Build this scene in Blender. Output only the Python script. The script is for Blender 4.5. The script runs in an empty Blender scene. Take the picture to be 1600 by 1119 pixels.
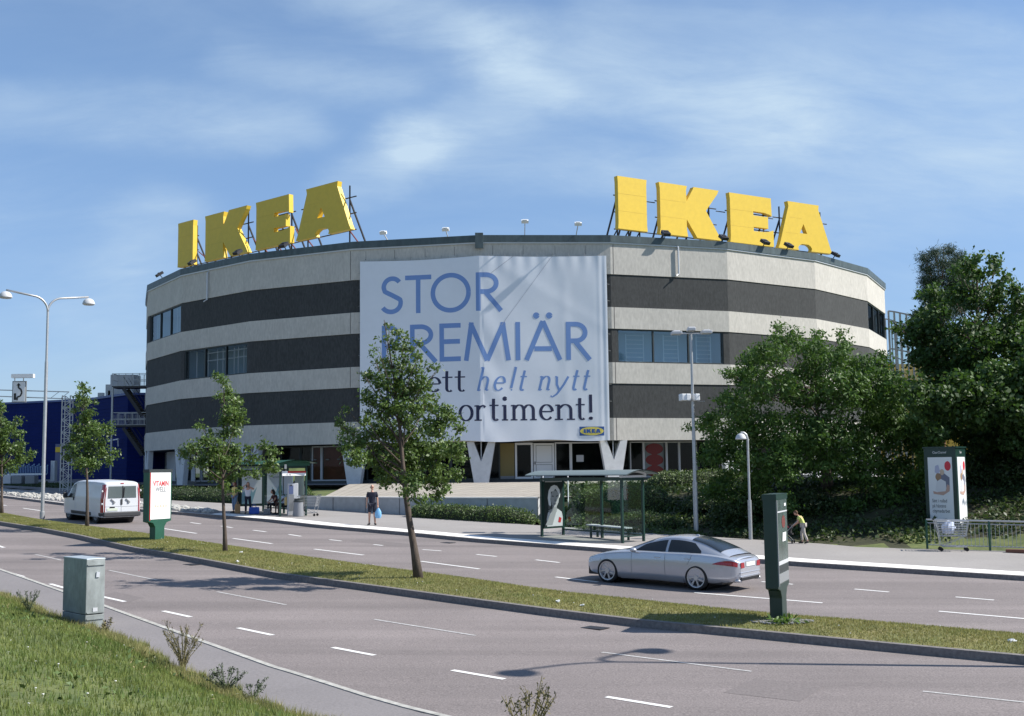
import bpy, bmesh, math, random
import numpy as np
from mathutils import Vector, Matrix
random.seed(7); rng = np.random.default_rng(7)
R = math.radians
sc = bpy.context.scene
# ------------------------------------------------------------------ camera
FPX, PIT, ROLL, CZ = 1807.7, 0.0960, 0.0118, 3.85
cam = bpy.data.cameras.new('camera'); camo = bpy.data.objects.new('camera', cam)
sc.collection.objects.link(camo); sc.camera = camo
cam.sensor_width = 36; cam.lens = FPX/1600*36; cam.clip_end = 3000; cam.clip_start = .2
_f = Vector((0, math.cos(PIT), math.sin(PIT))); _u = Vector((0, -math.sin(PIT), math.cos(PIT))); _r = Vector((1, 0, 0))
_R = _r*math.cos(ROLL) - _u*math.sin(ROLL)
_U = _u*math.cos(ROLL) + _r*math.sin(ROLL)
camo.matrix_world = Matrix(((_R.x, _U.x, -_f.x, 0), (_R.y, _U.y, -_f.y, 0), (_R.z, _U.z, -_f.z, CZ), (0, 0, 0, 1)))
# ------------------------------------------------------------------ light
SUN_EL, SUN_AZ = 43.0, 92.5         # azimuth measured clockwise from +Y
EXPOSURE = 0.80
w = bpy.data.worlds.new('World'); sc.world = w; w.use_nodes = True
nt = w.node_tree; N = nt.nodes; L = nt.links; N.clear()
out = N.new('ShaderNodeOutputWorld'); bg = N.new('ShaderNodeBackground'); bg.inputs[1].default_value = .076
sky = N.new('ShaderNodeTexSky'); sky.sky_type = 'NISHITA'; sky.sun_disc = False
sky.sun_elevation = R(SUN_EL); sky.sun_rotation = R(SUN_AZ); sky.air_density = 1.0; sky.dust_density = .25; sky.ozone_density = 3.0
tc = N.new('ShaderNodeTexCoord')
def nd(t, **k):
    n = N.new(t)
    for a, b in k.items():
        if a in n.inputs.keys(): n.inputs[a].default_value = b
        else: setattr(n, a, b)
    return n
# thin cirrus: project the direction on a flat high layer, stretch it, mix two noises
sep = nd('ShaderNodeSeparateXYZ'); L.new(tc.outputs['Generated'], sep.inputs[0])
zz = nd('ShaderNodeMath', operation='ADD'); zz.inputs[1].default_value = .40; L.new(sep.outputs[2], zz.inputs[0])
dx = nd('ShaderNodeMath', operation='DIVIDE'); L.new(sep.outputs[0], dx.inputs[0]); L.new(zz.outputs[0], dx.inputs[1])
dy = nd('ShaderNodeMath', operation='DIVIDE'); L.new(sep.outputs[1], dy.inputs[0]); L.new(zz.outputs[0], dy.inputs[1])
cmb = nd('ShaderNodeCombineXYZ'); L.new(dx.outputs[0], cmb.inputs[0]); L.new(dy.outputs[0], cmb.inputs[1])
mp = nd('ShaderNodeMapping'); mp.inputs['Rotation'].default_value = (0, 0, R(24)); mp.inputs['Scale'].default_value = (.62, 1.1, 1); mp.inputs['Location'].default_value = (1.35, .45, 0)
L.new(cmb.outputs[0], mp.inputs[0])
n1 = nd('ShaderNodeTexNoise', Scale=3.2, Detail=9.0, Roughness=.5, Distortion=.15); L.new(mp.outputs[0], n1.inputs[0])
mp2 = nd('ShaderNodeMapping'); mp2.inputs['Rotation'].default_value = (0, 0, R(-52)); mp2.inputs['Scale'].default_value = (.8, 2.2, 1)
L.new(cmb.outputs[0], mp2.inputs[0])
n2 = nd('ShaderNodeTexNoise', Scale=6.5, Detail=12.0, Roughness=.64, Distortion=.35); L.new(mp2.outputs[0], n2.inputs[0])
r1 = nd('ShaderNodeValToRGB'); r1.color_ramp.elements[0].position = .30; r1.color_ramp.elements[1].position = .75; r1.color_ramp.interpolation = 'EASE'
L.new(n1.outputs[0], r1.inputs[0])
r2 = nd('ShaderNodeValToRGB'); r2.color_ramp.elements[0].position = .25; r2.color_ramp.elements[1].position = .75; L.new(n2.outputs[0], r2.inputs[0])
mu = nd('ShaderNodeMath', operation='MULTIPLY'); L.new(r1.outputs[0], mu.inputs[0]); L.new(r2.outputs[0], mu.inputs[1])
mu2 = nd('ShaderNodeMath', operation='MULTIPLY_ADD'); L.new(mu.outputs[0], mu2.inputs[0]); mu2.inputs[1].default_value = .22; mu2.inputs[2].default_value = .15
# broad fibrous cirrus banks, each a stretch of the high layer
wob = nd('ShaderNodeTexNoise', Scale=5.0, Detail=6.0, Roughness=.6); L.new(cmb.outputs[0], wob.inputs[0])
wv = nd('ShaderNodeVectorMath', operation='SUBTRACT'); L.new(wob.outputs['Color'], wv.inputs[0]); wv.inputs[1].default_value = (.5, .5, .5)
wm = nd('ShaderNodeVectorMath', operation='MULTIPLY_ADD'); L.new(wv.outputs[0], wm.inputs[0]); wm.inputs[1].default_value = (.11, .11, 0); L.new(cmb.outputs[0], wm.inputs[2])
fib = nd('ShaderNodeMapRange'); L.new(n2.outputs[0], fib.inputs[0]); fib.inputs[1].default_value = .28; fib.inputs[2].default_value = .75; fib.inputs[3].default_value = .42; fib.inputs[4].default_value = 1.05
tot = mu2.outputs[0]
for (x0, y0), (x1, y1), wdt, stg in (((-0.18, 1.146), (0.004, 1.264), 0.061, 0.4), ((0.004, 1.264), (0.328, 1.365), 0.094, 0.52), ((0.328, 1.365), (0.626, 1.379), 0.148, 0.42), ((-0.219, 1.513), (-0.109, 1.413), 0.067, 0.36), ((-0.109, 1.413), (0.049, 1.326), 0.061, 0.44), ((-0.576, 1.274), (-0.269, 1.373), 0.069, 0.34), ((0.129, 1.212), (0.566, 1.236), 0.095, 0.38), ((-0.12, 1.451), (0.253, 1.477), 0.096, 0.3), ((-0.552, 1.648), (-0.46, 1.521), 0.089, 0.34), ((-0.296, 1.253), (-0.115, 1.304), 0.055, 0.26), ((-0.631, 1.74), (-0.627, 1.913), 0.127, 0.22), ((0.436, 1.544), (0.658, 1.456), 0.153, 0.3)):
    ex, ey = x1-x0, y1-y0; l2 = ex*ex+ey*ey
    v = nd('ShaderNodeVectorMath', operation='SUBTRACT'); L.new(wm.outputs[0], v.inputs[0]); v.inputs[1].default_value = (x0, y0, 0)
    dt = nd('ShaderNodeVectorMath', operation='DOT_PRODUCT'); L.new(v.outputs[0], dt.inputs[0]); dt.inputs[1].default_value = (ex/l2, ey/l2, 0)
    cl = nd('ShaderNodeClamp'); L.new(dt.outputs['Value'], cl.inputs[0])
    pr = nd('ShaderNodeVectorMath', operation='SCALE'); pr.inputs[0].default_value = (ex, ey, 0); L.new(cl.outputs[0], pr.inputs['Scale'])
    ds = nd('ShaderNodeVectorMath', operation='DISTANCE'); L.new(v.outputs[0], ds.inputs[0]); L.new(pr.outputs[0], ds.inputs[1])
    sm = nd('ShaderNodeMapRange', interpolation_type='SMOOTHERSTEP'); L.new(ds.outputs['Value'], sm.inputs[0]); sm.inputs[1].default_value = 0; sm.inputs[2].default_value = wdt*1.25; sm.inputs[3].default_value = stg*.95; sm.inputs[4].default_value = 0
    ml = nd('ShaderNodeMath', operation='MULTIPLY'); L.new(sm.outputs[0], ml.inputs[0]); L.new(fib.outputs[0], ml.inputs[1])
    ad = nd('ShaderNodeMath', operation='ADD'); L.new(tot, ad.inputs[0]); L.new(ml.outputs[0], ad.inputs[1]); tot = ad.outputs[0]
mu2 = nd('ShaderNodeClamp'); L.new(tot, mu2.inputs[0]); mu2.inputs['Max'].default_value = .9
mix = nd('ShaderNodeMixRGB'); L.new(mu2.outputs[0], mix.inputs[0]); 
wb = nd('ShaderNodeMixRGB', blend_type='MULTIPLY'); wb.inputs[0].default_value = 1; wb.inputs[2].default_value = (.86, .97, 1.14, 1); L.new(sky.outputs[0], wb.inputs[1]); L.new(wb.outputs[0], mix.inputs[1]); mix.inputs[2].default_value = (4.55, 5.75, 6.9, 1)
hr = nd('ShaderNodeMapRange'); L.new(sep.outputs[2], hr.inputs[0]); hr.inputs[1].default_value = 0; hr.inputs[2].default_value = .30; hr.inputs[3].default_value = 0; hr.inputs[4].default_value = 1
hz_ = nd('ShaderNodeMixRGB'); L.new(hr.outputs[0], hz_.inputs[0]); hz_.inputs[1].default_value = (.76, .72, .80, 1); hz_.inputs[2].default_value = (.90, .99, 1.0, 1)
wb2 = nd('ShaderNodeMixRGB', blend_type='MULTIPLY'); wb2.inputs[0].default_value = 1; L.new(wb.outputs[0], wb2.inputs[1]); L.new(hz_.outputs[0], wb2.inputs[2]); L.new(wb2.outputs[0], mix.inputs[1])
L.new(mix.outputs[0], bg.inputs[0]); L.new(bg.outputs[0], out.inputs[0])
sl = bpy.data.lights.new('sun', 'SUN'); sl.energy = 4.2; sl.angle = R(.55); sl.color = (1, .955, .88)
so = bpy.data.objects.new('sun', sl); sc.collection.objects.link(so)
sd = Vector((math.sin(R(SUN_AZ))*math.cos(R(SUN_EL)), math.cos(R(SUN_AZ))*math.cos(R(SUN_EL)), math.sin(R(SUN_EL))))
so.rotation_euler = sd.to_track_quat('Z', 'Y').to_euler()
sc.view_settings.view_transform = 'Standard'; sc.view_settings.look = 'None'; sc.view_settings.exposure = EXPOSURE; sc.view_settings.gamma = 1
sc.view_settings.use_curve_mapping = False
# ------------------------------------------------------------------ survey helpers: where things stand, measured from the photograph
PA, PB, PC = -3.85, -.015, .024     # the road is one gently tilted plane
def ray(x, y):
    dx, dy = x-800, y-559.5; cr, sr = math.cos(ROLL), math.sin(ROLL)
    x0, y0 = dx*cr-dy*sr, dy*cr+dx*sr
    r, u = x0/FPX, -y0/FPX; c, s = math.cos(PIT), math.sin(PIT)
    return Vector((r, c-u*s, s+u*c))
def zr(X, Y): return PB*X + PC*Y
def G(x, y, lift=0.0):
    d = ray(x, y); t = (PA+lift)/(d.z-PB*d.x-PC*d.y); p = d*t; return Vector((p.x, p.y, p.z+CZ))
def P(x, y, Y):
    d = ray(x, y); p = d*(Y/d.y); return Vector((p.x, p.y, p.z+CZ))
# ------------------------------------------------------------------ mesh helpers
class MB:
    def __init__(s): s.v = []; s.f = []; s.m = []; s.mi = 0
    def add(s, vs, fs):
        o = len(s.v); s.v += [tuple(v) for v in vs]; s.f += [tuple(i+o for i in f) for f in fs]; s.m += [s.mi]*len(fs); return s
    def box(s, c, d, rz=0, M=None):
        x, y, z = d[0]/2, d[1]/2, d[2]/2
        vs = [Vector((a*x, b*y, e*z)) for e in (-1, 1) for a, b in ((-1, -1), (1, -1), (1, 1), (-1, 1))]
        if M is not None: vs = [M @ v for v in vs]
        elif rz:
            q = Matrix.Rotation(rz, 3, 'Z'); vs = [q @ v for v in vs]
        vs = [v+Vector(c) for v in vs]
        return s.add(vs, [(3, 2, 1, 0), (4, 5, 6, 7), (0, 1, 5, 4), (1, 2, 6, 5), (2, 3, 7, 6), (3, 0, 4, 7)])
    def bar(s, a, b, w, h=None, up=(0, 0, 1)):
        a, b = Vector(a), Vector(b); h = h or w; t = (b-a)
        if t.length < 1e-6: return s
        t.normalize(); u = Vector(up)
        if abs(t.dot(u)) > .98: u = Vector((1, 0, 0))
        sd = t.cross(u).normalized(); u = sd.cross(t)
        vs = [p+sd*(i*w/2)+u*(j*h/2) for p in (a, b) for i, j in ((-1, -1), (1, -1), (1, 1), (-1, 1))]
        return s.add(vs, [(3, 2, 1, 0), (4, 5, 6, 7), (0, 1, 5, 4), (1, 2, 6, 5), (2, 3, 7, 6), (3, 0, 4, 7)])
    def tube(s, pts, r, n=8, cap=True):
        pts = [Vector(p) for p in pts]; rs = r if isinstance(r, (list, tuple)) else [r]*len(pts)
        vs = []; prev = None
        for i, p in enumerate(pts):
            t = (pts[min(i+1, len(pts)-1)]-pts[max(i-1, 0)])
            if t.length < 1e-9: t = Vector((0, 0, 1))
            t.normalize()
            if prev is None:
                u = Vector((0, 0, 1)) if abs(t.z) < .9 else Vector((1, 0, 0)); a = t.cross(u).normalized()
            else:
                a = (prev-t*prev.dot(t))
                a = a.normalized() if a.length > 1e-6 else t.orthogonal().normalized()
            prev = a; b = t.cross(a)
            for k in range(n):
                q = 2*math.pi*k/n; vs.append(p+(a*math.cos(q)+b*math.sin(q))*rs[i])
        fs = [(i*n+k, i*n+(k+1) % n, (i+1)*n+(k+1) % n, (i+1)*n+k) for i in range(len(pts)-1) for k in range(n)]
        if cap: fs += [tuple(range(n-1, -1, -1)), tuple((len(pts)-1)*n+k for k in range(n))]
        return s.add(vs, fs)
    def lathe(s, prof, c=(0, 0, 0), n=20, axis='Z', M=None):
        vs = []
        for r, z in prof:
            for k in range(n):
                q = 2*math.pi*k/n; p = Vector((r*math.cos(q), r*math.sin(q), z))
                if axis == 'Y': p = Vector((p.x, p.z, p.y))
                if axis == 'X': p = Vector((p.z, p.x, p.y))
                if M is not None: p = M @ p
                vs.append(p+Vector(c))
        m = len(prof)
        fs = [(i*n+k, i*n+(k+1) % n, (i+1)*n+(k+1) % n, (i+1)*n+k) for i in range(m-1) for k in range(n)]
        if axis == 'Y': fs = [f[::-1] for f in fs]
        fs += [tuple(range(n-1, -1, -1)), tuple((m-1)*n+k for k in range(n))]
        return s.add(vs, fs)
    def ell(s, c, r, n=12, m=8, M=None):
        prof = [(math.sin(math.pi*i/m), -math.cos(math.pi*i/m)) for i in range(m+1)]
        prof[0] = (.02, -1); prof[-1] = (.02, 1)
        S = Matrix.Diagonal(Vector(r)); MM = (M @ S) if M is not None else S
        return s.lathe(prof, c, n, 'Z', MM)
    def grid(s, rows, closed=False):
        n = len(rows[0]); vs = [v for r in rows for v in r]
        fs = [(i*n+j, i*n+(j+1) % n, (i+1)*n+(j+1) % n, (i+1)*n+j) for i in range(len(rows)-1) for j in range(n if closed else n-1)]
        return s.add(vs, fs)
    def prism(s, poly, t, fr):
        """poly: list of (u,v); fr=(origin,U,V); thickness t along U x V"""
        O, U, V = [Vector(q) for q in fr]; n = U.cross(V).normalized()
        a = [O+U*u+V*v+n*t for u, v in poly]; b = [O+U*u+V*v for u, v in poly]; k = len(poly)
        ar = sum(poly[i][0]*poly[(i+1) % k][1]-poly[(i+1) % k][0]*poly[i][1] for i in range(k))
        fs = [tuple(range(k)), tuple(range(2*k-1, k-1, -1))]+[(i, k+i, k+(i+1) % k, (i+1) % k) for i in range(k)]
        if ar < 0: fs = [f[::-1] for f in fs]
        return s.add(a+b, fs)
    def flat(s, poly, fr, off=0):
        O, U, V = [Vector(q) for q in fr]; n = U.cross(V).normalized()
        return s.add([O+U*u+V*v+n*off for u, v in poly], [tuple(range(len(poly)))])
def mesh_obj(name, mb, mats, parent=None, smooth=False, shift=None, bevel=0, auto=None):
    me = bpy.data.meshes.new(name); v = mb.v
    if shift is not None: v = [(a[0]-shift[0], a[1]-shift[1], a[2]-shift[2]) for a in v]
    me.from_pydata(v, [], mb.f)
    if not isinstance(mats, (list, tuple)): mats = [mats]
    for m in mats: me.materials.append(m)
    if len(mats) > 1: me.polygons.foreach_set('material_index', mb.m)
    bm = bmesh.new(); bm.from_mesh(me)
    if smooth or bevel: bmesh.ops.remove_doubles(bm, verts=bm.verts, dist=1e-5)
    ng = [f for f in bm.faces if len(f.verts) > 8]
    if ng: bmesh.ops.triangulate(bm, faces=ng)
    bm.to_mesh(me); bm.free()
    if smooth:
        me.polygons.foreach_set('use_smooth', [True]*len(me.polygons))
        if auto: me.set_sharp_from_angle(angle=R(auto))
    o = bpy.data.objects.new(name, me); sc.collection.objects.link(o)
    if parent is not None: o.parent = parent
    if bevel:
        b = o.modifiers.new('b', 'BEVEL'); b.width = bevel; b.segments = 2; b.limit_method = 'ANGLE'
    return o
class Thing:
    """an Empty at the base of a thing; parts are given in world coordinates unless local=True"""
    def __init__(s, name, label, cat, loc=(0, 0, 0), rz=0, group=None, local=False):
        o = bpy.data.objects.new(name, None); sc.collection.objects.link(o); o.empty_display_size = .2
        o.location = loc; o.rotation_euler = (0, 0, rz); o['label'] = label; o['category'] = cat
        if group: o['group'] = group
        s.o = o; s.loc = loc; s.local = local
    def part(s, name, mb, mats, parent=None, label=None, **k):
        o = mesh_obj(name, mb, mats, parent or s.o, shift=None if s.local else s.loc, **k)
        if label: o['label'] = label
        return o
def tag(o, label, cat, group=None):
    o['label'] = label; o['category'] = cat
    if group: o['group'] = group
    return o
def struct(o): o['kind'] = 'structure'; return o
def copy_tree(o, parent=None):
    c = o.copy(); sc.collection.objects.link(c); c.parent = parent
    for ch in o.children: copy_tree(ch, c)
    return c
# ------------------------------------------------------------------ materials
MC = {}
def mat(name, col, rough=.6, metal=0, var=0.0, scale=5., bump=0., spec=.5, col2=None, streak=None, emit=None, coat=0, alpha=None, detail=6, bscale=None, scale2=None, var2=0, trans=0):
    if name in MC: return MC[name]
    m = bpy.data.materials.new(name); m.use_nodes = True; MC[name] = m
    t = m.node_tree; b = t.nodes['Principled BSDF']; lk = t.links.new
    def srgb(c): return tuple(c)+(1,)
    b.inputs['Base Color'].default_value = srgb(col); b.inputs['Roughness'].default_value = rough; b.inputs['Metallic'].default_value = metal
    b.inputs['Specular IOR Level'].default_value = spec
    if coat: b.inputs['Coat Weight'].default_value = coat; b.inputs['Coat Roughness'].default_value = .05
    if emit: b.inputs['Emission Color'].default_value = srgb(col); b.inputs['Emission Strength'].default_value = emit
    if var or col2 or bump or var2:
        geo = t.nodes.new('ShaderNodeNewGeometry'); mp = t.nodes.new('ShaderNodeMapping'); lk(geo.outputs['Position'], mp.inputs[0])
        if streak: mp.inputs['Scale'].default_value = streak
        n = t.nodes.new('ShaderNodeTexNoise'); n.inputs['Scale'].default_value = scale; n.inputs['Detail'].default_value = detail; n.inputs['Roughness'].default_value = .6
        lk(mp.outputs[0], n.inputs[0])
        rp = t.nodes.new('ShaderNodeValToRGB'); rp.color_ramp.elements[0].position = .3; rp.color_ramp.elements[1].position = .7
        c2 = col2 or tuple(min(1, c*(1+var)) for c in col); c1 = col if col2 else tuple(c*(1-var) for c in col)
        rp.color_ramp.elements[0].color = srgb(c1); rp.color_ramp.elements[1].color = srgb(c2); lk(n.outputs[0], rp.inputs[0])
        last = rp.outputs[0]
        if var2:
            nb = t.nodes.new('ShaderNodeTexNoise'); nb.inputs['Scale'].default_value = scale2 or scale*.1; nb.inputs['Detail'].default_value = 4; lk(geo.outputs['Position'], nb.inputs[0])
            mr = t.nodes.new('ShaderNodeMapRange'); mr.inputs[1].default_value = .3; mr.inputs[2].default_value = .7; mr.inputs[3].default_value = 1-var2; mr.inputs[4].default_value = 1+var2; lk(nb.outputs[0], mr.inputs[0])
            vm = t.nodes.new('ShaderNodeVectorMath'); vm.operation = 'SCALE'; lk(last, vm.inputs[0]); lk(mr.outputs[0], vm.inputs['Scale']); last = vm.outputs[0]
        lk(last, b.inputs['Base Color'])
        if bump:
            bp = t.nodes.new('ShaderNodeBump'); bp.inputs['Strength'].default_value = bump; bp.inputs['Distance'].default_value = .02
            n3 = t.nodes.new('ShaderNodeTexNoise'); n3.inputs['Scale'].default_value = bscale or scale*3; n3.inputs['Detail'].default_value = 5; lk(geo.outputs['Position'], n3.inputs[0])
            lk(n3.outputs[0], bp.inputs['Height']); lk(bp.outputs[0], b.inputs['Normal'])
    if trans:
        tr = t.nodes.new('ShaderNodeBsdfTranslucent'); tr.inputs[0].default_value = srgb([min(1, c*1.6) for c in (col2 or col)])
        mx = t.nodes.new('ShaderNodeMixShader'); mx.inputs[0].default_value = trans
        lk(b.outputs[0], mx.inputs[1]); lk(tr.outputs[0], mx.inputs[2]); lk(mx.outputs[0], t.nodes['Material Output'].inputs[0])
    return m
def glass_mat(name, tint, refl=.12, clear=.8, fr_=.8):
    m = bpy.data.materials.new(name); m.use_nodes = True; t = m.node_tree; lk = t.links.new; t.nodes.clear()
    o = t.nodes.new('ShaderNodeOutputMaterial'); tr = t.nodes.new('ShaderNodeBsdfTransparent'); tr.inputs[0].default_value = tuple(tint)+(1,)
    gl = t.nodes.new('ShaderNodeBsdfGlossy'); gl.inputs[1].default_value = .03; gl.inputs[0].default_value = (.9, .95, 1, 1)
    fr = t.nodes.new('ShaderNodeLayerWeight'); fr.inputs[0].default_value = .25
    ma = t.nodes.new('ShaderNodeMath'); ma.operation = 'MULTIPLY_ADD'; lk(fr.outputs['Fresnel'], ma.inputs[0]); ma.inputs[1].default_value = fr_; ma.inputs[2].default_value = refl; ma.use_clamp = True
    mx = t.nodes.new('ShaderNodeMixShader'); lk(ma.outputs[0], mx.inputs[0]); lk(tr.outputs[0], mx.inputs[1]); lk(gl.outputs[0], mx.inputs[2]); lk(mx.outputs[0], o.inputs[0])
    MC[name] = m; return m
M_asph = mat('asphalt', (.192, .166, .160), .9, var=.42, scale=34, bump=.25, bscale=60, var2=.09, scale2=.30, detail=10)
M_path = mat('path_asphalt', (.20, .185, .185), .9, var=.15, scale=25, bump=.2, bscale=50, var2=.08, scale2=.5)
M_grass = mat('grass_soil', (.055, .085, .022), .95, col2=(.14, .155, .05), scale=2.2, bump=.5, bscale=30, var2=.2, scale2=.5)
M_lawn2 = mat('median_soil', (.10, .125, .035), .95, col2=(.23, .20, .085), scale=1.3, bump=.5, bscale=30, var2=.15, scale2=.5)
M_blade = mat('grass_blade', (.075, .135, .022), .6, col2=(.20, .22, .06), scale=.9, var2=.3, scale2=4, trans=.3)
M_bladedry = mat('grass_blade_dry', (.13, .17, .035), .7, col2=(.30, .26, .11), scale=1.1, var2=.25, scale2=4, trans=.25)
M_kerb = mat('granite_kerb', (.17, .155, .15), .85, var=.3, scale=14, bump=.3)
M_kerbtop = mat('kerb_concrete', (.80, .77, .73), .85, var=.10, scale=9, bump=.1)
M_pave = mat('pavement', (.28, .262, .25), .9, var=.12, scale=18, var2=.08, scale2=.4, bump=.15)
M_white = mat('road_paint', (.72, .71, .69), .7, var=.15, scale=22)
M_worn = mat('worn_paint', (.42, .41, .40), .8, var=.35, scale=18)
M_conc = mat('aggregate_concrete', (.50, .475, .435), .92, var=.13, scale=7, bump=.25, bscale=40, streak=(1.1, 1.1, .38), var2=.05, scale2=.8)
M_dark = mat('dark_aggregate', (.047, .049, .050), .9, var=.30, scale=9, bump=.25, bscale=40, streak=(1, 1, .35), var2=.08, scale2=.8)
M_seam = mat('seam', (.10, .09, .09), .9)
M_fascia = mat('fascia_metal', (.075, .10, .105), .5, metal=.3, var=.25, scale=3, streak=(1, 1, .3))
M_gutter = mat('gutter_metal', (.55, .57, .60), .45, metal=.2)
M_yel = mat('sign_yellow', (.71, .48, .030), .5, var=.05, scale=3)
M_yeledge = mat('sign_edge', (.80, .57, .10), .45)
M_steel = mat('dark_steel', (.035, .035, .04), .5, metal=.4)
M_rust = mat('red_steel', (.16, .03, .03), .6)
M_galv = mat('galvanised', (.42, .43, .44), .45, metal=.55, var=.1, scale=8)
M_bann = mat('banner_cloth', (.74, .77, .83), .75, var=.015, scale=2, var2=.03, scale2=.35)
M_bblue = mat('print_blue', (.17, .29, .58), .7)
M_bnavy = mat('print_navy', (.02, .025, .07), .7)
M_lblue = mat('logo_blue', (.03, .10, .32), .6)
M_lyel = mat('logo_yellow', (.75, .62, .12), .6)
M_gl = glass_mat('window_glass', (.58, .62, .64), .012, fr_=.10)
M_glb = glass_mat('upper_window_glass', (.68, .82, .88), .10, fr_=.5)
M_gls = glass_mat('shelter_glass', (.80, .88, .85), .05)
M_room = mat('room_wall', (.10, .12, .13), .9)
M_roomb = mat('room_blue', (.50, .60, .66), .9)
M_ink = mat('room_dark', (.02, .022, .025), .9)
M_red = mat('bright_red', (.42, .01, .012), .6)
M_ox = mat('oxide_red', (.20, .035, .022), .8, var=.2, scale=2)
M_olive = mat('olive_panel', (.23, .18, .07), .8)
M_wht = mat('white_paint', (.74, .75, .76), .5)
M_lgrey = mat('light_grey', (.5, .51, .53), .6)
M_grey = mat('mid_grey', (.22, .23, .24), .6)
M_frame = mat('window_frame', (.03, .038, .04), .5)
M_blk = mat('black', (.012, .012, .014), .5)
M_blue = mat('blue_cladding', (.004, .014, .108), .8, var=.1, scale=.4, spec=.12)
M_green = mat('dark_green_paint', (.010, .035, .028), .35, var=.1, scale=4)
M_green2 = mat('green_paint', (.018, .085, .055), .4, var=.1, scale=4)
M_tile = mat('slab', (.37, .34, .29), .9, var=.1, scale=4, var2=.1, scale2=.8)
M_bark = mat('bark', (.085, .065, .052), .95, var=.35, scale=14, bump=.6, streak=(1, 1, .3))
M_leaf = mat('leaf_street', (.034, .076, .012), .5, col2=(.108, .168, .032), scale=2.6, var2=.25, scale2=11, trans=.22)
M_leafb = mat('leaf_bushy', (.020, .054, .008), .65, col2=(.078, .155, .020), scale=1.2, var2=.3, scale2=7, trans=.2)
M_leafm = mat('leaf_maple', (.012, .036, .006), .65, col2=(.060, .12, .018), scale=.9, var2=.3, scale2=6, trans=.2)
M_leafl = mat('leaf_light', (.05, .11, .012), .5, col2=(.11, .19, .03), scale=1.5, var2=.2, scale2=6, trans=.3)
M_needle = mat('pine_needles', (.012, .036, .016), .7, col2=(.035, .068, .03), scale=1.5, trans=.1)
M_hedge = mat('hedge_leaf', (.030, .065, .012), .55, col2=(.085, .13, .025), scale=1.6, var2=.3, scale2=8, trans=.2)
M_hedge_shade = mat('hedge_leaf_shaded', (.018, .04, .010), .55, col2=(.05, .085, .018), scale=1.6, var2=.3, scale2=8, trans=.2)  # darker copy of the hedge leaf, shade put into the colour
M_stone = mat('pale_stones', (.42, .41, .38), .9, var=.35, scale=4, bump=.3)
M_skin = mat('skin', (.48, .27, .19), .6)
M_hair = mat('dark_hair', (.025, .016, .012), .7)
M_silver = mat('silver_paint', (.47, .49, .54), .27, metal=.42, coat=1.0)
M_vanw = mat('van_white', (.60, .62, .65), .35, coat=.3)
M_tyre = mat('tyre', (.018, .018, .019), .85)
M_rim = mat('alloy', (.52, .52, .54), .3, metal=.5)
M_cargl = mat('car_glass', (.012, .016, .02), .22, spec=.6, coat=.1)
M_tail = mat('tail_lamp', (.30, .010, .02), .2, coat=.5)
M_plast = mat('dark_plastic', (.035, .037, .042), .6)
M_cab = mat('cabinet_metal', (.255, .28, .275), .6, metal=.1, var=.18, scale=9, var2=.14, scale2=2.5, streak=(1, 1, .5))

def lane_streaks(m, amt):
    t = m.node_tree; lk = t.links.new; b = t.nodes['Principled BSDF']; src = b.inputs['Base Color'].links[0].from_socket
    g = t.nodes.new('ShaderNodeNewGeometry'); mp = t.nodes.new('ShaderNodeMapping'); mp.inputs['Rotation'].default_value = (0, 0, R(41)); mp.inputs['Scale'].default_value = (.035, .75, 1); lk(g.outputs['Position'], mp.inputs[0])
    n = t.nodes.new('ShaderNodeTexNoise'); n.inputs['Scale'].default_value = 1.0; n.inputs['Detail'].default_value = 5; lk(mp.outputs[0], n.inputs[0])
    mr = t.nodes.new('ShaderNodeMapRange'); mr.inputs[1].default_value = .35; mr.inputs[2].default_value = .65; mr.inputs[3].default_value = 1-amt; mr.inputs[4].default_value = 1+amt; lk(n.outputs[0], mr.inputs[0])
    v = t.nodes.new('ShaderNodeVectorMath'); v.operation = 'SCALE'; lk(src, v.inputs[0]); lk(mr.outputs[0], v.inputs['Scale']); lk(v.outputs[0], b.inputs['Base Color'])
lane_streaks(M_asph, .14)
M_bladem = mat('median_blade', (.115, .150, .030), .7, col2=(.27, .25, .085), scale=.8, var2=.25, scale2=4, trans=.25)
# ------------------------------------------------------------------ setting: lines of the road, surveyed in the photograph and laid on the road plane
def line(px, ext0=70, ext1=30, lift=0.0, d0=None, d1=None):
    p = [G(x, y, lift) for x, y in px]; p = [Vector((a.x, a.y, 0)) for a in p]
    e0 = Vector(d0+(0,)).normalized() if d0 else (p[0]-p[1]).normalized(); e1 = Vector(d1+(0,)).normalized() if d1 else (p[-1]-p[-2]).normalized()
    return [p[0]+e0*ext0]+p+[p[-1]+e1*ext1]
FK = line([(60, 785), (99, 790), (265.6, 803.4), (420, 816), (500, 825.6), (641, 837.6), (740, 847.4), (840, 855), (1034, 869.5), (1187.5, 880.6), (1234, 884.4), (1300, 888.8), (1460, 899), (1600, 908)], 60, 45, d1=(.86, -.51))
MK = line([(0, 821), (60, 830.6), (120, 842), (165, 853), (210, 863), (270, 873), (440, 905.5), (545, 919.5), (720, 944), (860, 963.3), (1000, 980.8), (1187.5, 998.8), (1375, 1017.5), (1600, 1039)], 60, 30, d1=(.88, -.48))
MG = line([(0, 800), (60, 811), (135, 821), (225, 832), (384, 855), (480, 868.5), (636, 889.8), (720, 900), (860, 921), (1000, 936), (1187.5, 956), (1337, 967), (1600, 989)], 60, 30, lift=.15, d1=(.88, -.48))
EL = line([(0, 891.6), (54, 910.5), (96, 925.5), (156, 946.5), (255, 982.5), (321, 1006.5), (420, 1042.5), (480, 1060.5), (562.5, 1087.5), (674.5, 1119)], 55, 30, d1=(.80, -.60))
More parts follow.
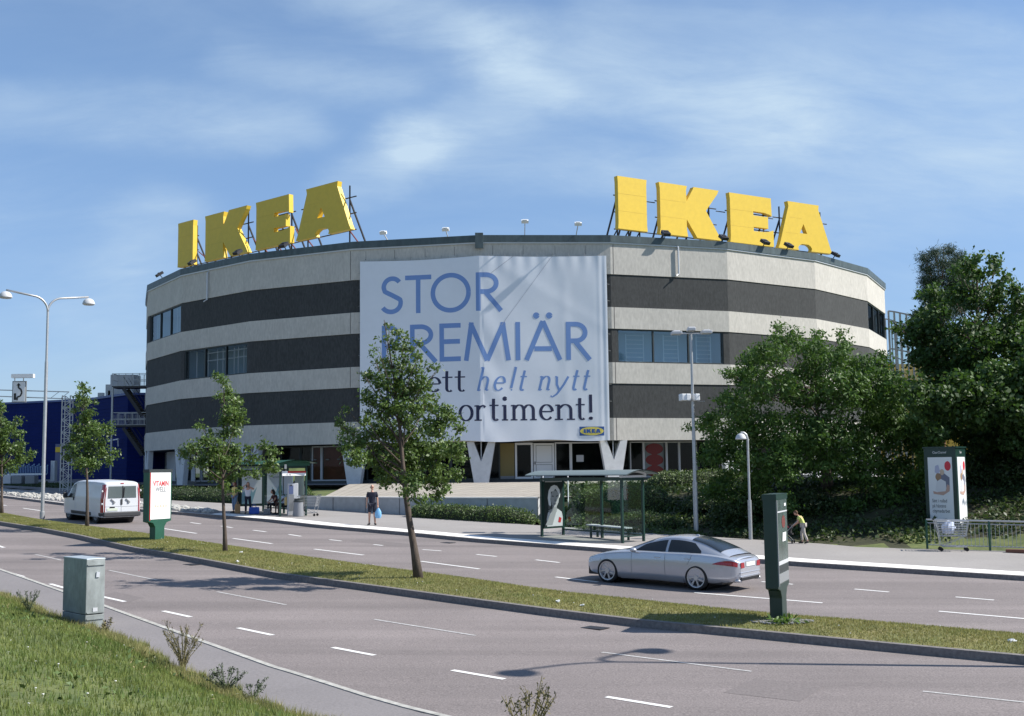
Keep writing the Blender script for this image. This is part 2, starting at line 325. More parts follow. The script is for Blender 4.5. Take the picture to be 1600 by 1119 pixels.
BL = line([(0, 930), (60, 950), (97, 970), (156, 983), (200, 1003), (240, 1022), (290, 1050), (370, 1084), (460, 1119)], 50, 40, d0=(-.66, .75), d1=(.76, -.65))
PK = line([(264, 783), (500, 795.6), (626, 804.6), (740, 816), (844, 823), (1140, 843), (1270, 851), (1348, 858), (1460, 860), (1600, 864)], 50, 45, lift=.13, d0=(-.72, .69), d1=(.86, -.51))
WL = [Vector(p) for p in ((-15, 67.5, 0), (-12.0, 64.9, 0), (-10.6, 63.6, 0), (-5.7, 59.2, 0), (-2, 56.9, 0), (1.15, 55.6, 0))]
def arr(pl): return np.array([(p.x, p.y) for p in pl])
def sdist(X, Y, pl):
    """signed distance, positive to the left of the line's direction (away from the camera for lines that run left to right)"""
    a = arr(pl); best = np.full(X.shape, 1e9); sg = np.ones(X.shape)
    for i in range(len(a)-1):
        A, B = a[i], a[i+1]; d = B-A; l2 = d@d
        t = np.clip(((X-A[0])*d[0]+(Y-A[1])*d[1])/l2, 0, 1); px = A[0]+t*d[0]; py = A[1]+t*d[1]
        q = np.hypot(X-px, Y-py); c = d[0]*(Y-A[1])-d[1]*(X-A[0]); m = q < best-1e-9
        best = np.where(m, q, best); sg = np.where(m, np.sign(c), sg)
    return best*sg
def ss(x): x = np.clip(x, 0, 1); return x*x*(3-2*x)
def height(X, Y):
    X = np.asarray(X, float); Y = np.asarray(Y, float)
    pl = zr(X, Y); pl = np.minimum(pl, 3.35); low = np.maximum(pl, -1.5)
    bank = -sdist(X, Y, BL); hb = pl+np.minimum(.195*np.maximum(bank-.15, 0), 2.0)*ss((bank+.3)/1.2)
    f = sdist(X, Y, PK); flat = np.where(X < -10, 4.5, 0.2)
    tgt = np.where(X < -24, np.maximum(pl, 2.2), 2.93)
    wd = np.where(X > 6, 9.5, 8.0)
    nat = pl+(tgt-pl)*ss((f-flat)/wd)
    wv = sdist(X, Y, WL); cen = np.where(wv > .9, 2.36+.5*ss((wv-1)/13.), pl+.05)
    k = ss((X+14.5)/1.5)*(1-ss((X-1.2)/1.6))
    far = nat*(1-k)+cen*k
    h = np.where(bank > -.3, hb, np.where(f > 0, far, pl))
    under = (bank < -.25) & (f < .05)
    return np.where(under, pl-.08, h)
def hz(x, y): return float(height(np.array([x]), np.array([y]))[0])
xs = np.unique(np.concatenate([np.linspace(-900, -80, 12), np.arange(-80, -45, 3), np.arange(-45, 40, .75), np.arange(40, 80, 3), np.linspace(80, 900, 12)]))
ys = np.unique(np.concatenate([np.linspace(-300, -20, 8), np.arange(-20, 6, 1.5), np.arange(6, 92, .75), np.arange(92, 130, 3), np.linspace(130, 1500, 14)]))
XX, YY = np.meshgrid(xs, ys); ZZ = height(XX, YY)
mb = MB(); nx = len(xs)
mb.v = list(zip(XX.ravel().tolist(), YY.ravel().tolist(), ZZ.ravel().tolist()))
mb.f = [(j*nx+i, j*nx+i+1, (j+1)*nx+i+1, (j+1)*nx+i) for j in range(len(ys)-1) for i in range(nx-1)]; mb.m = [0]*len(mb.f)
gr_ = struct(mesh_obj('ground', mb, M_grass, smooth=True)); gr_.data.materials.append(mat('shaded_bank_soil', (.018, .022, .008), .95, col2=(.055, .055, .022), scale=1.4, bump=.6, bscale=18, var2=.3, scale2=.6))  # soil under the trees is darkened, their shade put into its colour
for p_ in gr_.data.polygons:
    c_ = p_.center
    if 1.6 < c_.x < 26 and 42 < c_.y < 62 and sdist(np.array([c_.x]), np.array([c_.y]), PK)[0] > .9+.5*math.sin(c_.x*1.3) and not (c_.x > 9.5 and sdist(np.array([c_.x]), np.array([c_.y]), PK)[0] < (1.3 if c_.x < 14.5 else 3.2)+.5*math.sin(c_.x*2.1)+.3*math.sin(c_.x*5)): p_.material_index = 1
def resample(pl, n):
    a = arr(pl); s = np.concatenate([[0], np.cumsum(np.hypot(*np.diff(a, axis=0).T))]); t = np.linspace(0, s[-1], n)
    return [Vector((np.interp(q, s, a[:, 0]), np.interp(q, s, a[:, 1]), 0)) for q in t]
def offs(pl, o):
    r = []
    for i, p in enumerate(pl):
        d = (pl[min(i+1, len(pl)-1)]-pl[max(i-1, 0)]).normalized(); r.append(p+Vector((-d.y, d.x, 0))*o)
    return r
def lift(pl, z): return [Vector((p.x, p.y, zr(p.x, p.y)+z)) for p in pl]
def strip(name, A, B, za, zb, m, n=90):
    mb = MB(); mb.grid([lift(resample(A, n), za), lift(resample(B, n), zb)]); return mesh_obj(name, mb, m)
road = MB(); road.grid([lift(resample(BL, 120), 0), lift(resample(MK, 120), 0), lift(resample(FK, 120), 0)])
struct(mesh_obj('road', road, M_asph))
struct(strip('footpath', offs(BL, -.4), EL, .004, .004, M_path))
struct(strip('pavement', offs(FK, .55), offs(PK, .6), .128, .128, M_pave))
def kerb(name, pl, w, z0, z1, m, taper=0):
    q = resample(pl, 110); mb = MB()
    mb.grid([lift(q, z0), lift(offs(q, taper), z1), lift(offs(q, w), z1), lift(offs(q, w), z0)]); return mesh_obj(name, mb, m)
struct(kerb('kerb', MK, .16, -.02, .155, M_kerb, .015)); struct(kerb('kerb', offs(MG, -.14), .14, -.02, .15, M_kerb))
a = [p for p in FK]
struct(kerb('kerb', FK, .14, -.02, .135, M_kerb, .02)); struct(strip('kerb_paving', offs(FK, .135), offs(FK, 1.15), .139, .137, M_kerbtop))
q = resample(EL, 110); mb = MB(); mb.grid([lift(q, .004), lift(q, .018), lift(offs(q, .11), .018), lift(offs(q, .11), .004)]); struct(mesh_obj('flush_kerb', mb, mat('flush_kerb_stone', (.38, .37, .34), .9, var=.3, scale=6)))
med = MB(); A = resample(MK, 120); B = resample(MG, 120)
def inset(A, B, t): return [a.lerp(b, t) for a, b in zip(A, B)]
A2 = offs(A, .14); B2 = offs(B, -.12)
med.grid([lift(A2, .14), lift(inset(A2, B2, .2), .19), lift(inset(A2, B2, .5), .215), lift(inset(A2, B2, .8), .19), lift(B2, .14)])
struct(mesh_obj('median_lawn', med, M_lawn2, smooth=True))
# painted markings
def dash(segs, w, m, name):
    mb = MB()
    for x0, y0, x1, y1 in segs:
        a, b = G(x0, y0, .006), G(x1, y1, .006); t = (b-a).normalized(); n = Vector((-t.y, t.x, 0))*w/2
        mb.add([a-n, b-n, b+n, a+n], [(0, 1, 2, 3)])
    return struct(mesh_obj(name, mb, m))
dash([(3, 789, 10, 790), (36, 794, 63, 798), (253, 825.5, 307, 833.5), (364, 841.3, 425, 849.5), (491, 858, 568, 867.3), (657.6, 877, 749, 888.9), (868, 901.5, 935, 909.5), (1085, 926, 1285, 942), (1467, 955, 1640, 970)], .13, M_white, 'lane_marking')
dash([(297.6, 816.5, 313.7, 818.7), (345.8, 822, 363, 824.6), (395.6, 828.5, 415.6, 831), (451, 835, 470.5, 838), (515, 843.2, 533.7, 845.3), (584, 850.8, 598, 852.4), (660, 858.7, 689.6, 860.8), (744.5, 866.3, 776, 869.5), (837, 874.7, 874, 879), (940, 886, 985, 890), (1190, 908.8, 1239, 913), (1335, 920.4, 1389, 925), (1493, 932.7, 1553, 937.6)], .13, M_white, 'bus_lane_marking')
dash([(55.5, 866.4, 96, 875.4), (170, 891, 246, 906.6), (339, 924.6, 447, 945), (585, 967.8, 743, 993), (940.5, 1019, 1174, 1049), (1442, 1080, 1600, 1097)], .08, M_worn, 'worn_lane_marking')
dash([(-6, 851.5, 6, 855.6), (10.5, 893.4, 36.6, 901), (78.6, 912.3, 102, 919), (159, 932, 195, 940), (255, 954.6, 298, 964), (372, 981, 426, 992.4), (520, 1011.5, 585, 1023.8), (706.7, 1047, 788, 1061), (947.5, 1088.6, 1049, 1105)], .12, M_white, 'edge_lane_marking')
# stone verge and forecourt on the left
SV = [G(x, y, .15) for x, y in ((-60, 762), (6, 767.5), (63, 772), (102, 775), (160, 780), (265, 790), (345, 800))]; SV = [Vector((p.x, p.y, 0)) for p in SV]
fk2 = [p for p in resample(offs(FK, .3), 400) if p.x < SV[-1].x and p.x > SV[0].x-12]
mb = MB(); mb.grid([lift(resample(fk2, 40), .16), lift(resample(SV, 40), .17)]); struct(mesh_obj('stone_verge', mb, M_path))
xf = np.arange(-110, -20, 2.0); yf = np.arange(58, 122, 2.0); mb = MB(); idx = {}
XF, YF = np.meshgrid(xf, yf); HF = height(XF, YF); SF = sdist(XF, YF, FK)
for j in range(len(yf)):
    for i in range(len(xf)): idx[i, j] = len(mb.v); mb.v.append((float(xf[i]), float(yf[j]), float(max(HF[j, i], zr(xf[i], yf[j])+.10 if zr(xf[i], yf[j]) < 3.3 else 3.35)+.04)))
for j in range(len(yf)-1):
    for i in range(len(xf)-1):
        if SF[j, i] > 2.5 and (xf[i]+12 < -(yf[j]-60)*.10): mb.f.append((idx[i, j], idx[i+1, j], idx[i+1, j+1], idx[i, j+1])); mb.m.append(0)
struct(mesh_obj('forecourt', mb, M_path))
# ------------------------------------------------------------------ the round store building, a 24-sided drum
S_, CX, CY = 1.08, .2545, 108.0; RB = 30.71*S_; PH = -4.036
LV = [z*S_+CZ for z in (14.194, 11.797, 9.769, 8.452, 6.389, 5.110, 3.015, 1.678)]
Z0 = 2.95
def V(k, off=0, z=0):
    t = R(PH+15*k); return Vector((CX+(RB+off)*math.sin(t), CY-(RB+off)*math.cos(t), z))
def fp(k, u, z, off=0):
    A, B = V(k, off), V(k+1, off); p = A.lerp(B, u/8.658); return Vector((p.x, p.y, z))
def fbox(mb, k, u0, u1, z0, z1, o0, o1):
    vs = [fp(k, u, z, o) for z in (z0, z1) for u, o in ((u0, o1), (u1, o1), (u1, o0), (u0, o0))]
    return mb.add(vs, [(3, 2, 1, 0), (4, 5, 6, 7), (0, 1, 5, 4), (1, 2, 6, 5), (2, 3, 7, 6), (3, 0, 4, 7)])
def ring(mb, z0, z1, o1, o0=-.4, ks=range(24)):
    for k in ks:
        mb.add([V(k, o1, z0), V(k+1, o1, z0), V(k+1, o1, z1), V(k, o1, z1)], [(0, 1, 2, 3)])
        for z, fl in ((z0, 1), (z1, 0)):
            q = [V(k, o1, z), V(k+1, o1, z), V(k+1, o0, z), V(k, o0, z)]; mb.add(q, [(3, 2, 1, 0) if fl else (0, 1, 2, 3)])
    return mb
Bd = Thing('store_building', 'huge round grey store banded in pale and black concrete with V shaped columns', 'building', (CX, CY, Z0))
wins = {(-4, 1): (.5, 8.45), (-3, 3): (.45, 8.3), (1, 3): (.4, 8.22), (4, 1): (.25, 8.5)}
for z1, z0 in ((LV[0]-.50, LV[1]), (LV[2], LV[3]), (LV[4], LV[5]), (LV[6], LV[7])):
    Bd.part('concrete_band', ring(MB(), z0, z1, .05), M_conc)
for li in (1, 3, 5):
    mb = MB()
    for k in range(-12, 12):
        if (k, li) in wins:
            a, b = wins[k, li]
            if a > .02: fbox(mb, k, 0, a, LV[li+1], LV[li], -.4, 0)
            fbox(mb, k, b, 8.658, LV[li+1], LV[li], -.4, 0)
        else: ring(mb, LV[li+1], LV[li], 0, ks=[k])
    Bd.part('dark_band', mb, M_dark)
mb = MB()
for k in range(-12, 12):
    t = (V(k+1)-V(k-1)).normalized()
    for z1, z0, o in ((LV[0]-.5, LV[1], .053), (LV[2], LV[3], .053), (LV[4], LV[5], .053), (LV[6], LV[7], .053), (LV[1], LV[2], .003), (LV[3], LV[4], .003), (LV[5], LV[6], .003)):
        for du in ((0,) if k not in (-1, 1) else (0, (-.0 if k == 1 else 0))):
            c = V(k, o-.01, 0); mb.add([c-t*.022+Vector((0, 0, z0+.01)), c+t*.022+Vector((0, 0, z0+.01)), c+t*.022+Vector((0, 0, z1-.01)), c-t*.022+Vector((0, 0, z1-.01))], [(0, 1, 2, 3)])
        mb2 = None
for k, u in ((-2, 8.45), (1, .2)):
    for z1, z0, o in ((LV[0]-.6, LV[1], .056), (LV[2], LV[3], .056), (LV[4], LV[5], .056), (LV[6], LV[7], .056)): fbox(mb, k, u-.02, u+.02, z0+.02, z1, 0, o)
Bd.part('seam', mb, M_seam)
mb = MB()
for k in (-1, 0):        # slab joints above the banner
    for u in (.9, 2.9, 5.0, 7.0): fbox(mb, k, u-.012, u+.012, 17.9, 18.5, 0, .055)
Bd.part('slab_joint', mb, M_seam)
Bd.part('fascia', ring(MB(), LV[0]-.46, LV[0], .17, -2.0), M_fascia)
Bd.part('gutter', ring(MB(), LV[0]-.55, LV[0]-.462, .13, -.1), M_gutter)
mb = MB(); mb.add([V(k, -.3, LV[0]-.2) for k in range(24)], [tuple(range(24))]); Bd.part('roof', mb, M_grey)
# cap over the middle joint of the fascia
mb = MB(); fbox(mb, 0, -.22, .30, LV[0]-.9, LV[0]+.12, .2, .34); Bd.part('fascia_cap', mb, M_fascia)
# strip windows
def win(k, li, n, bars, glass):
    a, b = wins[k, li]; z1, z0 = LV[li], LV[li+1]; f = MB(); w_ = .09
    fbox(f, k, a, b, z0, z0+w_, -.22, -.04); fbox(f, k, a, b, z1-w_, z1, -.22, -.04)
    for i in range(n+1):
        u = a+(b-a)*i/n; u0 = min(max(u-w_/2, a), b-w_); fbox(f, k, u0, u0+w_, z0+w_, z1-w_, -.22, -.04)
    fr = Bd.part('window', f, M_frame)
    g = MB(); g.add([fp(k, a+.05, z0+.05, -.13), fp(k, b-.05, z0+.05, -.13), fp(k, b-.05, z1-.05, -.13), fp(k, a+.05, z1-.05, -.13)], [(0, 1, 2, 3)]); Bd.part('pane', g, glass, fr)
    r = MB(); fbox(r, k, a-.3, b+.3, z0-.1, z1+.1, -2.4, -2.3); fbox(r, k, a-.3, b+.3, z0-.15, z0-.02, -2.3, -.25); fbox(r, k, a-.3, b+.3, z1+.02, z1+.15, -2.3, -.25)
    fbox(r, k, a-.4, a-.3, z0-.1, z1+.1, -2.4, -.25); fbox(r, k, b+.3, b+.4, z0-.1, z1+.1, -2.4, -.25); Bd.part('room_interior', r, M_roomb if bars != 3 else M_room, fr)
    s = MB()
    if bars == 1:
        for u in (a+.8, a+2.1, a+3.6, a+4.7, a+6.1, a+7.2):
            s.bar(fp(k, u, z0+.02, -.6), fp(k, u, z1-.25, -.6), .05)
        for z in np.linspace(z0+.15, z1-.35, 7):
            for u0, u1 in ((a+.8, a+2.1), (a+3.6, a+4.7), (a+6.1, a+7.2)): s.bar(fp(k, u0, z, -.62), fp(k, u1, z, -.62), .03)
    elif bars == 2:
        for u in (a+.7, a+1.9, a+2.2, a+3.4, a+4.1, a+5.5, a+6.0, a+6.7, a+7.3): s.bar(fp(k, u, z0+.02, -.6), fp(k, u, z1-.15, -.6), .07)
        for z in (z1-.35, z1-.9): s.bar(fp(k, a+1.9, z, -.6), fp(k, b-.1, z, -.6), .07)
    else:
        for u in (a+.4, a+.9, a+1.5, a+5.6, a+6.3, a+7.0): s.bar(fp(k, u, z0+.02, -.5), fp(k, u, z1-.05, -.5), .18, .03)
    Bd.part('shelving' if bars != 0 else 'blind', s, M_wht if bars != 3 else M_lgrey, fr)
win(-4, 1, 3, 0, M_glb); win(-3, 3, 3, 2, M_gl); win(1, 3, 3, 1, M_glb); win(4, 1, 3, 3, M_gl)
# V columns
for k in range(-6, 8):
    c = V(k, 0); n = Vector((c.x-CX, c.y-CY, 0)).normalized(); t = Vector((-n.y, n.x, 0))
    mb = MB(); O = c-n*.42; O.z = 0
    zt = LV[7]-.003
    for s in (-1, 1):
        poly = [(0, Z0), (s*.46, Z0), (s*.92, zt), (s*.47, zt), (0, 4.38)]
        mb.prism(poly, .38, (O, t, (0, 0, 1)))
    col = Bd.part('column', mb, M_wht if False else mat('white_concrete', (.58, .59, .60), .8, var=.08, scale=3))
    mb = MB(); mb.tube([O+n*.2+Vector((0, 0, 4.2)), O+n*.2+Vector((0, 0, zt))], .035, 8); Bd.part('rainwater_pipe', mb, M_lgrey, col)
# plinth, soffit, ground floor rooms
mb = MB(); ring(mb, 3.05, 3.22, -1.35, -9.9); Bd.part('plinth', mb, M_frame)
mb = MB(); ring(mb, 2.6, 3.05, -1.0, -9.9); Bd.part('base_wall', mb, mat('plinth_grey', (.13, .14, .16), .9, var=.1, scale=3))
mb = MB()
for k in range(24): mb.add([V(k, -.35, LV[7]+.06), V(k+1, -.35, LV[7]+.06), V(k+1, -10, LV[7]+.06), V(k, -10, LV[7]+.06)], [(3, 2, 1, 0)])
Bd.part('soffit', mb, M_grey)
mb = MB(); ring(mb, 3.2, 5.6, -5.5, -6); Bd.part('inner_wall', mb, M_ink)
def gwin(k, u0, u1, name='shop_window', pan=M_gl, fr=.08, frm=M_frame, z0=3.22, z1=5.60, off=-1.75):
    f = MB(); fbox(f, k, u0, u1, z0, z0+fr, off-.08, off+.05); fbox(f, k, u0, u1, z1-fr, z1, off-.08, off+.05); fbox(f, k, u0, u0+fr, z0+fr, z1-fr, off-.08, off+.05); fbox(f, k, u1-fr, u1, z0+fr, z1-fr, off-.08, off+.05)
    o = Bd.part(name, f, frm); g = MB(); g.add([fp(k, u0+fr/2, z0+fr/2, off), fp(k, u1-fr/2, z0+fr/2, off), fp(k, u1-fr/2, z1-fr/2, off), fp(k, u0+fr/2, z1-fr/2, off)], [(0, 1, 2, 3)])
    Bd.part('pane', g, pan, o); return o
def panel(k, u0, u1, m, name, z0=3.24, z1=5.58, off=-2.0, label=None):
    mb = MB(); fbox(mb, k, u0, u1, z0, z1, off-.05, off); return Bd.part(name, mb, m, label=label)
for k in range(-7, 6):
    if k in (-1, 0, 1, -2): continue
    n = 5
    for i in range(n): gwin(k, .1+i*8.46/n, .1+(i+1)*8.46/n-.02, frm=M_lgrey if (i+k) % 3 == 0 else M_frame)
panel(-4, .1, 2.5, M_lgrey, 'wall_panel', off=-1.6); panel(-4, 2.6, 5.2, M_ink, 'blind', off=-2.2); panel(-4, 6.6, 7.6, M_lgrey, 'wall_panel', off=-1.6)
for a, b in ((.15, 1.2), (1.25, 3.0), (3.05, 4.0)): gwin(-2, a, b)
gwin(-2, 4.05, 4.9, frm=M_lgrey); gwin(-2, 4.92, 7.3, frm=M_lgrey); gwin(-2, 7.32, 8.6)
panel(-2, 3.6, 4.75, M_ox, 'curtain', off=-2.1, label='rust red curtain'); panel(-2, 4.85, 7.25, M_ox, 'curtain', off=-2.1, label='rust red curtain')
for a, b in ((.15, 2.1), (2.12, 4.2), (4.22, 6.3), (6.32, 8.5)): gwin(-1, a, b)
mb = MB(); fbox(mb, -1, 1.7, 2.9, 4.72, 4.84, -2.3, -2.2); Bd.part('display_sign', mb, mat('orange', (.75, .25, .04), .6))
mb = MB()                                                        # lamps seen inside the shop windows
for k, u in ((-2, 4.2), (-2, 5.3), (-2, 6.3), (-3, 6.5), (-2, 1.8)): mb.ell(fp(k, u, 4.68, -1.9), (.13, .13, .05), 8, 5)
Bd.part('lamp_shade', mb, M_lgrey)
gwin(0, .1, 1.15); panel(0, 1.17, 2.15, M_olive, 'blank_panel', off=-1.7); panel(0, 1.17, 2.15, M_grey, 'sill_panel', z0=3.23, z1=3.42, off=-1.68)
gwin(0, 2.2, 3.45, 'glazed_door', frm=M_wht, fr=.14)
d = MB(); fbox(d, 0, 3.5, 4.95, 3.24, 5.56, -1.78, -1.70); dr = Bd.part('door', d, M_wht)
d = MB()
for u0, u1, z0, z1 in ((3.66, 4.8, 4.28, 5.42), (3.66, 4.8, 3.36, 4.16)):
    for q in ((u0, u1, z0, z0+.03), (u0, u1, z1-.03, z1), (u0, u0+.03, z0, z1), (u1-.03, u1, z0, z1)): fbox(d, 0, *q, -1.70, -1.685)
Bd.part('door_moulding', d, M_grey, dr)
d = MB(); fbox(d, 0, 3.56, 3.62, 4.15, 4.35, -1.70, -1.62); Bd.part('handle', d, M_steel, dr)
gwin(0, 5.0, 6.1, frm=M_wht, z0=3.42); gwin(0, 6.12, 8.6, frm=M_wht, z0=3.42)
panel(0, 6.5, 7.0, M_lgrey, 'notice', z0=4.3, z1=4.75, off=-1.7)
gwin(1, .1, 1.75); gwin(1, 1.77, 2.8, frm=M_lgrey, fr=.06); gwin(1, 2.82, 4.6, frm=M_lgrey, fr=.06); gwin(1, 4.62, 5.6, frm=M_lgrey, fr=.06); gwin(1, 5.62, 7.0, frm=M_lgrey, fr=.06); gwin(1, 7.02, 8.5)
panel(1, .7, 1.1, M_lgrey, 'notice', z0=4.5, z1=5.5); panel(1, .75, 1.3, M_lgrey, 'counter', z0=3.3, z1=4.0)
pb = panel(1, 3.0, 4.5, mat('display_board', (.42, .43, .42), .8), 'display_board', off=-1.95)
mb = MB()
for z in (5.12, 4.38, 3.64):
    pl = [(3.75+.70*math.cos(a), z+.37*math.sin(a)) for a in np.linspace(0, 2*math.pi, 28, endpoint=False)]
    mb.add([fp(1, u, zz, -1.93) for u, zz in pl], [tuple(range(28))])
for z in (4.75, 4.01): mb.add([fp(1, 3.52, z-.12, -1.925), fp(1, 3.98, z-.12, -1.925), fp(1, 3.98, z+.12, -1.925), fp(1, 3.52, z+.12, -1.925)], [(0, 1, 2, 3)])
Bd.part('red_disc_pattern', mb, M_red, pb)
# pipes and drips on the facade
for k, u, z0, z1 in ((-3, 3.55, 16.45, 18.45), (1, 4.9, 16.75, 18.6)):
    mb = MB(); mb.tube([fp(k, u, z0, .18), fp(k, u, z1, .18), fp(k, u, z1+.1, .05)], .06, 8); mb.tube([fp(k, u-.05, z0+.02, .18), fp(k, u-.25, z0-.12, .3)], .045, 8); Bd.part('overflow_pipe', mb, M_gutter)
# ------------------------------------------------------------------ banner across two sides of the drum
UL = 8.658
def bdisp(U, z):
    a = 0.0
    a += .035*math.sin(U*1.3+z*.5)*math.sin(z*.9+U*.3)
    if U > 8.9:
        e = (U-8.9)/8
        a += .05*e*math.exp(-((U-14.2)/.35)**2)+.035*math.sin(U*7+.8*math.sin(z))*math.exp(-((17.8-z)/.9)**2)
        a += .05*math.sin((U+z*.75)*2.4)*math.exp(-((U-9.3)/1.1)**2)*.8+.03*math.sin(U*3.1-z*1.7)*math.exp(-((z-6.2)/1.2)**2)
        a += .05*math.exp(-((z-(24.6-.62*U-1.2))/.5)**2)*.6
        a += .028*math.sin(U*15)*math.exp(-((U-16.9)/.5)**2)
    else: a += .012*math.sin(U*2.2+z*1.5)
    return a*.30
def bp(U, z, off=0):
    k = -1 if U < UL else 0; u = U-(0 if U < UL else UL); p = fp(k, u, z, .30+off+bdisp(U, z)); return p
Bn = Thing('banner', 'giant pale banner with blue and navy lettering stretched across the store front', 'banner', tuple(fp(0, 0, 5.6, .3)))
mb = MB(); Us = np.unique(np.concatenate([np.linspace(.6, UL, 90), np.linspace(UL, 16.98, 190)])); zs = np.linspace(5.68, 17.78, 150)
sag = lambda U: .10*math.sin(math.pi*(U-.6)/8.1) if U < UL else .07*math.sin(math.pi*(U-UL)/8.3)
mb.grid([[bp(U, z-(0 if z < 17 else sag(U)*(z-17)/.78)+(0 if z > 6.5 else .12*math.sin(U*1.1)*(6.5-z)/.82*.5), 0) for U in Us] for z in zs]); mb.f = [f for f in mb.f]
Bn.part('cloth', mb, M_bann, smooth=True)
mb = MB()
for U in list(np.arange(.9, 17, 1.05)):
    if abs(U-UL) < .2: continue
    mb.bar(bp(U, 17.72, 0), fp(-1 if U < UL else 0, U if U < UL else U-UL, 17.98, .08), .015)
for z in np.arange(6, 17.6, 1.1):
    mb.bar(bp(.62, z, 0), fp(-1, .38, z, .08), .015); mb.bar(bp(16.96, z, 0), fp(0, 8.55, z, .08), .015)
Bn.part('lacing', mb, M_grey)
mb = MB()
def cloth_line(U0, z0, U1, z1, w=.03):
    n = 50; rows = [[], []]
    for i in range(n+1):
        t = i/n; U = U0+(U1-U0)*t; z = z0+(z1-z0)*t; rows[0].append(bp(U, z-w, .012)); rows[1].append(bp(U, z+w, .012))
    mb.grid(rows)
cloth_line(10.1, 13.2, 13.4, 17.7, .022); cloth_line(9.4, 16.6, 10.9, 17.75, .02)  # thin grey diagonal lines laid on the cloth
Bn.part('grey_line', mb, mat('line_grey', (.46, .47, .52), .8))
TXO = [.003]
def stroke(mb, pts, wf, tr, maxl=.10):
    maxl = .07 if any(8.0 < tr(*p)[0] < 9.3 for p in pts) else .10
    """pts in glyph units -> ribbon following the cloth; wf(angle)-> width in metres; tr maps glyph to (U,z)"""
    q = [tr(*p) for p in pts]; r = [q[0]]
    for a, b in zip(q, q[1:]):
        d = math.hypot(b[0]-a[0], b[1]-a[1]); n = max(1, int(d/maxl))
        for i in range(1, n+1): r.append((a[0]+(b[0]-a[0])*i/n, a[1]+(b[1]-a[1])*i/n))
    cols = [[] for _ in range(7)]; TXO[0] += .0002; off = TXO[0]
    if TXO[0] > .009: TXO[0] = .003
    for i, p in enumerate(r):
        a = r[max(i-1, 0)]; b = r[min(i+1, len(r)-1)]; dx, dz = b[0]-a[0], b[1]-a[1]; l = math.hypot(dx, dz) or 1; dx /= l; dz /= l
        w_ = wf(dx, dz)/2; 
        for c_ in range(7): f_ = w_*(1-c_/3.); cols[c_].append(bp(p[0]+dz*f_, p[1]-dx*f_, off))
    mb.grid(cols)
def arc(cx, cy, rx, ry, a0, a1, n=24): return [(cx+rx*math.cos(R(a0+(a1-a0)*i/n)), cy+ry*math.sin(R(a0+(a1-a0)*i/n))) for i in range(n+1)]
SW = .31
def sans(mb, ch, x0, x1, base, H):
    W = x1-x0; h = SW/2; tr = lambda x, y: (x, y); wf = lambda a, b: SW
    def st(*p): stroke(mb, list(p), wf, tr)
    t = base+H; m = base+H/2
    if ch == 'S':
        r = H*.235; cx = x0+W*.52
        stroke(mb, arc(cx+.02, t-h-r, W*.36, r, 35, 180, 18)+arc(cx-W*.02, m+.03, W*.34, H*.02, 200, 201, 1)[:0]+[(cx-W*.30, m+.25), (cx, m), (cx+W*.28, m-.25)]+arc(cx-.06, base+h+r, W*.40, r, 20, -150, 22), wf, tr)
    if ch == 'T': st((x0, t-h), (x1, t-h)); st(((x0+x1)/2, t-h), ((x0+x1)/2, base))
    if ch == 'O': stroke(mb, arc((x0+x1)/2, m, W/2-h, H/2-h+.05, 0, 360, 48), wf, tr)
    if ch in 'PR':
        b = base+H*(.50 if ch == 'R' else .44); st((x0+h, base), (x0+h, t)); r = (t-h-b)/2
        stroke(mb, [(x0+h, t-h), (x0+W*.38, t-h)]+arc(x0+W*.38, b+r, W*.38, r, 90, -90, 18)+[(x0+h, b)], wf, tr)
        if ch == 'R': st((x0+W*.34, b), (x1-.12, base))
    if ch == 'E': st((x0+h, base), (x0+h, t)); st((x0+h, t-h), (x1, t-h)); st((x0+h, base+h), (x1, base+h)); st((x0+h, m+.05), (x1-.05, m+.05))
    if ch == 'M':
        st((x0+h, base), (x0+W*.17, t)); st((x0+W*.15, t-.05), (x0+W*.5, base)); st((x0+W*.5, base), (x1-W*.15, t-.05)); st((x1-W*.17, t), (x1-h, base))
    if ch == 'I': st((x0+h, base), (x0+h, t))
    if ch == 'Ä':
        c = (x0+x1)/2; st((x0+.1, base), (c, t+.05)); st((c, t+.05), (x1-.1, base)); st((x0+W*.26, base+H*.30), (x1-W*.26, base+H*.30))
        for s in (-1, 1): stroke(mb, arc(c+s*.42, t+.42, .10, .10, 0, 360, 16), lambda a, b: .22, tr)
mb = MB()
for ch, a, b in (('S', 1.95, 3.58), ('T', 3.7, 5.47), ('O', 5.42, 8.12), ('R', 8.45, 10.2)): sans(mb, ch, a, b, 14.15, 2.53)
for ch, a, b in (('P', 2.1, 3.55), ('R', 4.02, 5.88), ('E', 6.0, 7.42), ('M', 7.62, 10.68), ('I', 10.98, 11.3), ('Ä', 11.58, 13.95), ('R', 14.25, 15.9)): sans(mb, ch, a, b, 10.9, 2.5)
Bn.part('headline_lettering', mb, M_bblue)
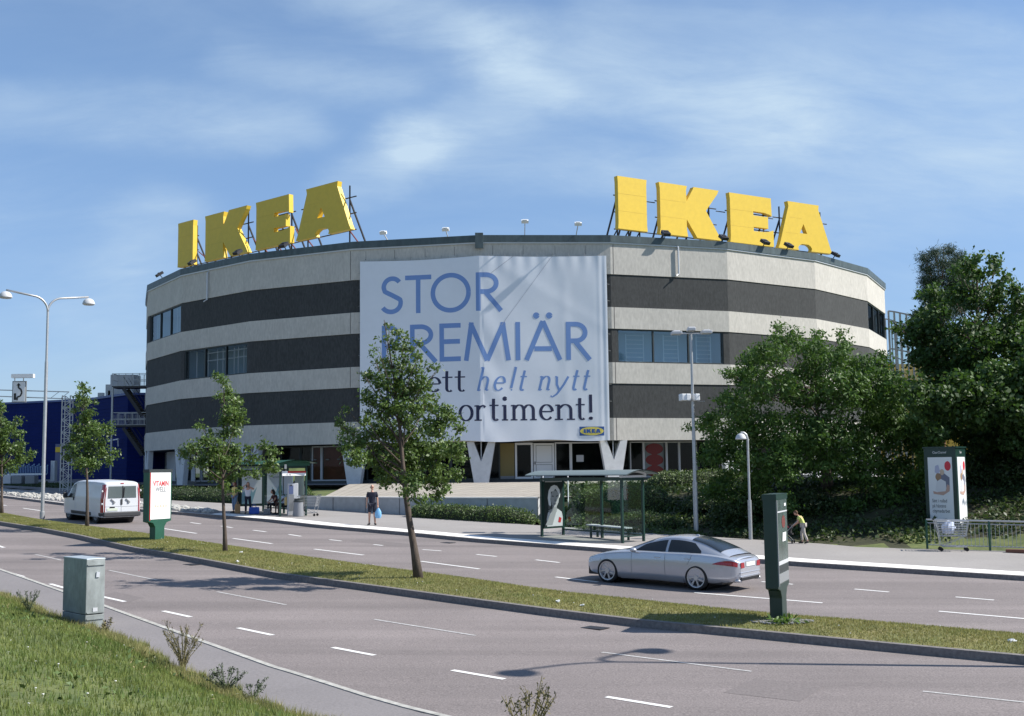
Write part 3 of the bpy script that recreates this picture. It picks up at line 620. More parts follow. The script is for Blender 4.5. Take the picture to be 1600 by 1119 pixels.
def serif(mb, ch, x0, x1, base, xh, sh=0.0, T=.20, t=.075):
    W = x1-x0; tr = lambda x, y: (x0+x*W+sh*y*xh, base+y*xh)
    wf = lambda a, b: xh*(t+(T-t)*abs(b)**1.3)
    thin = lambda a, b: xh*.085
    def st(p, w_=None): stroke(mb, p, w_ or wf, tr, .10)
    def foot(x, y=0.035, w_=.20):
        if sh == 0: st([(x-w_, y), (x+w_, y)], thin)
        else: st([(x, .12), (x+.06, .03), (x+.18, .08)], thin)
    if ch == 'e': st([(.14, .54), (.88, .54)], thin); st(arc(.5, .5, .40, .47, 6, 320, 30))
    elif ch == 'o': st(arc(.5, .5, .41, .48, 0, 360, 36))
    elif ch == 't': st([(.40, 1.38), (.38, .9), (.38, .25)]+arc(.60, .24, .22, .22, 180, 320, 10)); st([(.02, .96), (.85, .96)], thin)
    elif ch == 'h': st([(.22, 0), (.22, 1.62)]); st([(.22, .70)]+arc(.53, .62, .27, .35, 140, 0, 12)+[(.80, .03)]); foot(.22); foot(.80); st([(.05, 1.58), (.22, 1.6)], thin)
    elif ch == 'l': st([(.45, 1.62), (.45, .18)]); foot(.5); st([(.2, 1.58), (.45, 1.6)], thin)
    elif ch == 'n': st([(.2, 0), (.2, .98)]); st([(.2, .70)]+arc(.53, .62, .27, .35, 140, 0, 12)+[(.80, .03)]); foot(.2); foot(.8); st([(.03, .93), (.2, .95)], thin)
    elif ch == 'm':
        st([(.13, 0), (.13, .98)]); foot(.13, w_=.12); st([(.02, .93), (.13, .95)], thin)
        for x in (.13, .47): st([(x, .70)]+arc(x+.19, .64, .16, .33, 140, 0, 12)+[(x+.35, .03)]); foot(x+.35, w_=.12)
    elif ch == 'r': st([(.3, 0), (.3, .98)]); foot(.33, w_=.28); st([(.3, .65), (.48, .88), (.72, .96), (.88, .84)]); st([(.05, .93), (.3, .95)], thin)
    elif ch == 'i': st([(.5, 0), (.5, .98)]); foot(.5, w_=.4); st([(.15, .93), (.5, .95)], thin); st(arc(.5, 1.38, .15, .07, 0, 360, 12), lambda a, b: xh*.15)
    elif ch == 'y': st([(.12, .95), (.25, .4), (.50, .02)]); st([(.95, .95), (.75, .4), (.40, -.25), (.12, -.45), (-.02, -.36)]); st([(0, .93), (.12, .95)], thin)
    elif ch == 's': st(arc(.48, .73, .30, .22, 30, 230, 14)+arc(.46, .26, .33, .23, 60, -150, 16))
    elif ch == 'k': st([(.2, 0), (.2, 1.62)]); st([(.85, .93), (.3, .45)], thin); st([(.42, .52), (.9, .02)]); foot(.2); foot(.88, w_=.12)
    elif ch == 'p': st([(.2, -.5), (.2, .98)]); st(arc(.5, .5, .38, .47, 160, -160, 30)); foot(.2, -.46)
    elif ch == 'ö': st(arc(.5, .5, .41, .48, 0, 360, 36)); [st(arc(x, 1.35, .06, .06, 0, 360, 10), lambda a, b: xh*.13) for x in (.3, .7)]
    elif ch == 'å': st(arc(.48, .68, .30, .29, 150, 0, 12)+[(.78, .1), (.95, .04)]); st(arc(.44, .27, .32, .25, 60, 360, 22)); st(arc(.48, 1.4, .15, .13, 0, 360, 16), thin)
    elif ch == '!': st([(.5, 1.6), (.5, .45)]); st(arc(.5, .09, .25, .045, 0, 360, 12), lambda a, b: xh*.12)
mb = MB()
for ch, a, b in (('p', 2.3, 3.3), ('å', 3.4, 4.3), ('e', 5.15, 6.12), ('t', 6.15, 6.98), ('t', 6.98, 7.82)): serif(mb, ch, a, b, 8.92, .98)
for ch, a, b in (('k', 2.2, 3.2), ('ö', 3.25, 4.25), ('k', 4.3, 5.25), ('s', 5.3, 6.0), ('s', 6.15, 6.85), ('o', 7.25, 8.22), ('r', 8.25, 9.1), ('t', 9.25, 9.95), ('i', 10.0, 10.5), ('m', 10.6, 12.4), ('e', 12.45, 13.4), ('n', 13.45, 14.75), ('t', 14.8, 15.5), ('!', 15.6, 15.95)): serif(mb, ch, a, b, 7.0, 1.02)
Bn.part('navy_lettering', mb, M_bnavy)
mb = MB()
for ch, a, b in (('h', 8.35, 9.2), ('e', 9.45, 10.2), ('l', 10.45, 10.85), ('t', 11.05, 11.55), ('n', 12.3, 13.15), ('y', 13.3, 14.2), ('t', 14.45, 14.95), ('t', 15.15, 15.65)): serif(mb, ch, a, b, 8.92, .95, .24, .17, .06)
Bn.part('blue_italic_lettering', mb, M_bblue)
def LETTER(ch):
    if ch == 'I': return [[(0, 0), (1, 0), (.985, .12), (.985, .88), (1, 1), (0, 1), (.015, .88), (.015, .12)]], []
    if ch == 'K': return [[(0, 0), (.45, 0), (.435, .15), (.435, .34), (.60, 0), (1, 0), (.96, .10), (.755, .56), (.955, .93), (.975, 1), (.56, 1), (.545, .95), (.44, .70), (.435, .9), (.45, 1), (0, 1), (.015, .88), (.015, .12)]], []
    if ch == 'E': return [[(0, 0), (1, 0), (1, .34), (.92, .305), (.80, .285), (.54, .28), (.54, .365), (.84, .365), (.88, .36), (.88, .61), (.84, .60), (.54, .60), (.54, .685), (.80, .68), (.92, .655), (.97, .625), (.96, 1), (0, 1), (.015, .88), (.015, .12)]], []
    o = [(0, 0), (.375, 0), (.36, .055), (.385, .10), (.43, .135), (.55, .135), (.595, .10), (.615, .055), (.60, 0), (1, 0), (.97, .09), (.76, .90), (.77, 1), (.19, 1), (.205, .90), (.03, .09)]
    h = [(.40, .36), (.535, .36), (.47, .56)]
    # cut through the hole so that the face is one ring
    return [[(0, 0), (.375, 0), (.36, .055), (.385, .10), (.43, .135), (.47, .135), (.47, .36), (.40, .36), (.47, .56), (.47, 1), (.19, 1), (.205, .90), (.03, .09)],
            [(.47, .135), (.55, .135), (.595, .10), (.615, .055), (.60, 0), (1, 0), (.97, .09), (.76, .90), (.77, 1), (.47, 1), (.47, .56), (.535, .36), (.47, .36)]], []
lg = MB(); U0, U1, z0, z1 = 15.02, 16.62, 5.97, 6.55
def bquad(mb, u0, u1, za, zb, off, n=6): mb.grid([[bp(u0+(u1-u0)*i/n, z, off) for i in range(n+1)] for z in (za, (za+zb)/2, zb)])
bquad(lg, U0, U1, z0, z1, .012); lgo = Bn.part('logo_panel', lg, M_lblue)
mb = MB(); mb.add([bp((U0+U1)/2+.76*math.cos(a), (z0+z1)/2+.27*math.sin(a), .022) for a in np.linspace(0, 2*math.pi, 32, endpoint=False)], [tuple(range(32))]); Bn.part('logo_oval', mb, M_lyel, lgo)
mb = MB(); x = U0+.27
for ch, wd in (('I', .14), ('K', .30), ('E', .24), ('A', .31)):
    for poly in LETTER(ch)[0]: mb.add([bp(x+px*wd, z0+.17+py*.25, .032) for px, py in poly], [tuple(range(len(poly)))])
    x += wd+.035
Bn.part('logo_lettering', mb, M_lblue, lgo)
# ------------------------------------------------------------------ roof signs
from math import sin, cos, atan2
def theta_for(px, off, z):
    lo, hi = -70.0, 70.0
    for _ in range(50):
        m = (lo+hi)/2; t = R(m); X = CX+(RB+off)*sin(t); Y = CY-(RB+off)*cos(t)
        d = Vector((X, Y, z-CZ)); c, s = cos(PIT), sin(PIT); dd = d.y*c+d.z*s; uu = -d.y*s+d.z*c
        x = FPX*d.x/dd; y = -FPX*uu/dd; xi = 800+x*cos(ROLL)+y*sin(ROLL)
        if xi < px: lo = m
        else: hi = m
    return R(lo)
def roofsign(spec, label, z0, H, red, line):
    """each sign stands in one straight row on the roof, its foot line surveyed from the photograph"""
    (xa, ya), (xb, yb) = line
    def onrow(px):
        d = ray(px, ya+(yb-ya)*(px-xa)/(xb-xa)); t = (z0-CZ)/d.z; return Vector((d.x*t, d.y*t, z0))
    E0, E1 = onrow(xa), onrow(xb); eu = (E1-E0).normalized()
    def snap(px):        # where the sight line of this letter edge meets the straight row
        d = ray(px, 400); n = Vector((eu.y, -eu.x)); q = Vector((d.x, d.y)); t = (E0.x*n.x+E0.y*n.y)/(q.x*n.x+q.y*n.y); return Vector((q.x*t, q.y*t, z0))
    ts = [(ch, snap(a), snap(b)) for ch, a, b in spec]
    m_ = (ts[0][1]+ts[-1][2])/2
    T = Thing('roof_sign', label, 'sign', (m_.x, m_.y, LV[0]-.2))
    fr = MB(); rd = MB()
    for i, (ch, a, b) in enumerate(ts):
        A, B = a.copy(), b.copy(); u = (B-A); Wd = u.length; u.normalize(); n = Vector((u.y, -u.x, 0)); mb = MB(); hh = H
        for poly in LETTER(ch)[0]: mb.prism([(x*Wd, y*hh) for x, y in poly], .40, (A-n*.40, u, (0, 0, 1)))
        lo_ = T.part('letter', mb, M_yel)
        jm = MB(); jn = n                # sheet joints across the face
        for f in (.34, .67):
            if ch == 'I': xa, xb = .02, .98
            elif ch == 'K': xa, xb = .02, .42
            elif ch == 'E': xa, xb = .02, .52
            else: xa, xb = (.14, .36) if f < .5 else (.22, .44)
            p0, p1 = A+u*(xa*Wd)+Vector((0, 0, hh*f))+n*.003, A+u*(xb*Wd)+Vector((0, 0, hh*f))+n*.003; jm.bar(p0, p1, .018, .004, up=n)
        T.part('joint', jm, mat('joint_ochre', (.60, .40, .035), .6), lo_)
        zr0 = LV[0]-.2
        for f in (.12, .5, .88):
            q = A+u*(Wd*f)-n*.55
            if ch == 'A' and f == .5: continue
            fr.bar((q.x, q.y, zr0), (q.x, q.y, z0+H*(.9 if f != .5 else .3)), .10)
            e = q-n*2.2; fr.bar((e.x, e.y, zr0), (q.x, q.y, z0+H*.62), .10); (rd if red else fr).bar((e.x, e.y, zr0), (q.x, q.y, z0+.05), .07)
        q0, q1 = A-n*.52, B-n*.52
        for z in (z0+.05, z0+H*.34, z0+H*.66): fr.bar((q0.x, q0.y, z), (q1.x, q1.y, z), .07)
        if i:
            pB = prevB
            for z in ((z0+.05, z0+H*.62) if not red else (z0+.05,)): fr.bar((pB.x, pB.y, z), (q0.x, q0.y, z), .06)
            if red: rd.bar((pB.x, pB.y, z0+H*.30), (q0.x, q0.y, z0+.1), .06)
        prevB = q1
    q = A; T.part('support_frame', fr, M_steel)
    if rd.v: T.part('brace', rd, M_rust)
roofsign([('I', 277.5, 301.5), ('K', 319.5, 387), ('E', 399, 453), ('A', 462, 548)], 'shaded yellow letter sign on the left side of the store roof', 20.95, 3.72, True, ((278, 418), (549, 357.5)))
roofsign([('I', 967, 1013), ('K', 1032, 1128), ('E', 1142, 1210), ('A', 1217, 1301)], 'sunlit yellow letter sign on the right side of the store roof', 20.95, 3.85, False, ((967, 357), (1301, 397)))
def roof_light(px, py, lab, dark=False, h=.55):
    k = theta_for(px, .0, 19.2); n = Vector((sin(k), -cos(k), 0)); t = Vector((cos(k), sin(k), 0))
    b = Vector((CX, CY, 0))+n*(RB-.2); b.z = LV[0]
    T = Thing('floodlight', lab, 'floodlight', tuple(b), group='floodlights along the roof edge')
    tip = b+n*(.25 if dark else .8)+Vector((0, 0, h)); mb = MB(); mb.bar(b, tip, .05); T.part('arm', mb, M_steel if dark else M_lgrey)
    M = Matrix((t, n, Vector((0, 0, 1)))).transposed() @ Matrix.Rotation(R(-35 if not dark else 145), 3, 'X')
    mb = MB(); mb.box(tip, (.46, .18, .20) if not dark else (.5, .55, .22), M=M); mb.box(tip+n*.08+Vector((0, 0, .08)), (.28, .08, .08), M=M); T.part('lamp_head', mb, M_steel if dark else M_wht)
roof_light(604, 363, 'white floodlight on a short arm, leftmost over the banner', h=.35); roof_light(699, 358, 'white floodlight over the banner, second from left', h=.35)
roof_light(820, 352, 'white floodlight over the banner, third from left and tallest', h=.75); roof_light(901, 356, 'white floodlight over the banner, nearest the sunlit letter sign', h=.6)
for px, lab in ((250, 'black spotlight alone on the far left roof edge'), (301, 'black spotlight under the first letter of the shaded sign'), (372, 'black spotlight under the second letter of the shaded sign'), (444, 'black spotlight under the third letter of the shaded sign'),
                (1040, 'dark spotlight at the foot of the second sunlit letter'), (1130, 'dark spotlight between the second and third sunlit letters'), (1195, 'long dark spotlight under the third sunlit letter'), (1232, 'dark spotlight at the foot of the last sunlit letter'), (1305, 'dark spotlight beyond the last sunlit letter')):
    roof_light(px, 0, lab, True, h=.30)
# ------------------------------------------------------------------ near bank, low wall, paved slope
n_ = 260; b0 = resample(BL, n_); rows = []
for o in (.0, .25, .6, 1.2, 2, 3, 4.2, 5.5, 7, 9, 12, 16, 22):
    q = offs(b0, -o); jag = [(.10*math.sin(i*1.7)+.07*math.sin(i*.61+1))*(1 if o < .5 else .3) for i in range(n_)]
    rows.append([(p.x, p.y, zr(p.x, p.y)+(.006 if o == 0 else min(.10+.195*o, 2.2)*ss(np.array([(o)/1.2]))[0]+.02+.03*math.sin(i*.35+o))+0*jag[i]) for i, p in enumerate(q)])
# ragged outer edge
rows[0] = [(x+(.10*math.sin(i*1.7)+.08*math.sin(i*.61+1)+random.uniform(-.05, .05)), y+.05*math.sin(i*2.3), z) for i, (x, y, z) in enumerate(rows[0])]
mb = MB(); mb.grid([r[::-1] for r in rows]); struct(mesh_obj('grass_bank', mb, M_grass, smooth=True))
BANK = rows
wall = MB(); top = 2.46; q = resample(WL, 24); qo = offs(q, .28)
bz = [zr(p.x, p.y)+.02 for p in q]
wall.grid([[(p.x, p.y, z) for p, z in zip(q, bz)], [(p.x, p.y, top) for p in q], [(p.x, p.y, top) for p in qo], [(p.x, p.y, z) for p, z in zip(qo, bz)]])
for i in (0, -1): wall.add([(q[i].x, q[i].y, bz[i]), (q[i].x, q[i].y, top), (qo[i].x, qo[i].y, top), (qo[i].x, qo[i].y, bz[i])], [(0, 1, 2, 3)])
W = Thing('retaining_wall', 'long low concrete wall behind the standing man and the clipped hedge', 'wall', (-5.7, 59.2, 1.7))
W.part('wall_face', wall, mat('wall_concrete', (.40, .41, .42), .9, var=.12, scale=2.5, bump=.15, bscale=20))
mb = MB(); qc = offs(q, -.03); qd = offs(q, .31); mb.grid([[(p.x, p.y, top+.003) for p in qc], [(p.x, p.y, top+.06) for p in qc], [(p.x, p.y, top+.06) for p in qd], [(p.x, p.y, top+.003) for p in qd]]); W.part('coping', mb, M_kerbtop)
mb = MB()
for i in range(2, 24, 3): a = q[i]; mb.box((a.x, a.y, (top+bz[i])/2), (.02, .05, top-bz[i]-.02))
W.part('joint', mb, M_seam)
# slabs
M_tj = bpy.data.materials.new('slab_paving'); M_tj.use_nodes = True; t = M_tj.node_tree; b = t.nodes['Principled BSDF']; b.inputs['Roughness'].default_value = .9
at_ = t.nodes.new('ShaderNodeAttribute'); at_.attribute_name = 'slab'; br = t.nodes.new('ShaderNodeTexBrick'); t.links.new(at_.outputs['Vector'], br.inputs[0]); br.offset = 0; br.squash = 1
br.inputs['Color1'].default_value = (.37, .335, .285, 1); br.inputs['Color2'].default_value = (.33, .30, .26, 1); br.inputs['Mortar'].default_value = (.20, .17, .13, 1); br.inputs['Scale'].default_value = 1; br.inputs['Mortar Size'].default_value = .035
br.inputs['Brick Width'].default_value = .75; br.inputs['Row Height'].default_value = 1.1; t.links.new(br.outputs[0], b.inputs['Base Color'])
def slabs(lo, hi, n=30, m=5):
    mb = MB(); rows = []; uv = []; L0 = 0
    for j in range(m+1):
        f = j/m; rows.append([lo[i].lerp(hi[i], f) for i in range(len(lo))])
    mb.grid(rows); o = mesh_obj('paved_slope', mb, M_tj); me = o.data
    at = me.attributes.new('slab', 'FLOAT_VECTOR', 'POINT'); s = [0]
    for a, c in zip(hi, hi[1:]): s.append(s[-1]+(c-a).length)
    k = 0
    for j in range(m+1):
        for i in range(len(lo)): at.data[k].vector = (s[i], j*1.45, 0); k += 1
    return struct(o)
lo = resample(WL[2:], 20); lo = offs(lo, .33)+[Vector((2.6, 56.2, 0)), Vector((5, 57.3, 0)), Vector((8, 58.5, 0))]
lo = [Vector((p.x, p.y, 2.50)) for p in lo]
m_ = len(lo); hi = []
for i in range(m_):
    k = theta_for(545+(1060-545)*i/(m_-1), 1.4, 3.0); hi.append(Vector((CX+(RB+1.3)*sin(k), CY-(RB+1.3)*cos(k), 3.04)))
slabs(lo, hi)
mb = MB()
for k in range(-6, 8): mb.add([V(k, 1.6, 2.99), V(k+1, 1.6, 2.99), V(k+1, -1.2, 2.99), V(k, -1.2, 2.99)], [(0, 1, 2, 3)])
struct(mesh_obj('terrace', mb, M_pave))
# little stair beside the wall
St = Thing('stair', 'short concrete stair at the right hand end of the low wall', 'stairs', (1.9, 55.2, 1.35))
mb = MB()
for i in range(8): mb.box((1.95+i*.02, 55.0+i*.42, 1.42+i*.16), (1.1, .44, .32))
St.part('step', mb, M_kerbtop)
for s in (-.62, .62):
    mb = MB(); a = Vector((1.95+s, 54.8, 1.35)); c = Vector((2.1+s, 58.0, 2.55)); mb.tube([a, a+Vector((0, 0, .95)), c+Vector((0, 0, .95)), c], .025, 6); mb.tube([a+Vector((0, 0, .5)), c+Vector((0, 0, .5))], .018, 6); St.part('handrail', mb, M_lgrey)
# ------------------------------------------------------------------ foliage
def leaf_mesh(name, pts, nrm, size, m, parent, shift=None, aspect=.55, seedjit=.35):
    """one small folded leaf (2 triangles) per point"""
    n = len(pts); pts = np.asarray(pts); s = size*(1+seedjit*rng.uniform(-1, 1, n))[:, None]
    d = rng.normal(size=(n, 3)); d[:, 2] -= .35; d /= np.linalg.norm(d, axis=1)[:, None]
    nr = np.asarray(nrm)+rng.normal(size=(n, 3))*.55; b = np.cross(d, nr); b /= (np.linalg.norm(b, axis=1)[:, None]+1e-9)
    c = np.cross(b, d)
    v = np.empty((n, 4, 3)); v[:, 0] = pts; v[:, 1] = pts+d*s*.5+b*s*aspect*.5+c*s*.08; v[:, 2] = pts+d*s; v[:, 3] = pts+d*s*.5-b*s*aspect*.5+c*s*.08
    v = v.reshape(-1, 3)
    if shift is not None: v -= np.array(shift)
    me = bpy.data.meshes.new(name); me.vertices.add(4*n); me.vertices.foreach_set('co', v.ravel())
    me.loops.add(4*n); me.polygons.add(n); me.loops.foreach_set('vertex_index', np.arange(4*n)); me.polygons.foreach_set('loop_start', np.arange(0, 4*n, 4)); me.polygons.foreach_set('loop_total', np.full(n, 4))
    me.materials.append(m); me.update(calc_edges=True)
    o = bpy.data.objects.new(name, me); sc.collection.objects.link(o)
    if parent is not None: o.parent = parent
    return o
def cluster_points(blobs, per_m3, cl_r, cl_n, squash=.85, shell=.35):
    """blobs: (centre, radius). Twig clusters spread through each blob, denser towards its skin"""
    P_, N_ = [], []
    for c, r in blobs:
        k = max(2, int(per_m3*r*r))
        d = rng.normal(size=(k, 3)); d /= np.linalg.norm(d, axis=1)[:, None]; rad = r*rng.uniform(0, 1, k)**shell
        cc = np.array(c)+d*rad[:, None]*np.array([1, 1, squash])
        m = rng.poisson(cl_n, k)+3
        for i in range(k):
            q = rng.normal(size=(m[i], 3))*cl_r*np.array([1, 1, .7]); P_.append(cc[i]+q); o = q/(np.linalg.norm(q, axis=1)[:, None]+1e-6); nn = d[i]*.6+o*.4; nn[:, 2] += .5; N_.append(nn)
    return np.concatenate(P_), np.concatenate(N_)
def tree(name, label, cat, base, top, r0, blobs, leafm, size, per, cl_r, cl_n, group=None, bark=None, lean=(0, 0), bend=None, bpart='trunk', nmax=999, squash=.85, shell=.35, aspect=.55, crown='crown', hub=.35):
    T = Thing(name, label, cat, tuple(base), group=group); mb = MB(); n = 9
    tr = []
    for i in range(n+1):
        f = i/n; p = Vector(base).lerp(Vector(top), f); w_ = math.sin(f*3.1)*.012*(top[2]-base[2]); p += Vector((w_*math.sin(f*5+base[0]), w_*.5, 0)); tr.append(p)
    tr[0].z -= .15
    mb.tube(tr, [r0*(1-.93*(i/n)**.65)*(1.0 if i else 1.15) for i in range(n+1)], 9)
    for c, r in blobs[:nmax]:
        c = Vector(c); hgt = (c.z-base[2])/(top[2]-base[2]); hf = min(.93, max(hub, hgt-.16-.10*(c-Vector((tr[5].x, tr[5].y, c.z))).length/max(1, top[2]-base[2])))
        k = hf*n; i = min(int(k), n-1); a = tr[i].lerp(tr[i+1], k-i); mid = a.lerp(c, .5)+Vector((0, 0, -.06*(c-a).length)); rr = r0*(1-.93*hf**.65)*.55
        mb.tube([a, mid, c+Vector((0, 0, r*.3))], [rr, rr*.6, rr*.18], 5)
        for _ in range(2):
            d = Vector((random.gauss(0, 1), random.gauss(0, 1), random.gauss(.3, .7))).normalized(); mb.tube([mid.lerp(c, random.uniform(.2, .8)), c+d*r*.8], [rr*.35, rr*.08], 4, cap=False)
    T.part(bpart, mb, bark or M_bark, smooth=True)
    pts, nr = cluster_points(blobs, per, cl_r, cl_n, squash, shell); leaf_mesh(crown, pts, nr, size, leafm, T.o, shift=base, aspect=aspect); return T, len(pts)
def blobs_from(lst, Y, depth, cx, wpx, layers=1):
    out = []
    for x, y, r in lst:
        f = max(.1, 1-((x-cx)/wpx)**2)**.5
        for l in range(layers):
            dz = random.uniform(-1, 1)*depth*f if layers == 1 else depth*f*((-1)**l)*random.uniform(.35, .95)
            p = P(x, y, Y+dz); out.append((tuple(p), r/1807.*(Y+dz)))
    return out
# four young street trees on the median
def base_of(x, y, l=.18): return G(x, y, l)
specs = [
 (655, 905, (600, 500), 'young street tree of the median nearest the camera, with the fullest crown, before the banner',
  [(606, 506, 7), (622, 516, 8), (600, 525, 7), (634, 528, 8), (615, 540, 13), (636, 545, 14), (590, 545, 7), (652, 535, 7), (655, 555, 10), (583, 560, 7), (600, 568, 14), (625, 572, 22), (650, 578, 12), (672, 572, 7), (580, 590, 14), (605, 600, 24), (635, 605, 26), (660, 600, 16), (683, 578, 5), (568, 586, 6), (575, 620, 16), (600, 635, 28), (635, 640, 30), (668, 630, 22), (540, 640, 7), (528, 660, 9), (545, 672, 14), (570, 655, 12), (565, 690, 22), (600, 675, 30), (640, 680, 34), (680, 665, 26), (700, 650, 18), (715, 670, 12), (690, 640, 12), (540, 690, 14), (560, 715, 20), (595, 715, 28), (635, 722, 32), (675, 712, 32), (708, 700, 20), (722, 716, 10), (600, 745, 20), (640, 755, 24), (680, 748, 26), (712, 742, 14), (655, 775, 12), (680, 776, 14), (630, 772, 8), (700, 765, 8)], .105, .085, 46),
 (352, 863, (348, 585), 'slim street tree before the ticket shelter, its crown a spire with two low arms',
  [(342, 586, 6), (350, 598, 9), (356, 615, 12), (346, 622, 8), (370, 628, 8), (360, 640, 13), (372, 655, 11), (350, 655, 10), (365, 672, 12), (376, 640, 6), (350, 678, 10), (312, 664, 6), (330, 676, 6), (320, 690, 13), (340, 700, 13), (300, 702, 12), (290, 708, 7), (362, 700, 12), (385, 700, 6), (412, 695, 8), (425, 706, 9), (318, 718, 14), (345, 722, 15), (370, 720, 10), (395, 718, 10), (420, 724, 12), (430, 736, 6), (335, 742, 10), (360, 742, 12), (380, 738, 8), (350, 760, 8), (400, 740, 8), (300, 722, 8), (372, 765, 5)], .115, .10, 46),
 (136, 823, (130, 600), 'slim street tree on the median directly in front of the white van',
  [(128, 602, 5), (134, 612, 7), (122, 618, 5), (136, 626, 7), (127, 634, 7), (148, 628, 4), (116, 642, 5), (140, 645, 9), (132, 655, 10), (145, 662, 9), (122, 668, 9), (137, 675, 12), (152, 676, 8), (168, 664, 7), (172, 676, 6), (118, 684, 9), (135, 692, 12), (155, 694, 10), (112, 698, 7), (120, 706, 10), (140, 712, 12), (160, 708, 9), (178, 706, 5), (130, 724, 10), (148, 728, 9), (168, 722, 6), (184, 712, 4), (108, 712, 6), (138, 738, 6), (118, 722, 6)], .13, .11, 46),
 (3, 803, (-4, 620), 'bushy street tree of the median cut by the left edge',
  [(-4, 632, 8), (4, 640, 5), (-12, 650, 12), (2, 660, 10), (30, 656, 5), (18, 668, 9), (0, 680, 14), (-20, 680, 14), (28, 680, 8), (-30, 700, 14), (5, 700, 14), (25, 702, 11), (36, 694, 4), (-15, 718, 16), (10, 722, 12), (32, 718, 8), (50, 708, 5), (44, 716, 5), (-35, 725, 12), (0, 736, 9), (22, 732, 6), (-15, 740, 10)], .14, .12, 46)]
for i, (bx, by, tp, lab, bl, size, clr, cn) in enumerate(specs):
    b = base_of(bx, by); topp = P(tp[0], tp[1], b.y); Y = b.y
    W_ = {0: 100, 1: 75, 2: 42, 3: 60}[i]; bb = blobs_from(bl, Y, W_/1807*Y*.75, tp[0]+{0: 35, 1: 8, 2: 10, 3: 0}[i], W_*1.15)
    tree('street_tree', lab, 'tree', b, topp, {0: .13, 1: .085, 2: .085, 3: .09}[i], bb, M_leaf, size, {0: 210, 1: 260, 2: 230, 3: 220}[i], clr*.85, {0: 12, 1: 13, 2: 13, 3: 13}[i], group='young trees along the median', nmax={0: 30, 1: 20, 2: 18, 3: 14}[i], hub={0: .30, 1: .30, 2: .32, 3: .4}[i], shell=.5)
# the broad tree on the bank and the tall wood at the right
bushy = [(1215, 512, 9), (1240, 520, 10), (1212, 530, 14), (1236, 540, 18), (1210, 552, 24), (1180, 552, 16), (1174, 568, 20), (1262, 545, 14), (1275, 522, 9), (1278, 548, 20), (1277, 572, 28), (1316, 520, 7), (1320, 538, 12), (1318, 560, 22), (1348, 575, 22), (1380, 556, 12), (1372, 580, 20), (1395, 600, 24), (1160, 590, 18), (1138, 585, 10), (1200, 600, 40), (1255, 605, 40), (1315, 610, 44), (1375, 630, 36), (1425, 625, 22), (1440, 655, 18), (1150, 632, 28), (1128, 622, 12), (1108, 660, 22), (1083, 668, 8), (1130, 690, 30), (1180, 668, 42), (1240, 675, 46), (1300, 680, 46), (1360, 685, 42), (1412, 680, 28), (1112, 712, 22), (1165, 722, 30), (1225, 725, 38), (1285, 722, 34), (1345, 730, 34), (1395, 728, 28), (1135, 745, 16), (1440, 700, 20), (1372, 760, 20), (1415, 760, 24), (1190, 752, 20)]
bT = Vector((13.7, 50.8, hz(13.7, 50.8)))
B1 = blobs_from(bushy+[(1400, 665, 30), (1445, 690, 26), (1430, 660, 22), (1380, 655, 30), (1340, 600, 30), (1390, 620, 26)]+[(1120, 765, 22), (1165, 775, 24), (1225, 785, 20), (1330, 790, 18), (1390, 785, 24), (1435, 790, 20)], 49.9, 3.8, 1275, 200, 2)
tree('bushy_tree', 'broad low spreading tree on the bank with pointed leaf tips against the striped store', 'tree', bT, (13.3, 50.8, 8.0), .30, B1, M_leafb, .18, 58, .145, 17, hub=.12, nmax=46, aspect=.42)
maple = [(1508, 408, 11), (1524, 401, 9), (1498, 424, 10), (1518, 426, 17), (1537, 428, 10), (1553, 405, 6), (1557, 419, 9), (1572, 432, 10), (1556, 446, 14), (1590, 456, 13), (1606, 470, 14), (1488, 462, 14), (1512, 462, 26), (1553, 475, 24), (1592, 486, 20), (1462, 488, 13), (1450, 505, 26), (1418, 515, 10), (1402, 512, 6), (1424, 532, 14), (1465, 530, 34), (1512, 530, 42), (1565, 530, 42), (1610, 530, 40), (1445, 560, 24), (1480, 580, 38), (1530, 585, 44), (1585, 590, 44), (1625, 590, 40), (1462, 610, 22), (1500, 635, 38), (1550, 640, 44), (1605, 645, 44), (1480, 670, 22), (1520, 685, 34), (1570, 695, 40), (1615, 705, 40), (1530, 730, 34), (1580, 745, 36), (1620, 760, 34), (1550, 770, 24), (1600, 790, 24), (1660, 560, 50), (1660, 640, 55), (1660, 480, 35)]
tree('maple_tree', 'tall dense dark leaved tree that fills the right edge behind the advertising column', 'tree', (21.5, 54, hz(21.5, 54)), (22, 54, 12.5), .34, blobs_from(maple+[(1720, 540, 60), (1720, 640, 65), (1700, 730, 50), (1780, 600, 60)], 53.5, 3.8, 1560, 190, 2)+blobs_from([(1500, 600, 24), (1550, 590, 30), (1600, 595, 34), (1476, 640, 20), (1525, 645, 28), (1585, 650, 34), (1640, 610, 40), (1650, 670, 40), (1590, 690, 24)], 47.2, 1.2, 1570, 120, 2)+blobs_from([(1438, 640, 20), (1472, 622, 24), (1512, 640, 22), (1460, 668, 16), (1430, 605, 20), (1548, 620, 24), (1500, 600, 24), (1585, 640, 26)], 45.9, .7, 1500, 110, 2)+blobs_from([(1452, 455, 14), (1466, 480, 16), (1440, 500, 14), (1460, 520, 18)], 54, 1.5, 1460, 60, 2), M_leafm, .20, 38, .16, 19, hub=.14, nmax=50, aspect=.7)  # the nearer boughs are added to throw shade on the bank
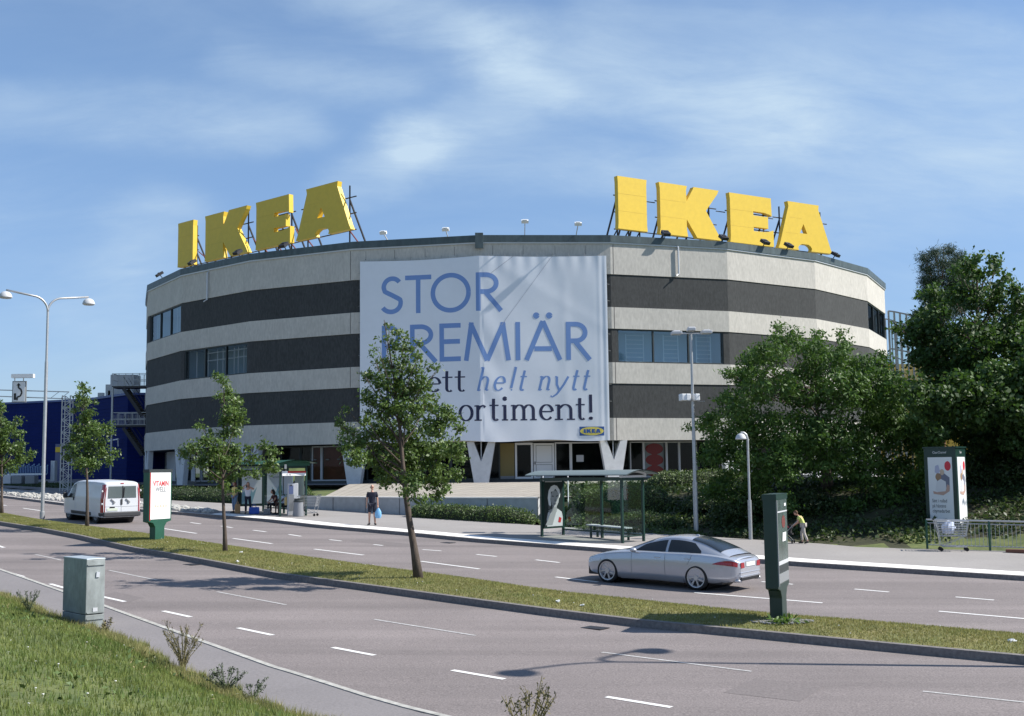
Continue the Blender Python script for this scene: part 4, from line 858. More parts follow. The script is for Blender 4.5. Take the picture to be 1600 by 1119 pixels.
pine = [(1444, 402, 9), (1462, 396, 10), (1482, 392, 9), (1500, 402, 9), (1450, 418, 11), (1472, 414, 12), (1492, 414, 12), (1446, 438, 10), (1462, 436, 14), (1486, 440, 14), (1448, 458, 11), (1466, 464, 13), (1440, 462, 6), (1455, 478, 11), (1445, 488, 9), (1480, 470, 14), (1500, 430, 14), (1494, 456, 14), (1476, 492, 16), (1458, 502, 14), (1500, 480, 14)]
tree('pine_tree', 'dark blue green pine rising above the dense tree at the upper right', 'tree', (26.5, 72, hz(26.5, 72)), (27.3, 72, 17.4), .24, blobs_from(pine, 72, 1.6, 1468, 40, 2), M_needle, .30, 95, .17, 22, hub=.55, aspect=.10, bark=mat('pine_bark', (.16, .07, .04), .9, var=.3, scale=6))
light = [(1453, 680, 9), (1462, 692, 12), (1448, 700, 12), (1460, 712, 15), (1440, 716, 12), (1444, 735, 16), (1430, 745, 14), (1436, 765, 14), (1458, 740, 14)]
tree('sapling', 'light green sapling just left of the advertising column', 'tree', tuple(G(1447, 852, .1)+Vector((.3, 5.2, .5))), tuple(P(1452, 690, 48)), .05, blobs_from(light, 48, .8, 1448, 30, 2), M_leafl, .15, 110, .13, 11, hub=.1)
under = [(1060, 750, 16), (1090, 752, 14), (1120, 770, 18)]
back = [(1405, 770, 26), (1440, 785, 22), (1350, 775, 24), (1300, 770, 24), (1250, 770, 22)]
tree('thicket', 'dark shrubby thicket in the shade under the broad tree', 'shrub', (15.5, 56, hz(15.5, 56)), (15.6, 56, 4.6), .05, blobs_from([(1200, 770, 20), (1230, 775, 22), (1160, 775, 18), (1120, 770, 20)]+back, 56.5, 1.5, 1320, 160, 2), M_hedge_shade, .2, 45, .22, 12, hub=.1)
tree('right_shrub', 'leafy shrub on the verge at the right edge behind the railing', 'shrub', (22.5, 50, hz(22.5, 50)), (22.5, 50, 3.5), .05, blobs_from([(1570, 790, 20), (1600, 775, 26), (1590, 810, 18), (1630, 800, 26), (1610, 740, 26)], 50, 1.2, 1600, 50, 2), M_hedge_shade, .17, 60, .18, 12, hub=.1).__class__
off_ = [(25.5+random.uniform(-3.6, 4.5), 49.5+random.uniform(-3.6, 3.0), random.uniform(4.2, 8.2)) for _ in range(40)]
tree('shade_tree', 'added tree out of view beyond the right edge, its crown set to shade the bank', 'tree', (26, 50, hz(26, 50)), (26, 50, 8.0), .28, [(p, 1.5) for p in off_], M_leafm, .2, 42, .25, 12, hub=.2, nmax=40, aspect=.7)  # unseen tree, added so that its crown casts shade on the bank
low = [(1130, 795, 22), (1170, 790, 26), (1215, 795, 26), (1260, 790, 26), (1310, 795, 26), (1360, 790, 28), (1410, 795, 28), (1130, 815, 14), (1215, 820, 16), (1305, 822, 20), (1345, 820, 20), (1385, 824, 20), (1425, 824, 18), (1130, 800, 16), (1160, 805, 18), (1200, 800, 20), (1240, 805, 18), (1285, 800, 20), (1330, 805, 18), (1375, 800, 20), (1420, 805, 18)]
tree('undergrowth', 'low dark undergrowth along the shaded foot of the tree covered bank', 'shrub', (13.2, 48.2, hz(13.2, 48.2)), (13.2, 48.2, 2.6), .03, blobs_from(low, 48.4, .9, 1275, 220, 2), M_hedge_shade, .14, 60, .16, 10, hub=.1, nmax=14)
tree('thicket', 'dark leafy thicket filling the gap behind and right of the advertising column', 'shrub', (19.5, 49.5, hz(19.5, 49.5)), (19.5, 49.5, 3.8), .05, blobs_from([(x, y, 26) for x, y in ((1465, 745), (1500, 735), (1535, 750), (1575, 740), (1610, 750), (1460, 785), (1500, 780), (1540, 790), (1580, 795), (1450, 815))]+[(1530, 815, 14), (1480, 828, 12)], 49.3, 1.2, 1530, 120, 2), M_hedge_shade, .16, 46, .17, 11, hub=.1, nmax=12)
# hedges: long clipped leafy mounds
def hedge(label, pts, wd, ht, m, size=.10, dens=330, z=None, name='hedge', rag=.12):
    pl = [Vector((x, y, 0)) for x, y in pts]; Ls = sum((b-a).length for a, b in zip(pl, pl[1:])); n = max(6, int(Ls/.5)); q = resample(pl, n)
    c = q[n//2]; base = (c.x, c.y, hz(c.x, c.y)); T = Thing(name, label, 'hedge', base); mb = MB(); rows = []
    for i, p in enumerate(q):
        d = (q[min(i+1, n-1)]-q[max(i-1, 0)]).normalized(); s = Vector((-d.y, d.x, 0)); e = min(1, .35+min(i, n-1-i)*.5); g = hz(p.x, p.y)-.1; h = (ht+rag*math.sin(i*1.3)*.5)*e
        rows.append([p+s*(wd*e*.46*math.cos(a))+Vector((0, 0, g+h*.86*max(0, math.sin(a))**.7)) for a in np.linspace(0, math.pi, 9)])
    mb.grid(rows); T.part('branches', mb, mat('twigs', (.02, .028, .01), .95), smooth=True)
    N_ = int(Ls*(wd+ht*1.6)*dens); u = rng.uniform(0, n-1.001, N_); a = rng.uniform(-.05, math.pi+.05, N_); pts_ = np.empty((N_, 3)); nr = np.empty((N_, 3))
    R0 = np.array([[list(v) for v in r] for r in rows]); i = u.astype(int); f = u-i; aj = np.clip(a/math.pi*8, 0, 7.999); j = aj.astype(int); g = (aj-j)[:, None]; f = f[:, None]
    pt = (R0[i, j]*(1-g)+R0[i, j+1]*g)*(1-f)+(R0[i+1, j]*(1-g)+R0[i+1, j+1]*g)*f
    cen = (R0[i].mean(axis=1)); cen[:, 2] = R0[i, 0, 2]; nn = pt-cen; nn /= np.linalg.norm(nn, axis=1)[:, None]+1e-6
    pt = pt+nn*rng.normal(.05, rag*.6, N_)[:, None]; nn[:, 2] += .3; leaf_mesh('foliage', pt, nn, size, m, T.o, shift=base); return T
hedge('low sunny clipped hedge in front of the concrete wall, left of the poster shelter', [(-5.2, 58.2), (-3.0, 56.3), (0.2, 53.7), (1.0, 53.0)], 1.5, .85, M_hedge)
hedge('tall green hedge bank seen through the glass bus shelter', [(2.6, 54.2), (4.6, 53.4), (7.2, 52.5)], 2.6, 1.25, M_hedge)
hedge('upper hedge on the bank behind the glass bus shelter', [(6.4, 57.5), (9.5, 57), (12, 58)], 2.6, .9, M_hedge)
hedge('middle hedge on the slope directly behind the shelter bench', [(2.2, 52.2), (4.6, 51.0), (7.4, 49.6)], 2.2, .55, M_hedge)
hedge('lowest hedge strip at the foot of the slope behind the camera mast', [(2.6, 50.6), (4.8, 49.0), (7.6, 46.9)], 1.5, .35, M_hedge)
hedge('shaded ground shrubs on the slope between the mast and the path lamp', [(7.8, 52.5), (10.5, 50.5), (13, 48.6)], 3.4, .55, M_hedge_shade)
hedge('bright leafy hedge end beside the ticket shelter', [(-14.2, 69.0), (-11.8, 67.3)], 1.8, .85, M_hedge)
hedge('dark shaded hedge along the foot of the store on the left', [(-27.5, 79), (-21, 74.5), (-14.5, 70.2)], 3.2, 1.0, M_hedge_shade, dens=230)
hedge('far dark hedge by the blue store wall', [(-44, 98), (-31, 88), (-26, 82)], 2.2, .5, M_hedge_shade, dens=160, size=.14)
# ------------------------------------------------------------------ grass blades
def blades(name, pts, h, w, m, lean=.35, par=None):
    n = len(pts); pts = np.asarray(pts); a = rng.uniform(0, 2*math.pi, n); hh = h*rng.uniform(.5, 1.3, n); ww = w*rng.uniform(.7, 1.3, n)
    dx, dy = np.cos(a), np.sin(a); la = rng.uniform(0, 2*math.pi, n); ll = hh*lean*rng.uniform(.2, 1.5, n)
    v = np.empty((n, 3, 3)); v[:, 0] = pts+np.stack([dx*ww, dy*ww, 0*a], 1); v[:, 1] = pts-np.stack([dx*ww, dy*ww, 0*a], 1); v[:, 2] = pts+np.stack([np.cos(la)*ll, np.sin(la)*ll, hh], 1)
    me = bpy.data.meshes.new(name); me.vertices.add(3*n); me.vertices.foreach_set('co', v.ravel()); me.loops.add(3*n); me.polygons.add(n)
    me.loops.foreach_set('vertex_index', np.arange(3*n)); me.polygons.foreach_set('loop_start', np.arange(0, 3*n, 3)); me.polygons.foreach_set('loop_total', np.full(n, 3)); me.materials.append(m); me.update(calc_edges=True)
    o = bpy.data.objects.new(name, me); sc.collection.objects.link(o); o['kind'] = 'stuff'; return o
RB_ = np.array(BANK)                                  # rows x cols x 3
def bank_pts(n, o0, o1, i0=0, i1=1):
    nr_, nc = RB_.shape[:2]; a = rng.uniform(o0, o1, n); i = a.astype(int).clip(0, nr_-2); f = (a-i)[:, None]
    u = rng.uniform(i0*(nc-1), i1*(nc-1)-.01, n); j = u.astype(int); g = (u-j)[:, None]
    return (RB_[i, j]*(1-g)+RB_[i, j+1]*g)*(1-f)+(RB_[i+1, j]*(1-g)+RB_[i+1, j+1]*g)*f
NB = RB_.shape[1]
bx = RB_[0, :, 0]; i0 = float(np.searchsorted(bx, -20))/NB; i1 = float(np.searchsorted(bx, 1.5))/NB
pt = bank_pts(150000, 0, 11.5, i0, i1); blades('grass', pt, .085, .009, M_blade)
pt = bank_pts(14000, 0, 1.6, i0, i1); blades('long_grass', pt, .15, .007, M_bladedry, .5)
Am, Bm = np.array([(p.x, p.y) for p in A2]), np.array([(p.x, p.y) for p in B2])
def med_pts(n, x0=-32, x1=12):
    i_ = [i for i in range(len(Am)) if x0 < Am[i, 0] < x1]; a, b = i_[0], i_[-1]; u = rng.uniform(a, b-.01, n); j = u.astype(int); g = (u-j)[:, None]; f = rng.uniform(0.02, .98, n)[:, None]
    A_ = Am[j]*(1-g)+Am[j+1]*g; B_ = Bm[j]*(1-g)+Bm[j+1]*g; q = A_*(1-f)+B_*f; z = PB*q[:, 0]+PC*q[:, 1]+.14+.075*np.sin(np.pi*f[:, 0])**.7
    return np.column_stack([q, z])
blades('median_grass', med_pts(90000), .042, .010, M_bladem); blades('dry_grass', med_pts(50000), .038, .010, M_bladedry)
# daisies
wl = bank_pts(5200, 0, 11, i0, i1); wl = wl[(np.sin(wl[:, 0]*1.9)+np.sin(wl[:, 1]*1.3+wl[:, 0])) > .35]; wl[:, 2] += .04
wo = leaf_mesh('broadleaf_weeds', wl, np.tile([0, 0, 1.], (len(wl), 1)), .10, mat('plantain', (.055, .10, .022), .6, col2=(.12, .17, .05), scale=2), None, aspect=.5); wo['kind'] = 'stuff'
dl = bank_pts(3000, 0, 3.2, i0, i1); dl[:, 2] += .02
do = leaf_mesh('dry_leaves', dl, np.tile([0, 0, 1.], (len(dl), 1)), .06, mat('straw', (.30, .24, .13), .9), None, aspect=.3); do['kind'] = 'stuff'
def flowers(name, pts, r, m):
    mb = MB()
    for p in pts:
        h = random.uniform(.02, .055); mb.lathe([(r, 0), (r*.9, .01)], (p[0], p[1], p[2]+h), 6)
        mb.bar(p, (p[0], p[1], p[2]+h), .003)
    o = mesh_obj(name, mb, m); o['kind'] = 'stuff'; return o
M_petal = mat('petals', (.75, .74, .70), .7)
flowers('daisies', bank_pts(120, 0, 10, i0, i1), .015, M_petal); flowers('verge_daisies', bank_pts(60, 0, 1.0, (i0+i1)/2+.03, i1-.02), .017, M_petal); flowers('clover_flowers', med_pts(90), .014, M_petal)
# scraps of litter on the median
for (x, y, s), lab in zip(((872, 938, .05), (910, 944, .055), (1581, 1000, .085), (377, 862, .055), (371, 876, .045)), ('crumpled white paper scrap on the median, right of the biggest street tree', 'pale torn paper on the median, nearest the silver car', 'white cup lying on the median at the right edge', 'white scrap on the median beside the slim tree', 'smaller white scrap near the kerb below the slim tree')):
    p = G(x, y, .24); mb = MB(); k = 9; mb.ell(p-Vector((0, 0, .02)), (s, s*.7, s*.4), 7, 5); mb.v = [(v[0]+random.uniform(-.02, .02), v[1]+random.uniform(-.02, .02), v[2]+random.uniform(-.02, .02)) for v in mb.v]
    tag(mesh_obj('paper_scrap', mb, M_wht), lab, 'litter', None)
# weeds on the near bank
def weed(label, base, ht, nst, spread, m, col2=None, name='weed', leafs=26, ls=.05):
    T = Thing(name, label, 'weed', tuple(base)); mb = MB(); pp, nn = [], []
    for i in range(nst):
        a = random.uniform(0, 6.28); l = random.uniform(.5, 1)*ht; d = Vector((math.cos(a), math.sin(a), 0))*spread*random.uniform(.2, 1)
        pts = [Vector(base), Vector(base)+d*.35+Vector((0, 0, l*.5)), Vector(base)+d+Vector((0, 0, l))]; mb.tube(pts, [.008, .006, .003], 4, cap=False)
        for _ in range(3):
            f = random.uniform(.4, .9); q = pts[1].lerp(pts[2], f); e = q+Vector((random.gauss(0, .4), random.gauss(0, .4), 1)).normalized()*ht*.16; mb.tube([q, e], [.004, .002], 3, cap=False); 
            for _ in range(5): pp.append(q.lerp(e, random.random())); nn.append((0, 0, 1))
        for _ in range(leafs):
            f = random.random()**.8; q = pts[0].lerp(pts[1], f*2) if f < .5 else pts[1].lerp(pts[2], f*2-1); pp.append(q+Vector((random.gauss(0, .012), random.gauss(0, .012), 0))); nn.append((random.gauss(0, 1), random.gauss(0, 1), .6))
    T.part('stem', mb, m); leaf_mesh('leaf', np.array([list(p) for p in pp]), np.array(nn), ls, m, T.o, shift=tuple(base), aspect=.4)
M_weed = mat('weed', (.15, .13, .055), .8, var=.3, scale=9); M_weedg = mat('weed_green', (.075, .10, .05), .8, var=.3, scale=9)
def bank_at(px, py):
    d = ray(px, py); best = None
    pts = RB_.reshape(-1, 3); rel = pts-np.array([0, 0, CZ]); dn = np.array(d)/np.linalg.norm(d); t_ = rel@dn; e = np.linalg.norm(rel-t_[:, None]*dn, axis=1); k = e.argmin(); q = pts[k]
    for _ in range(1):
        s_ = (q[2]-CZ)/d.z; c = d*s_; return Vector((c.x, c.y, q[2]))
weed('tall tan weed standing on the bank past the grey cabinet', bank_at(286, 1048), .85, 26, .42, M_weed, ls=.035)
weed('grey green weed tuft by the footpath edge, right of the tall tan weed', bank_at(352, 1085), .42, 15, .34, M_weedg, ls=.04)
weed('wiry low weed lowest on the bank edge near the bottom', bank_at(395, 1095), .32, 9, .35, M_weedg, ls=.035)
weed('dark weed tuft far left on the bank, behind the grey cabinet', bank_at(45, 958), .50, 14, .38, M_weedg, ls=.035)
weed('thin brown weed leaning at the foot of the grey cabinet', bank_at(165, 990), .30, 7, .15, M_weed)
p = P(826, 1175, 11.2); weed('feathery weed top poking up at the bottom middle edge', (p.x, p.y, p.z-.05), .78, 15, .34, M_weed, leafs=34, ls=.035)
# ground cover under the trees
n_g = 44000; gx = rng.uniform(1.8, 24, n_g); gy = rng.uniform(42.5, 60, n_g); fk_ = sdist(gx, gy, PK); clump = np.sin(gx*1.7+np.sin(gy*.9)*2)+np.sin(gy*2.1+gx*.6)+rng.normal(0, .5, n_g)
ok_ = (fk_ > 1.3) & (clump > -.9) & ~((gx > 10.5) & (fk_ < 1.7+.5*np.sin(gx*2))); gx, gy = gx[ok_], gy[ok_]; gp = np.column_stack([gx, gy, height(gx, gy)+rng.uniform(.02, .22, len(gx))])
gc = leaf_mesh('ground_cover', gp, np.tile([0, 0, 1.], (len(gp), 1)), .17, M_hedge_shade, None, aspect=.6); gc['kind'] = 'stuff'
# gully grates and asphalt repairs
for (x, y), lab in (((300, 882), 'iron gully grate in the near gutter, left of the big street tree'), ((930, 981), 'iron gully grate in the near gutter between the street tree and the coupe'), ((700, 848), 'iron gully grate in the far gutter below the clipped hedge')):
    p = G(x, y, .008); mb = MB(); mb.box(p, (.5, .34, .012), rz=-.7)
    tag(mesh_obj('gully_grate', mb, M_steel), lab, 'drain grate', 'gully grates along the kerbs')
mb = MB()
for q in (((1180, 1060), (1290, 1072), (1250, 1096), (1130, 1082)), ((560, 842), (640, 850), (632, 855), (548, 846)), ((180, 925), (225, 934), (190, 944), (148, 933))):
    mb.add([G(x, y, .003) for x, y in q], [(0, 1, 2, 3)][:1])
struct(mesh_obj('asphalt_repair', mb, mat('repair_asphalt', (.165, .143, .138), .9, var=.3, scale=30)))
# ------------------------------------------------------------------ pale rocks on the verge
mb = MB(); fr_ = resample(offs(FK, .35), 400); fr_ = [p for p in fr_ if SV[0].x-8 < p.x < SV[-1].x]; ba = resample(SV, 100)
for _ in range(1500):
    f = random.random(); a = fr_[int(f*(len(fr_)-1))]; b = ba[int(f*99)]; p = a.lerp(b, random.random()); s = random.uniform(.06, .17)
    mb.ell((p.x, p.y, zr(p.x, p.y)+.17+s*.25), (s, s*random.uniform(.6, 1), s*.6), 6, 3)
o = mesh_obj('stones', mb, M_stone); o['kind'] = 'stuff'
# stones round the near sign foot
mb = MB(); c = G(1222, 972, .2)
for _ in range(320):
    a = random.uniform(0, 6.28); r = random.uniform(.15, .55); s = random.uniform(.02, .045); mb.ell((c.x+r*math.cos(a)*1.15, c.y+r*math.sin(a)*.7, c.z+.015), (s, s, s*.6), 6, 3)
o = mesh_obj('gravel', mb, mat('grey_gravel', (.20, .20, .20), .9, var=.4, scale=12)); o['kind'] = 'stuff'
pp = np.array([list(c+Vector((random.gauss(0, .14), -.22+random.gauss(0, .07), .06))) for _ in range(90)]); T = Thing('dandelion', 'small bright green plant at the foot of the dark advertising board', 'plant', tuple(c)); leaf_mesh('leaf', pp, np.tile([0, 0, 1.], (90, 1)), .16, M_leafl, T.o, shift=tuple(c), aspect=.3)
# ------------------------------------------------------------------ left background
B_ = Thing('blue_warehouse', 'long deep blue ribbed metal store hall at the far left', 'building', (-60, 118, 3.0))
pl = [P(-160, 636, 128), P(0, 632, 124), P(110, 627, 116), P(150, 624, 109), P(200, 617, 103), P(262, 617, 103)]
mb = MB(); rows = []
for z in np.arange(2.6, 30, .42):
    pass
zt = [p.z for p in pl]; ribs = 26
for r in range(ribs+1):
    f = r/ribs
    for e, o in ((0, 0), (.75, 0), (.76, .05), (.99, .05)):
        ff = min(1, (r+e)/ribs)
        if r == ribs and e > 0: continue
        rows.append([(p.x, p.y-o, 2.5+(z-2.5)*ff) for p, z in zip(pl, zt)])
mb.grid(rows[::-1]); mb.grid([[(p.x, p.y, z) for p, z in zip(pl, zt)], [(p.x, p.y+40, z) for p, z in zip(pl, zt)]]); B_.part('cladding', mb, M_blue)
mb = MB()
for a, b in zip(pl, pl[1:]): mb.bar((a.x, a.y-.03, a.z+.08), (b.x, b.y-.03, b.z+.08), .25, .2)
B_.part('eaves_trim', mb, mat('trim_blue', (.03, .06, .22), .5))
for px, h in ((158, .5), (170, 1.3), (174, .7)):
    p = P(px, 622, 112); mb = MB(); mb.box((p.x, p.y, p.z+h/2), (.5, .5, h)); B_.part('roof_vent', mb, M_galv)
p = P(196, 608, 110); mb = MB(); mb.box((p.x, p.y, p.z), (2.2, 2, 2.6)); B_.part('roof_house', mb, M_lgrey)
p = P(182, 689, 104); mb = MB(); mb.bar(p+Vector((-.7, -.2, 0)), p+Vector((.4, -.6, .15)), .16, .10); mb.bar(p+Vector((.3, -.5, .1)), p+Vector((.3, -.4, -.5)), .08); B_.part('wall_lamp', mb, M_wht)
# escape stair on the flank of the round store
Es = Thing('escape_stair', 'steel fire escape with two railed landings on the left flank of the round store', 'staircase', (-34, 100, 3))
Ye = 99
def E(px, py, dy=0): return P(px, py, Ye+dy)
for yy, nm in ((605, 'upper'), (666, 'lower')):
    mb = MB(); a, b = E(175, yy), E(228, yy-1); mb.box(((a.x+b.x)/2, Ye+.7, a.z), (b.x-a.x, 1.5, .16)); Es.part('landing', mb, M_steel)
    mb = MB()
    for dy in (0, 1.4):
        for k in (0, .5, 1.05): mb.bar((a.x, Ye+dy, a.z+.1+k), (b.x, Ye+dy, a.z+.1+k), .05)
        for i in range(6): x = a.x+(b.x-a.x)*i/5; mb.bar((x, Ye+dy, a.z), (x, Ye+dy, a.z+1.15), .05)
        for i in range(26): x = a.x+(b.x-a.x)*i/25; mb.bar((x, Ye+dy, a.z), (x, Ye+dy, a.z+1.0), .02)
    for k in (.5, 1.05): mb.bar((a.x, Ye, a.z+.1+k), (a.x, Ye+1.4, a.z+.1+k), .05)
    Es.part('railing', mb, M_galv)
    mb = MB(); a = E(197, yy+3, .7); b = E(226, yy+46, .7)
    for dy in (0, 1.2): mb.bar((a.x, Ye+dy, a.z), (b.x, Ye+dy, b.z), .08, .28); mb.bar((a.x, Ye+dy, a.z+1), (b.x, Ye+dy, b.z+1), .04)
    for i in range(12): f = (i+.5)/12; mb.box((a.x+(b.x-a.x)*f, Ye+.6, a.z+(b.z-a.z)*f), (.28, 1.2, .06))
    Es.part('flight', mb, M_steel)
for px, dy in ((176, 0), (176, 1.4)):
    a = E(px, 605, dy); mb = MB(); mb.bar((a.x, a.y, 2.8), (a.x, a.y, a.z), .14); Es.part('post', mb, M_galv)
# sign gantry
Gt = Thing('sign_gantry', 'lattice steel gantry across the far road carrying a white lane arrow board', 'sign gantry', tuple(P(103, 772, 84)))
Yg = 84
a = P(97.5, 620, Yg); b = P(110, 772, Yg); xl, xr = a.x, P(110, 620, Yg).x; zb = P(103, 773, Yg).z; ztp = P(103, 618, Yg).z
mb = MB()
for x in (xl, xr):
    for y in (Yg, Yg+.55): mb.bar((x, y, zb), (x, y, ztp), .07)
n = 16
for i in range(n):
    z0 = zb+(ztp-zb)*i/n; z1 = zb+(ztp-zb)*(i+1)/n; s = i % 2
    for y in (Yg, Yg+.55): mb.bar(((xl, xr)[s], y, z0), ((xr, xl)[s], y, z1), .045); mb.bar((xl, y, z0), (xr, y, z0), .04)
Gt.part('lattice_mast', mb, M_galv)
mb = MB(); tA, tB = P(108, 612.5, Yg), P(-200, 604, Yg); bA, bB = P(110, 623.5, Yg), P(-200, 612, Yg)
mb.bar(tA, tB, .07); mb.bar(bA, bB, .07)
for i in range(20):
    f = i/20; f2 = (i+1)/20
    if f < .1: mb.bar(tA.lerp(tB, f), bA.lerp(bB, f2), .03)
Gt.part('boom', mb, M_galv)
c = P(30, 612.5, Yg-.4); x0, x1 = P(20.5, 612, Yg-.4).x, P(39.5, 612, Yg-.4).x; z0, z1 = P(30, 627.5, Yg-.4).z, P(30, 597, Yg-.4).z; W_, H_ = x1-x0, z1-z0
mb = MB(); mb.box(((x0+x1)/2, Yg-.36, (z0+z1)/2), (W_+.14, .08, H_+.14)); bd = Gt.part('board', mb, M_grey)
mb = MB(); mb.box(((x0+x1)/2, Yg-.42, (z0+z1)/2), (W_, .03, H_)); Gt.part('board_face', mb, M_wht, bd)
mb = MB(); fr2 = ((x0, Yg-.44, z0), (W_, 0, 0), (0, 0, H_))
pts = [(.36, .06), (.36, .22), (.62, .28), (.74, .45), (.66, .62), (.46, .70), (.46, .84)]; q = [Vector(fr2[0])+Vector((u*W_, -.004*i, v*H_)) for i, (u, v) in enumerate(pts)]
for i, (a, b) in enumerate(zip(q, q[1:])): mb.bar(a, b, .10, .012, up=(0, 1, 0)) if False else mb.bar(a, b, .012, .11) if abs((b-a).x) > abs((b-a).z) else mb.bar(a, b, .11, .012, up=(0, 1, 0))
mb.flat([(.28, .82), (.64, .82), (.46, .95)], fr2, .012); mb.flat([(.08, .08), (.28, .08), (.28, .42), (.08, .42)], fr2, .006); Gt.part('arrow', mb, M_blk, bd)
p0, p1 = P(20, 588, Yg-.5), P(54, 588.5, Yg-.5); mb = MB(); mb.box(((p0.x+p1.x)/2, Yg-.6, p0.z), (p1.x-p0.x, .35, .28)); Gt.part('sign_lamp', mb, M_wht)
mb = MB(); [mb.bar((x, Yg-.4, z1), (x, Yg-.4, p0.z), .05) for x in (x0+.1, x1-.15)]; Gt.part('hanger', mb, M_galv)
# pay kiosk and blocks by the blue hall
T = Thing('totem', 'grey and blue totem with a yellow band in front of the blue hall', 'sign', (P(92, 752, 95).x, 95, 3.2)); a = P(87, 752, 95); b = P(98, 694, 95)
mb = MB(); mb.box(((a.x+b.x)/2, 95, (a.z+b.z)/2), (b.x-a.x, .5, b.z-a.z)); T.part('panel', mb, mat('totem_blue', (.12, .13, .24), .6)); mb = MB(); mb.box(((a.x+b.x)/2, 94.72, b.z-.45), (b.x-a.x-.06, .04, .42)); T.part('band', mb, M_yel)
T = Thing('service_cabinet', 'tall pale grey cabinet standing left of the yellow banded totem', 'cabinet', (P(84, 752, 93).x, 93, 3.2)); a = P(80.5, 752, 93); b = P(88, 720, 93); mb = MB(); mb.box(((a.x+b.x)/2, 93, (a.z+b.z)/2), (b.x-a.x, .5, b.z-a.z)); T.part('case', mb, M_lgrey)
mb = MB(); mb.box(((a.x+b.x)/2+.08, 92.73, (a.z+b.z)/2), (.04, .03, b.z-a.z-.1)); T.part('door', mb, M_wht)
for x0_, x1_, lab in ((4, 20, 'low grey concrete block at the far left edge of the forecourt'), (21, 37, 'dark concrete block with a sunlit end, middle of three'), (42, 57, 'dark concrete block nearest the lamp post on the left')):
    a = P(x0_, 756, 88); b = P(x1_, 743, 88); mb = MB(); mb.box(((a.x+b.x)/2, 88, (a.z+b.z)/2), (b.x-a.x, .8, b.z-a.z)); tag(mesh_obj('concrete_block', mb, M_grey if x0_ != 4 else M_lgrey, bevel=.04), lab, 'block', 'concrete blocks on the forecourt')
# rack of flag-blue posts (trolley bay)
T = Thing('trolley_bay', 'pale roofed trolley bay with a row of blue poles before the blue hall', 'trolley bay', (P(40, 742, 92).x, 92, 3.2)); mb = MB()
a = P(8, 742, 92); b = P(74, 742, 92); t_ = P(40, 731, 92).z
for i in range(26): x = a.x+(b.x-a.x)*i/25; mb.bar((x, 92, a.z), (x, 92, t_+.1*(i % 3)), .045); mb.ell((x, 92, t_+.1*(i % 3)+.05), (.07, .07, .07), 6, 4)
T.part('pole', mb, mat('pole_blue', (.18, .28, .42), .5)); mb = MB(); mb.box(((a.x+b.x)/2, 91.6, a.z+.02), (b.x-a.x, .5, .14)); T.part('rail', mb, M_wht)
# ------------------------------------------------------------------ steel lattice and yellow wall at the right
T = Thing('glazed_stair_tower', 'open steel and glass grid tower seen beside the store on the right', 'tower', (P(1415, 600, 100).x, 100, 2.8)); mb = MB()
xa, xb = P(1380, 600, 100).x, P(1452, 600, 100).x; tops = [486, 487, 489, 491, 494, 497, 500, 503]; x8 = [1388, 1397, 1406, 1416, 1424, 1432, 1441, 1450]
pts = [P(x, y, 100) for x, y in zip(x8, tops)]
for p in pts:
    mb.bar((p.x, 100, 2.5), (p.x, 100, p.z), .13); mb.bar((p.x, 104, 2.5), (p.x, 104, p.z), .10)
for z in (0, -.9, -3.3, -5.8, -8.2):
    for a, b in zip(pts, pts[1:]): mb.bar((a.x, 100, a.z+z), (b.x, 100, b.z+z), .11); mb.bar((a.x, 104, a.z+z), (b.x, 104, b.z+z), .09)
T.part('steel_grid', mb, M_grey)
mb = MB()
for a, b in zip(pts, pts[1:]): mb.add([(a.x, 100.1, 2.6), (b.x, 100.1, 2.6), (b.x, 100.1, b.z-.05), (a.x, 100.1, a.z-.05)], [(0, 1, 2, 3)])
T.part('glazing', mb, M_gls)
T = Thing('yellow_annex', 'yellow ribbed annex glimpsed behind the trees on the right', 'building', (P(1420, 700, 112).x, 112, 2.8)); a = P(1360, 600, 112); b = P(1560, 567, 112); mb = MB()
mb.box(((a.x+b.x)/2, 114, (b.z+2.5)/2), (b.x-a.x, 4, b.z-2.5))
for i in range(24): z = 3+i*(b.z-3.2)/24; mb.box(((a.x+b.x)/2, 111.97, z), (b.x-a.x, .06, .10))
T.part('wall', mb, mat('annex_yellow', (.62, .40, .07), .6))
# ------------------------------------------------------------------ vehicles
def interp(xs_, ys_, x): return float(np.interp(x, xs_, ys_))
def smooth_tab(tab):
    """monotone-ish cubic interpolation through (x, y) points"""
    xs_ = np.array([t[0] for t in tab], float); ys_ = np.array([t[1] for t in tab], float); m = np.gradient(ys_, xs_)
    def f(x):
        x = min(max(x, xs_[0]), xs_[-1]); i = min(int(np.searchsorted(xs_, x, 'right'))-1, len(xs_)-2); h = xs_[i+1]-xs_[i]; t = (x-xs_[i])/h
        return (2*t**3-3*t*t+1)*ys_[i]+(t**3-2*t*t+t)*h*m[i]+(-2*t**3+3*t*t)*ys_[i+1]+(t**3-t*t)*h*m[i+1]
    return f
def cut_arches(o, wheels, r, W):
    """cut the wheel arches out of the body with cylinders"""
    cb = MB()
    for x, z in wheels: cb.lathe([(r, -W), (r, W)], (x, 0, z), 36, 'Y')
    c = mesh_obj('cutter', cb, M_blk); m = o.modifiers.new('x', 'BOOLEAN'); m.operation = 'DIFFERENCE'; m.object = c; m.solver = 'EXACT'
    dg = bpy.context.evaluated_depsgraph_get(); me = bpy.data.meshes.new_from_object(o.evaluated_get(dg)); o.modifiers.clear(); o.data = me; bpy.data.objects.remove(c)
    for p in me.polygons: p.use_smooth = True
    me.set_sharp_from_angle(angle=R(32))
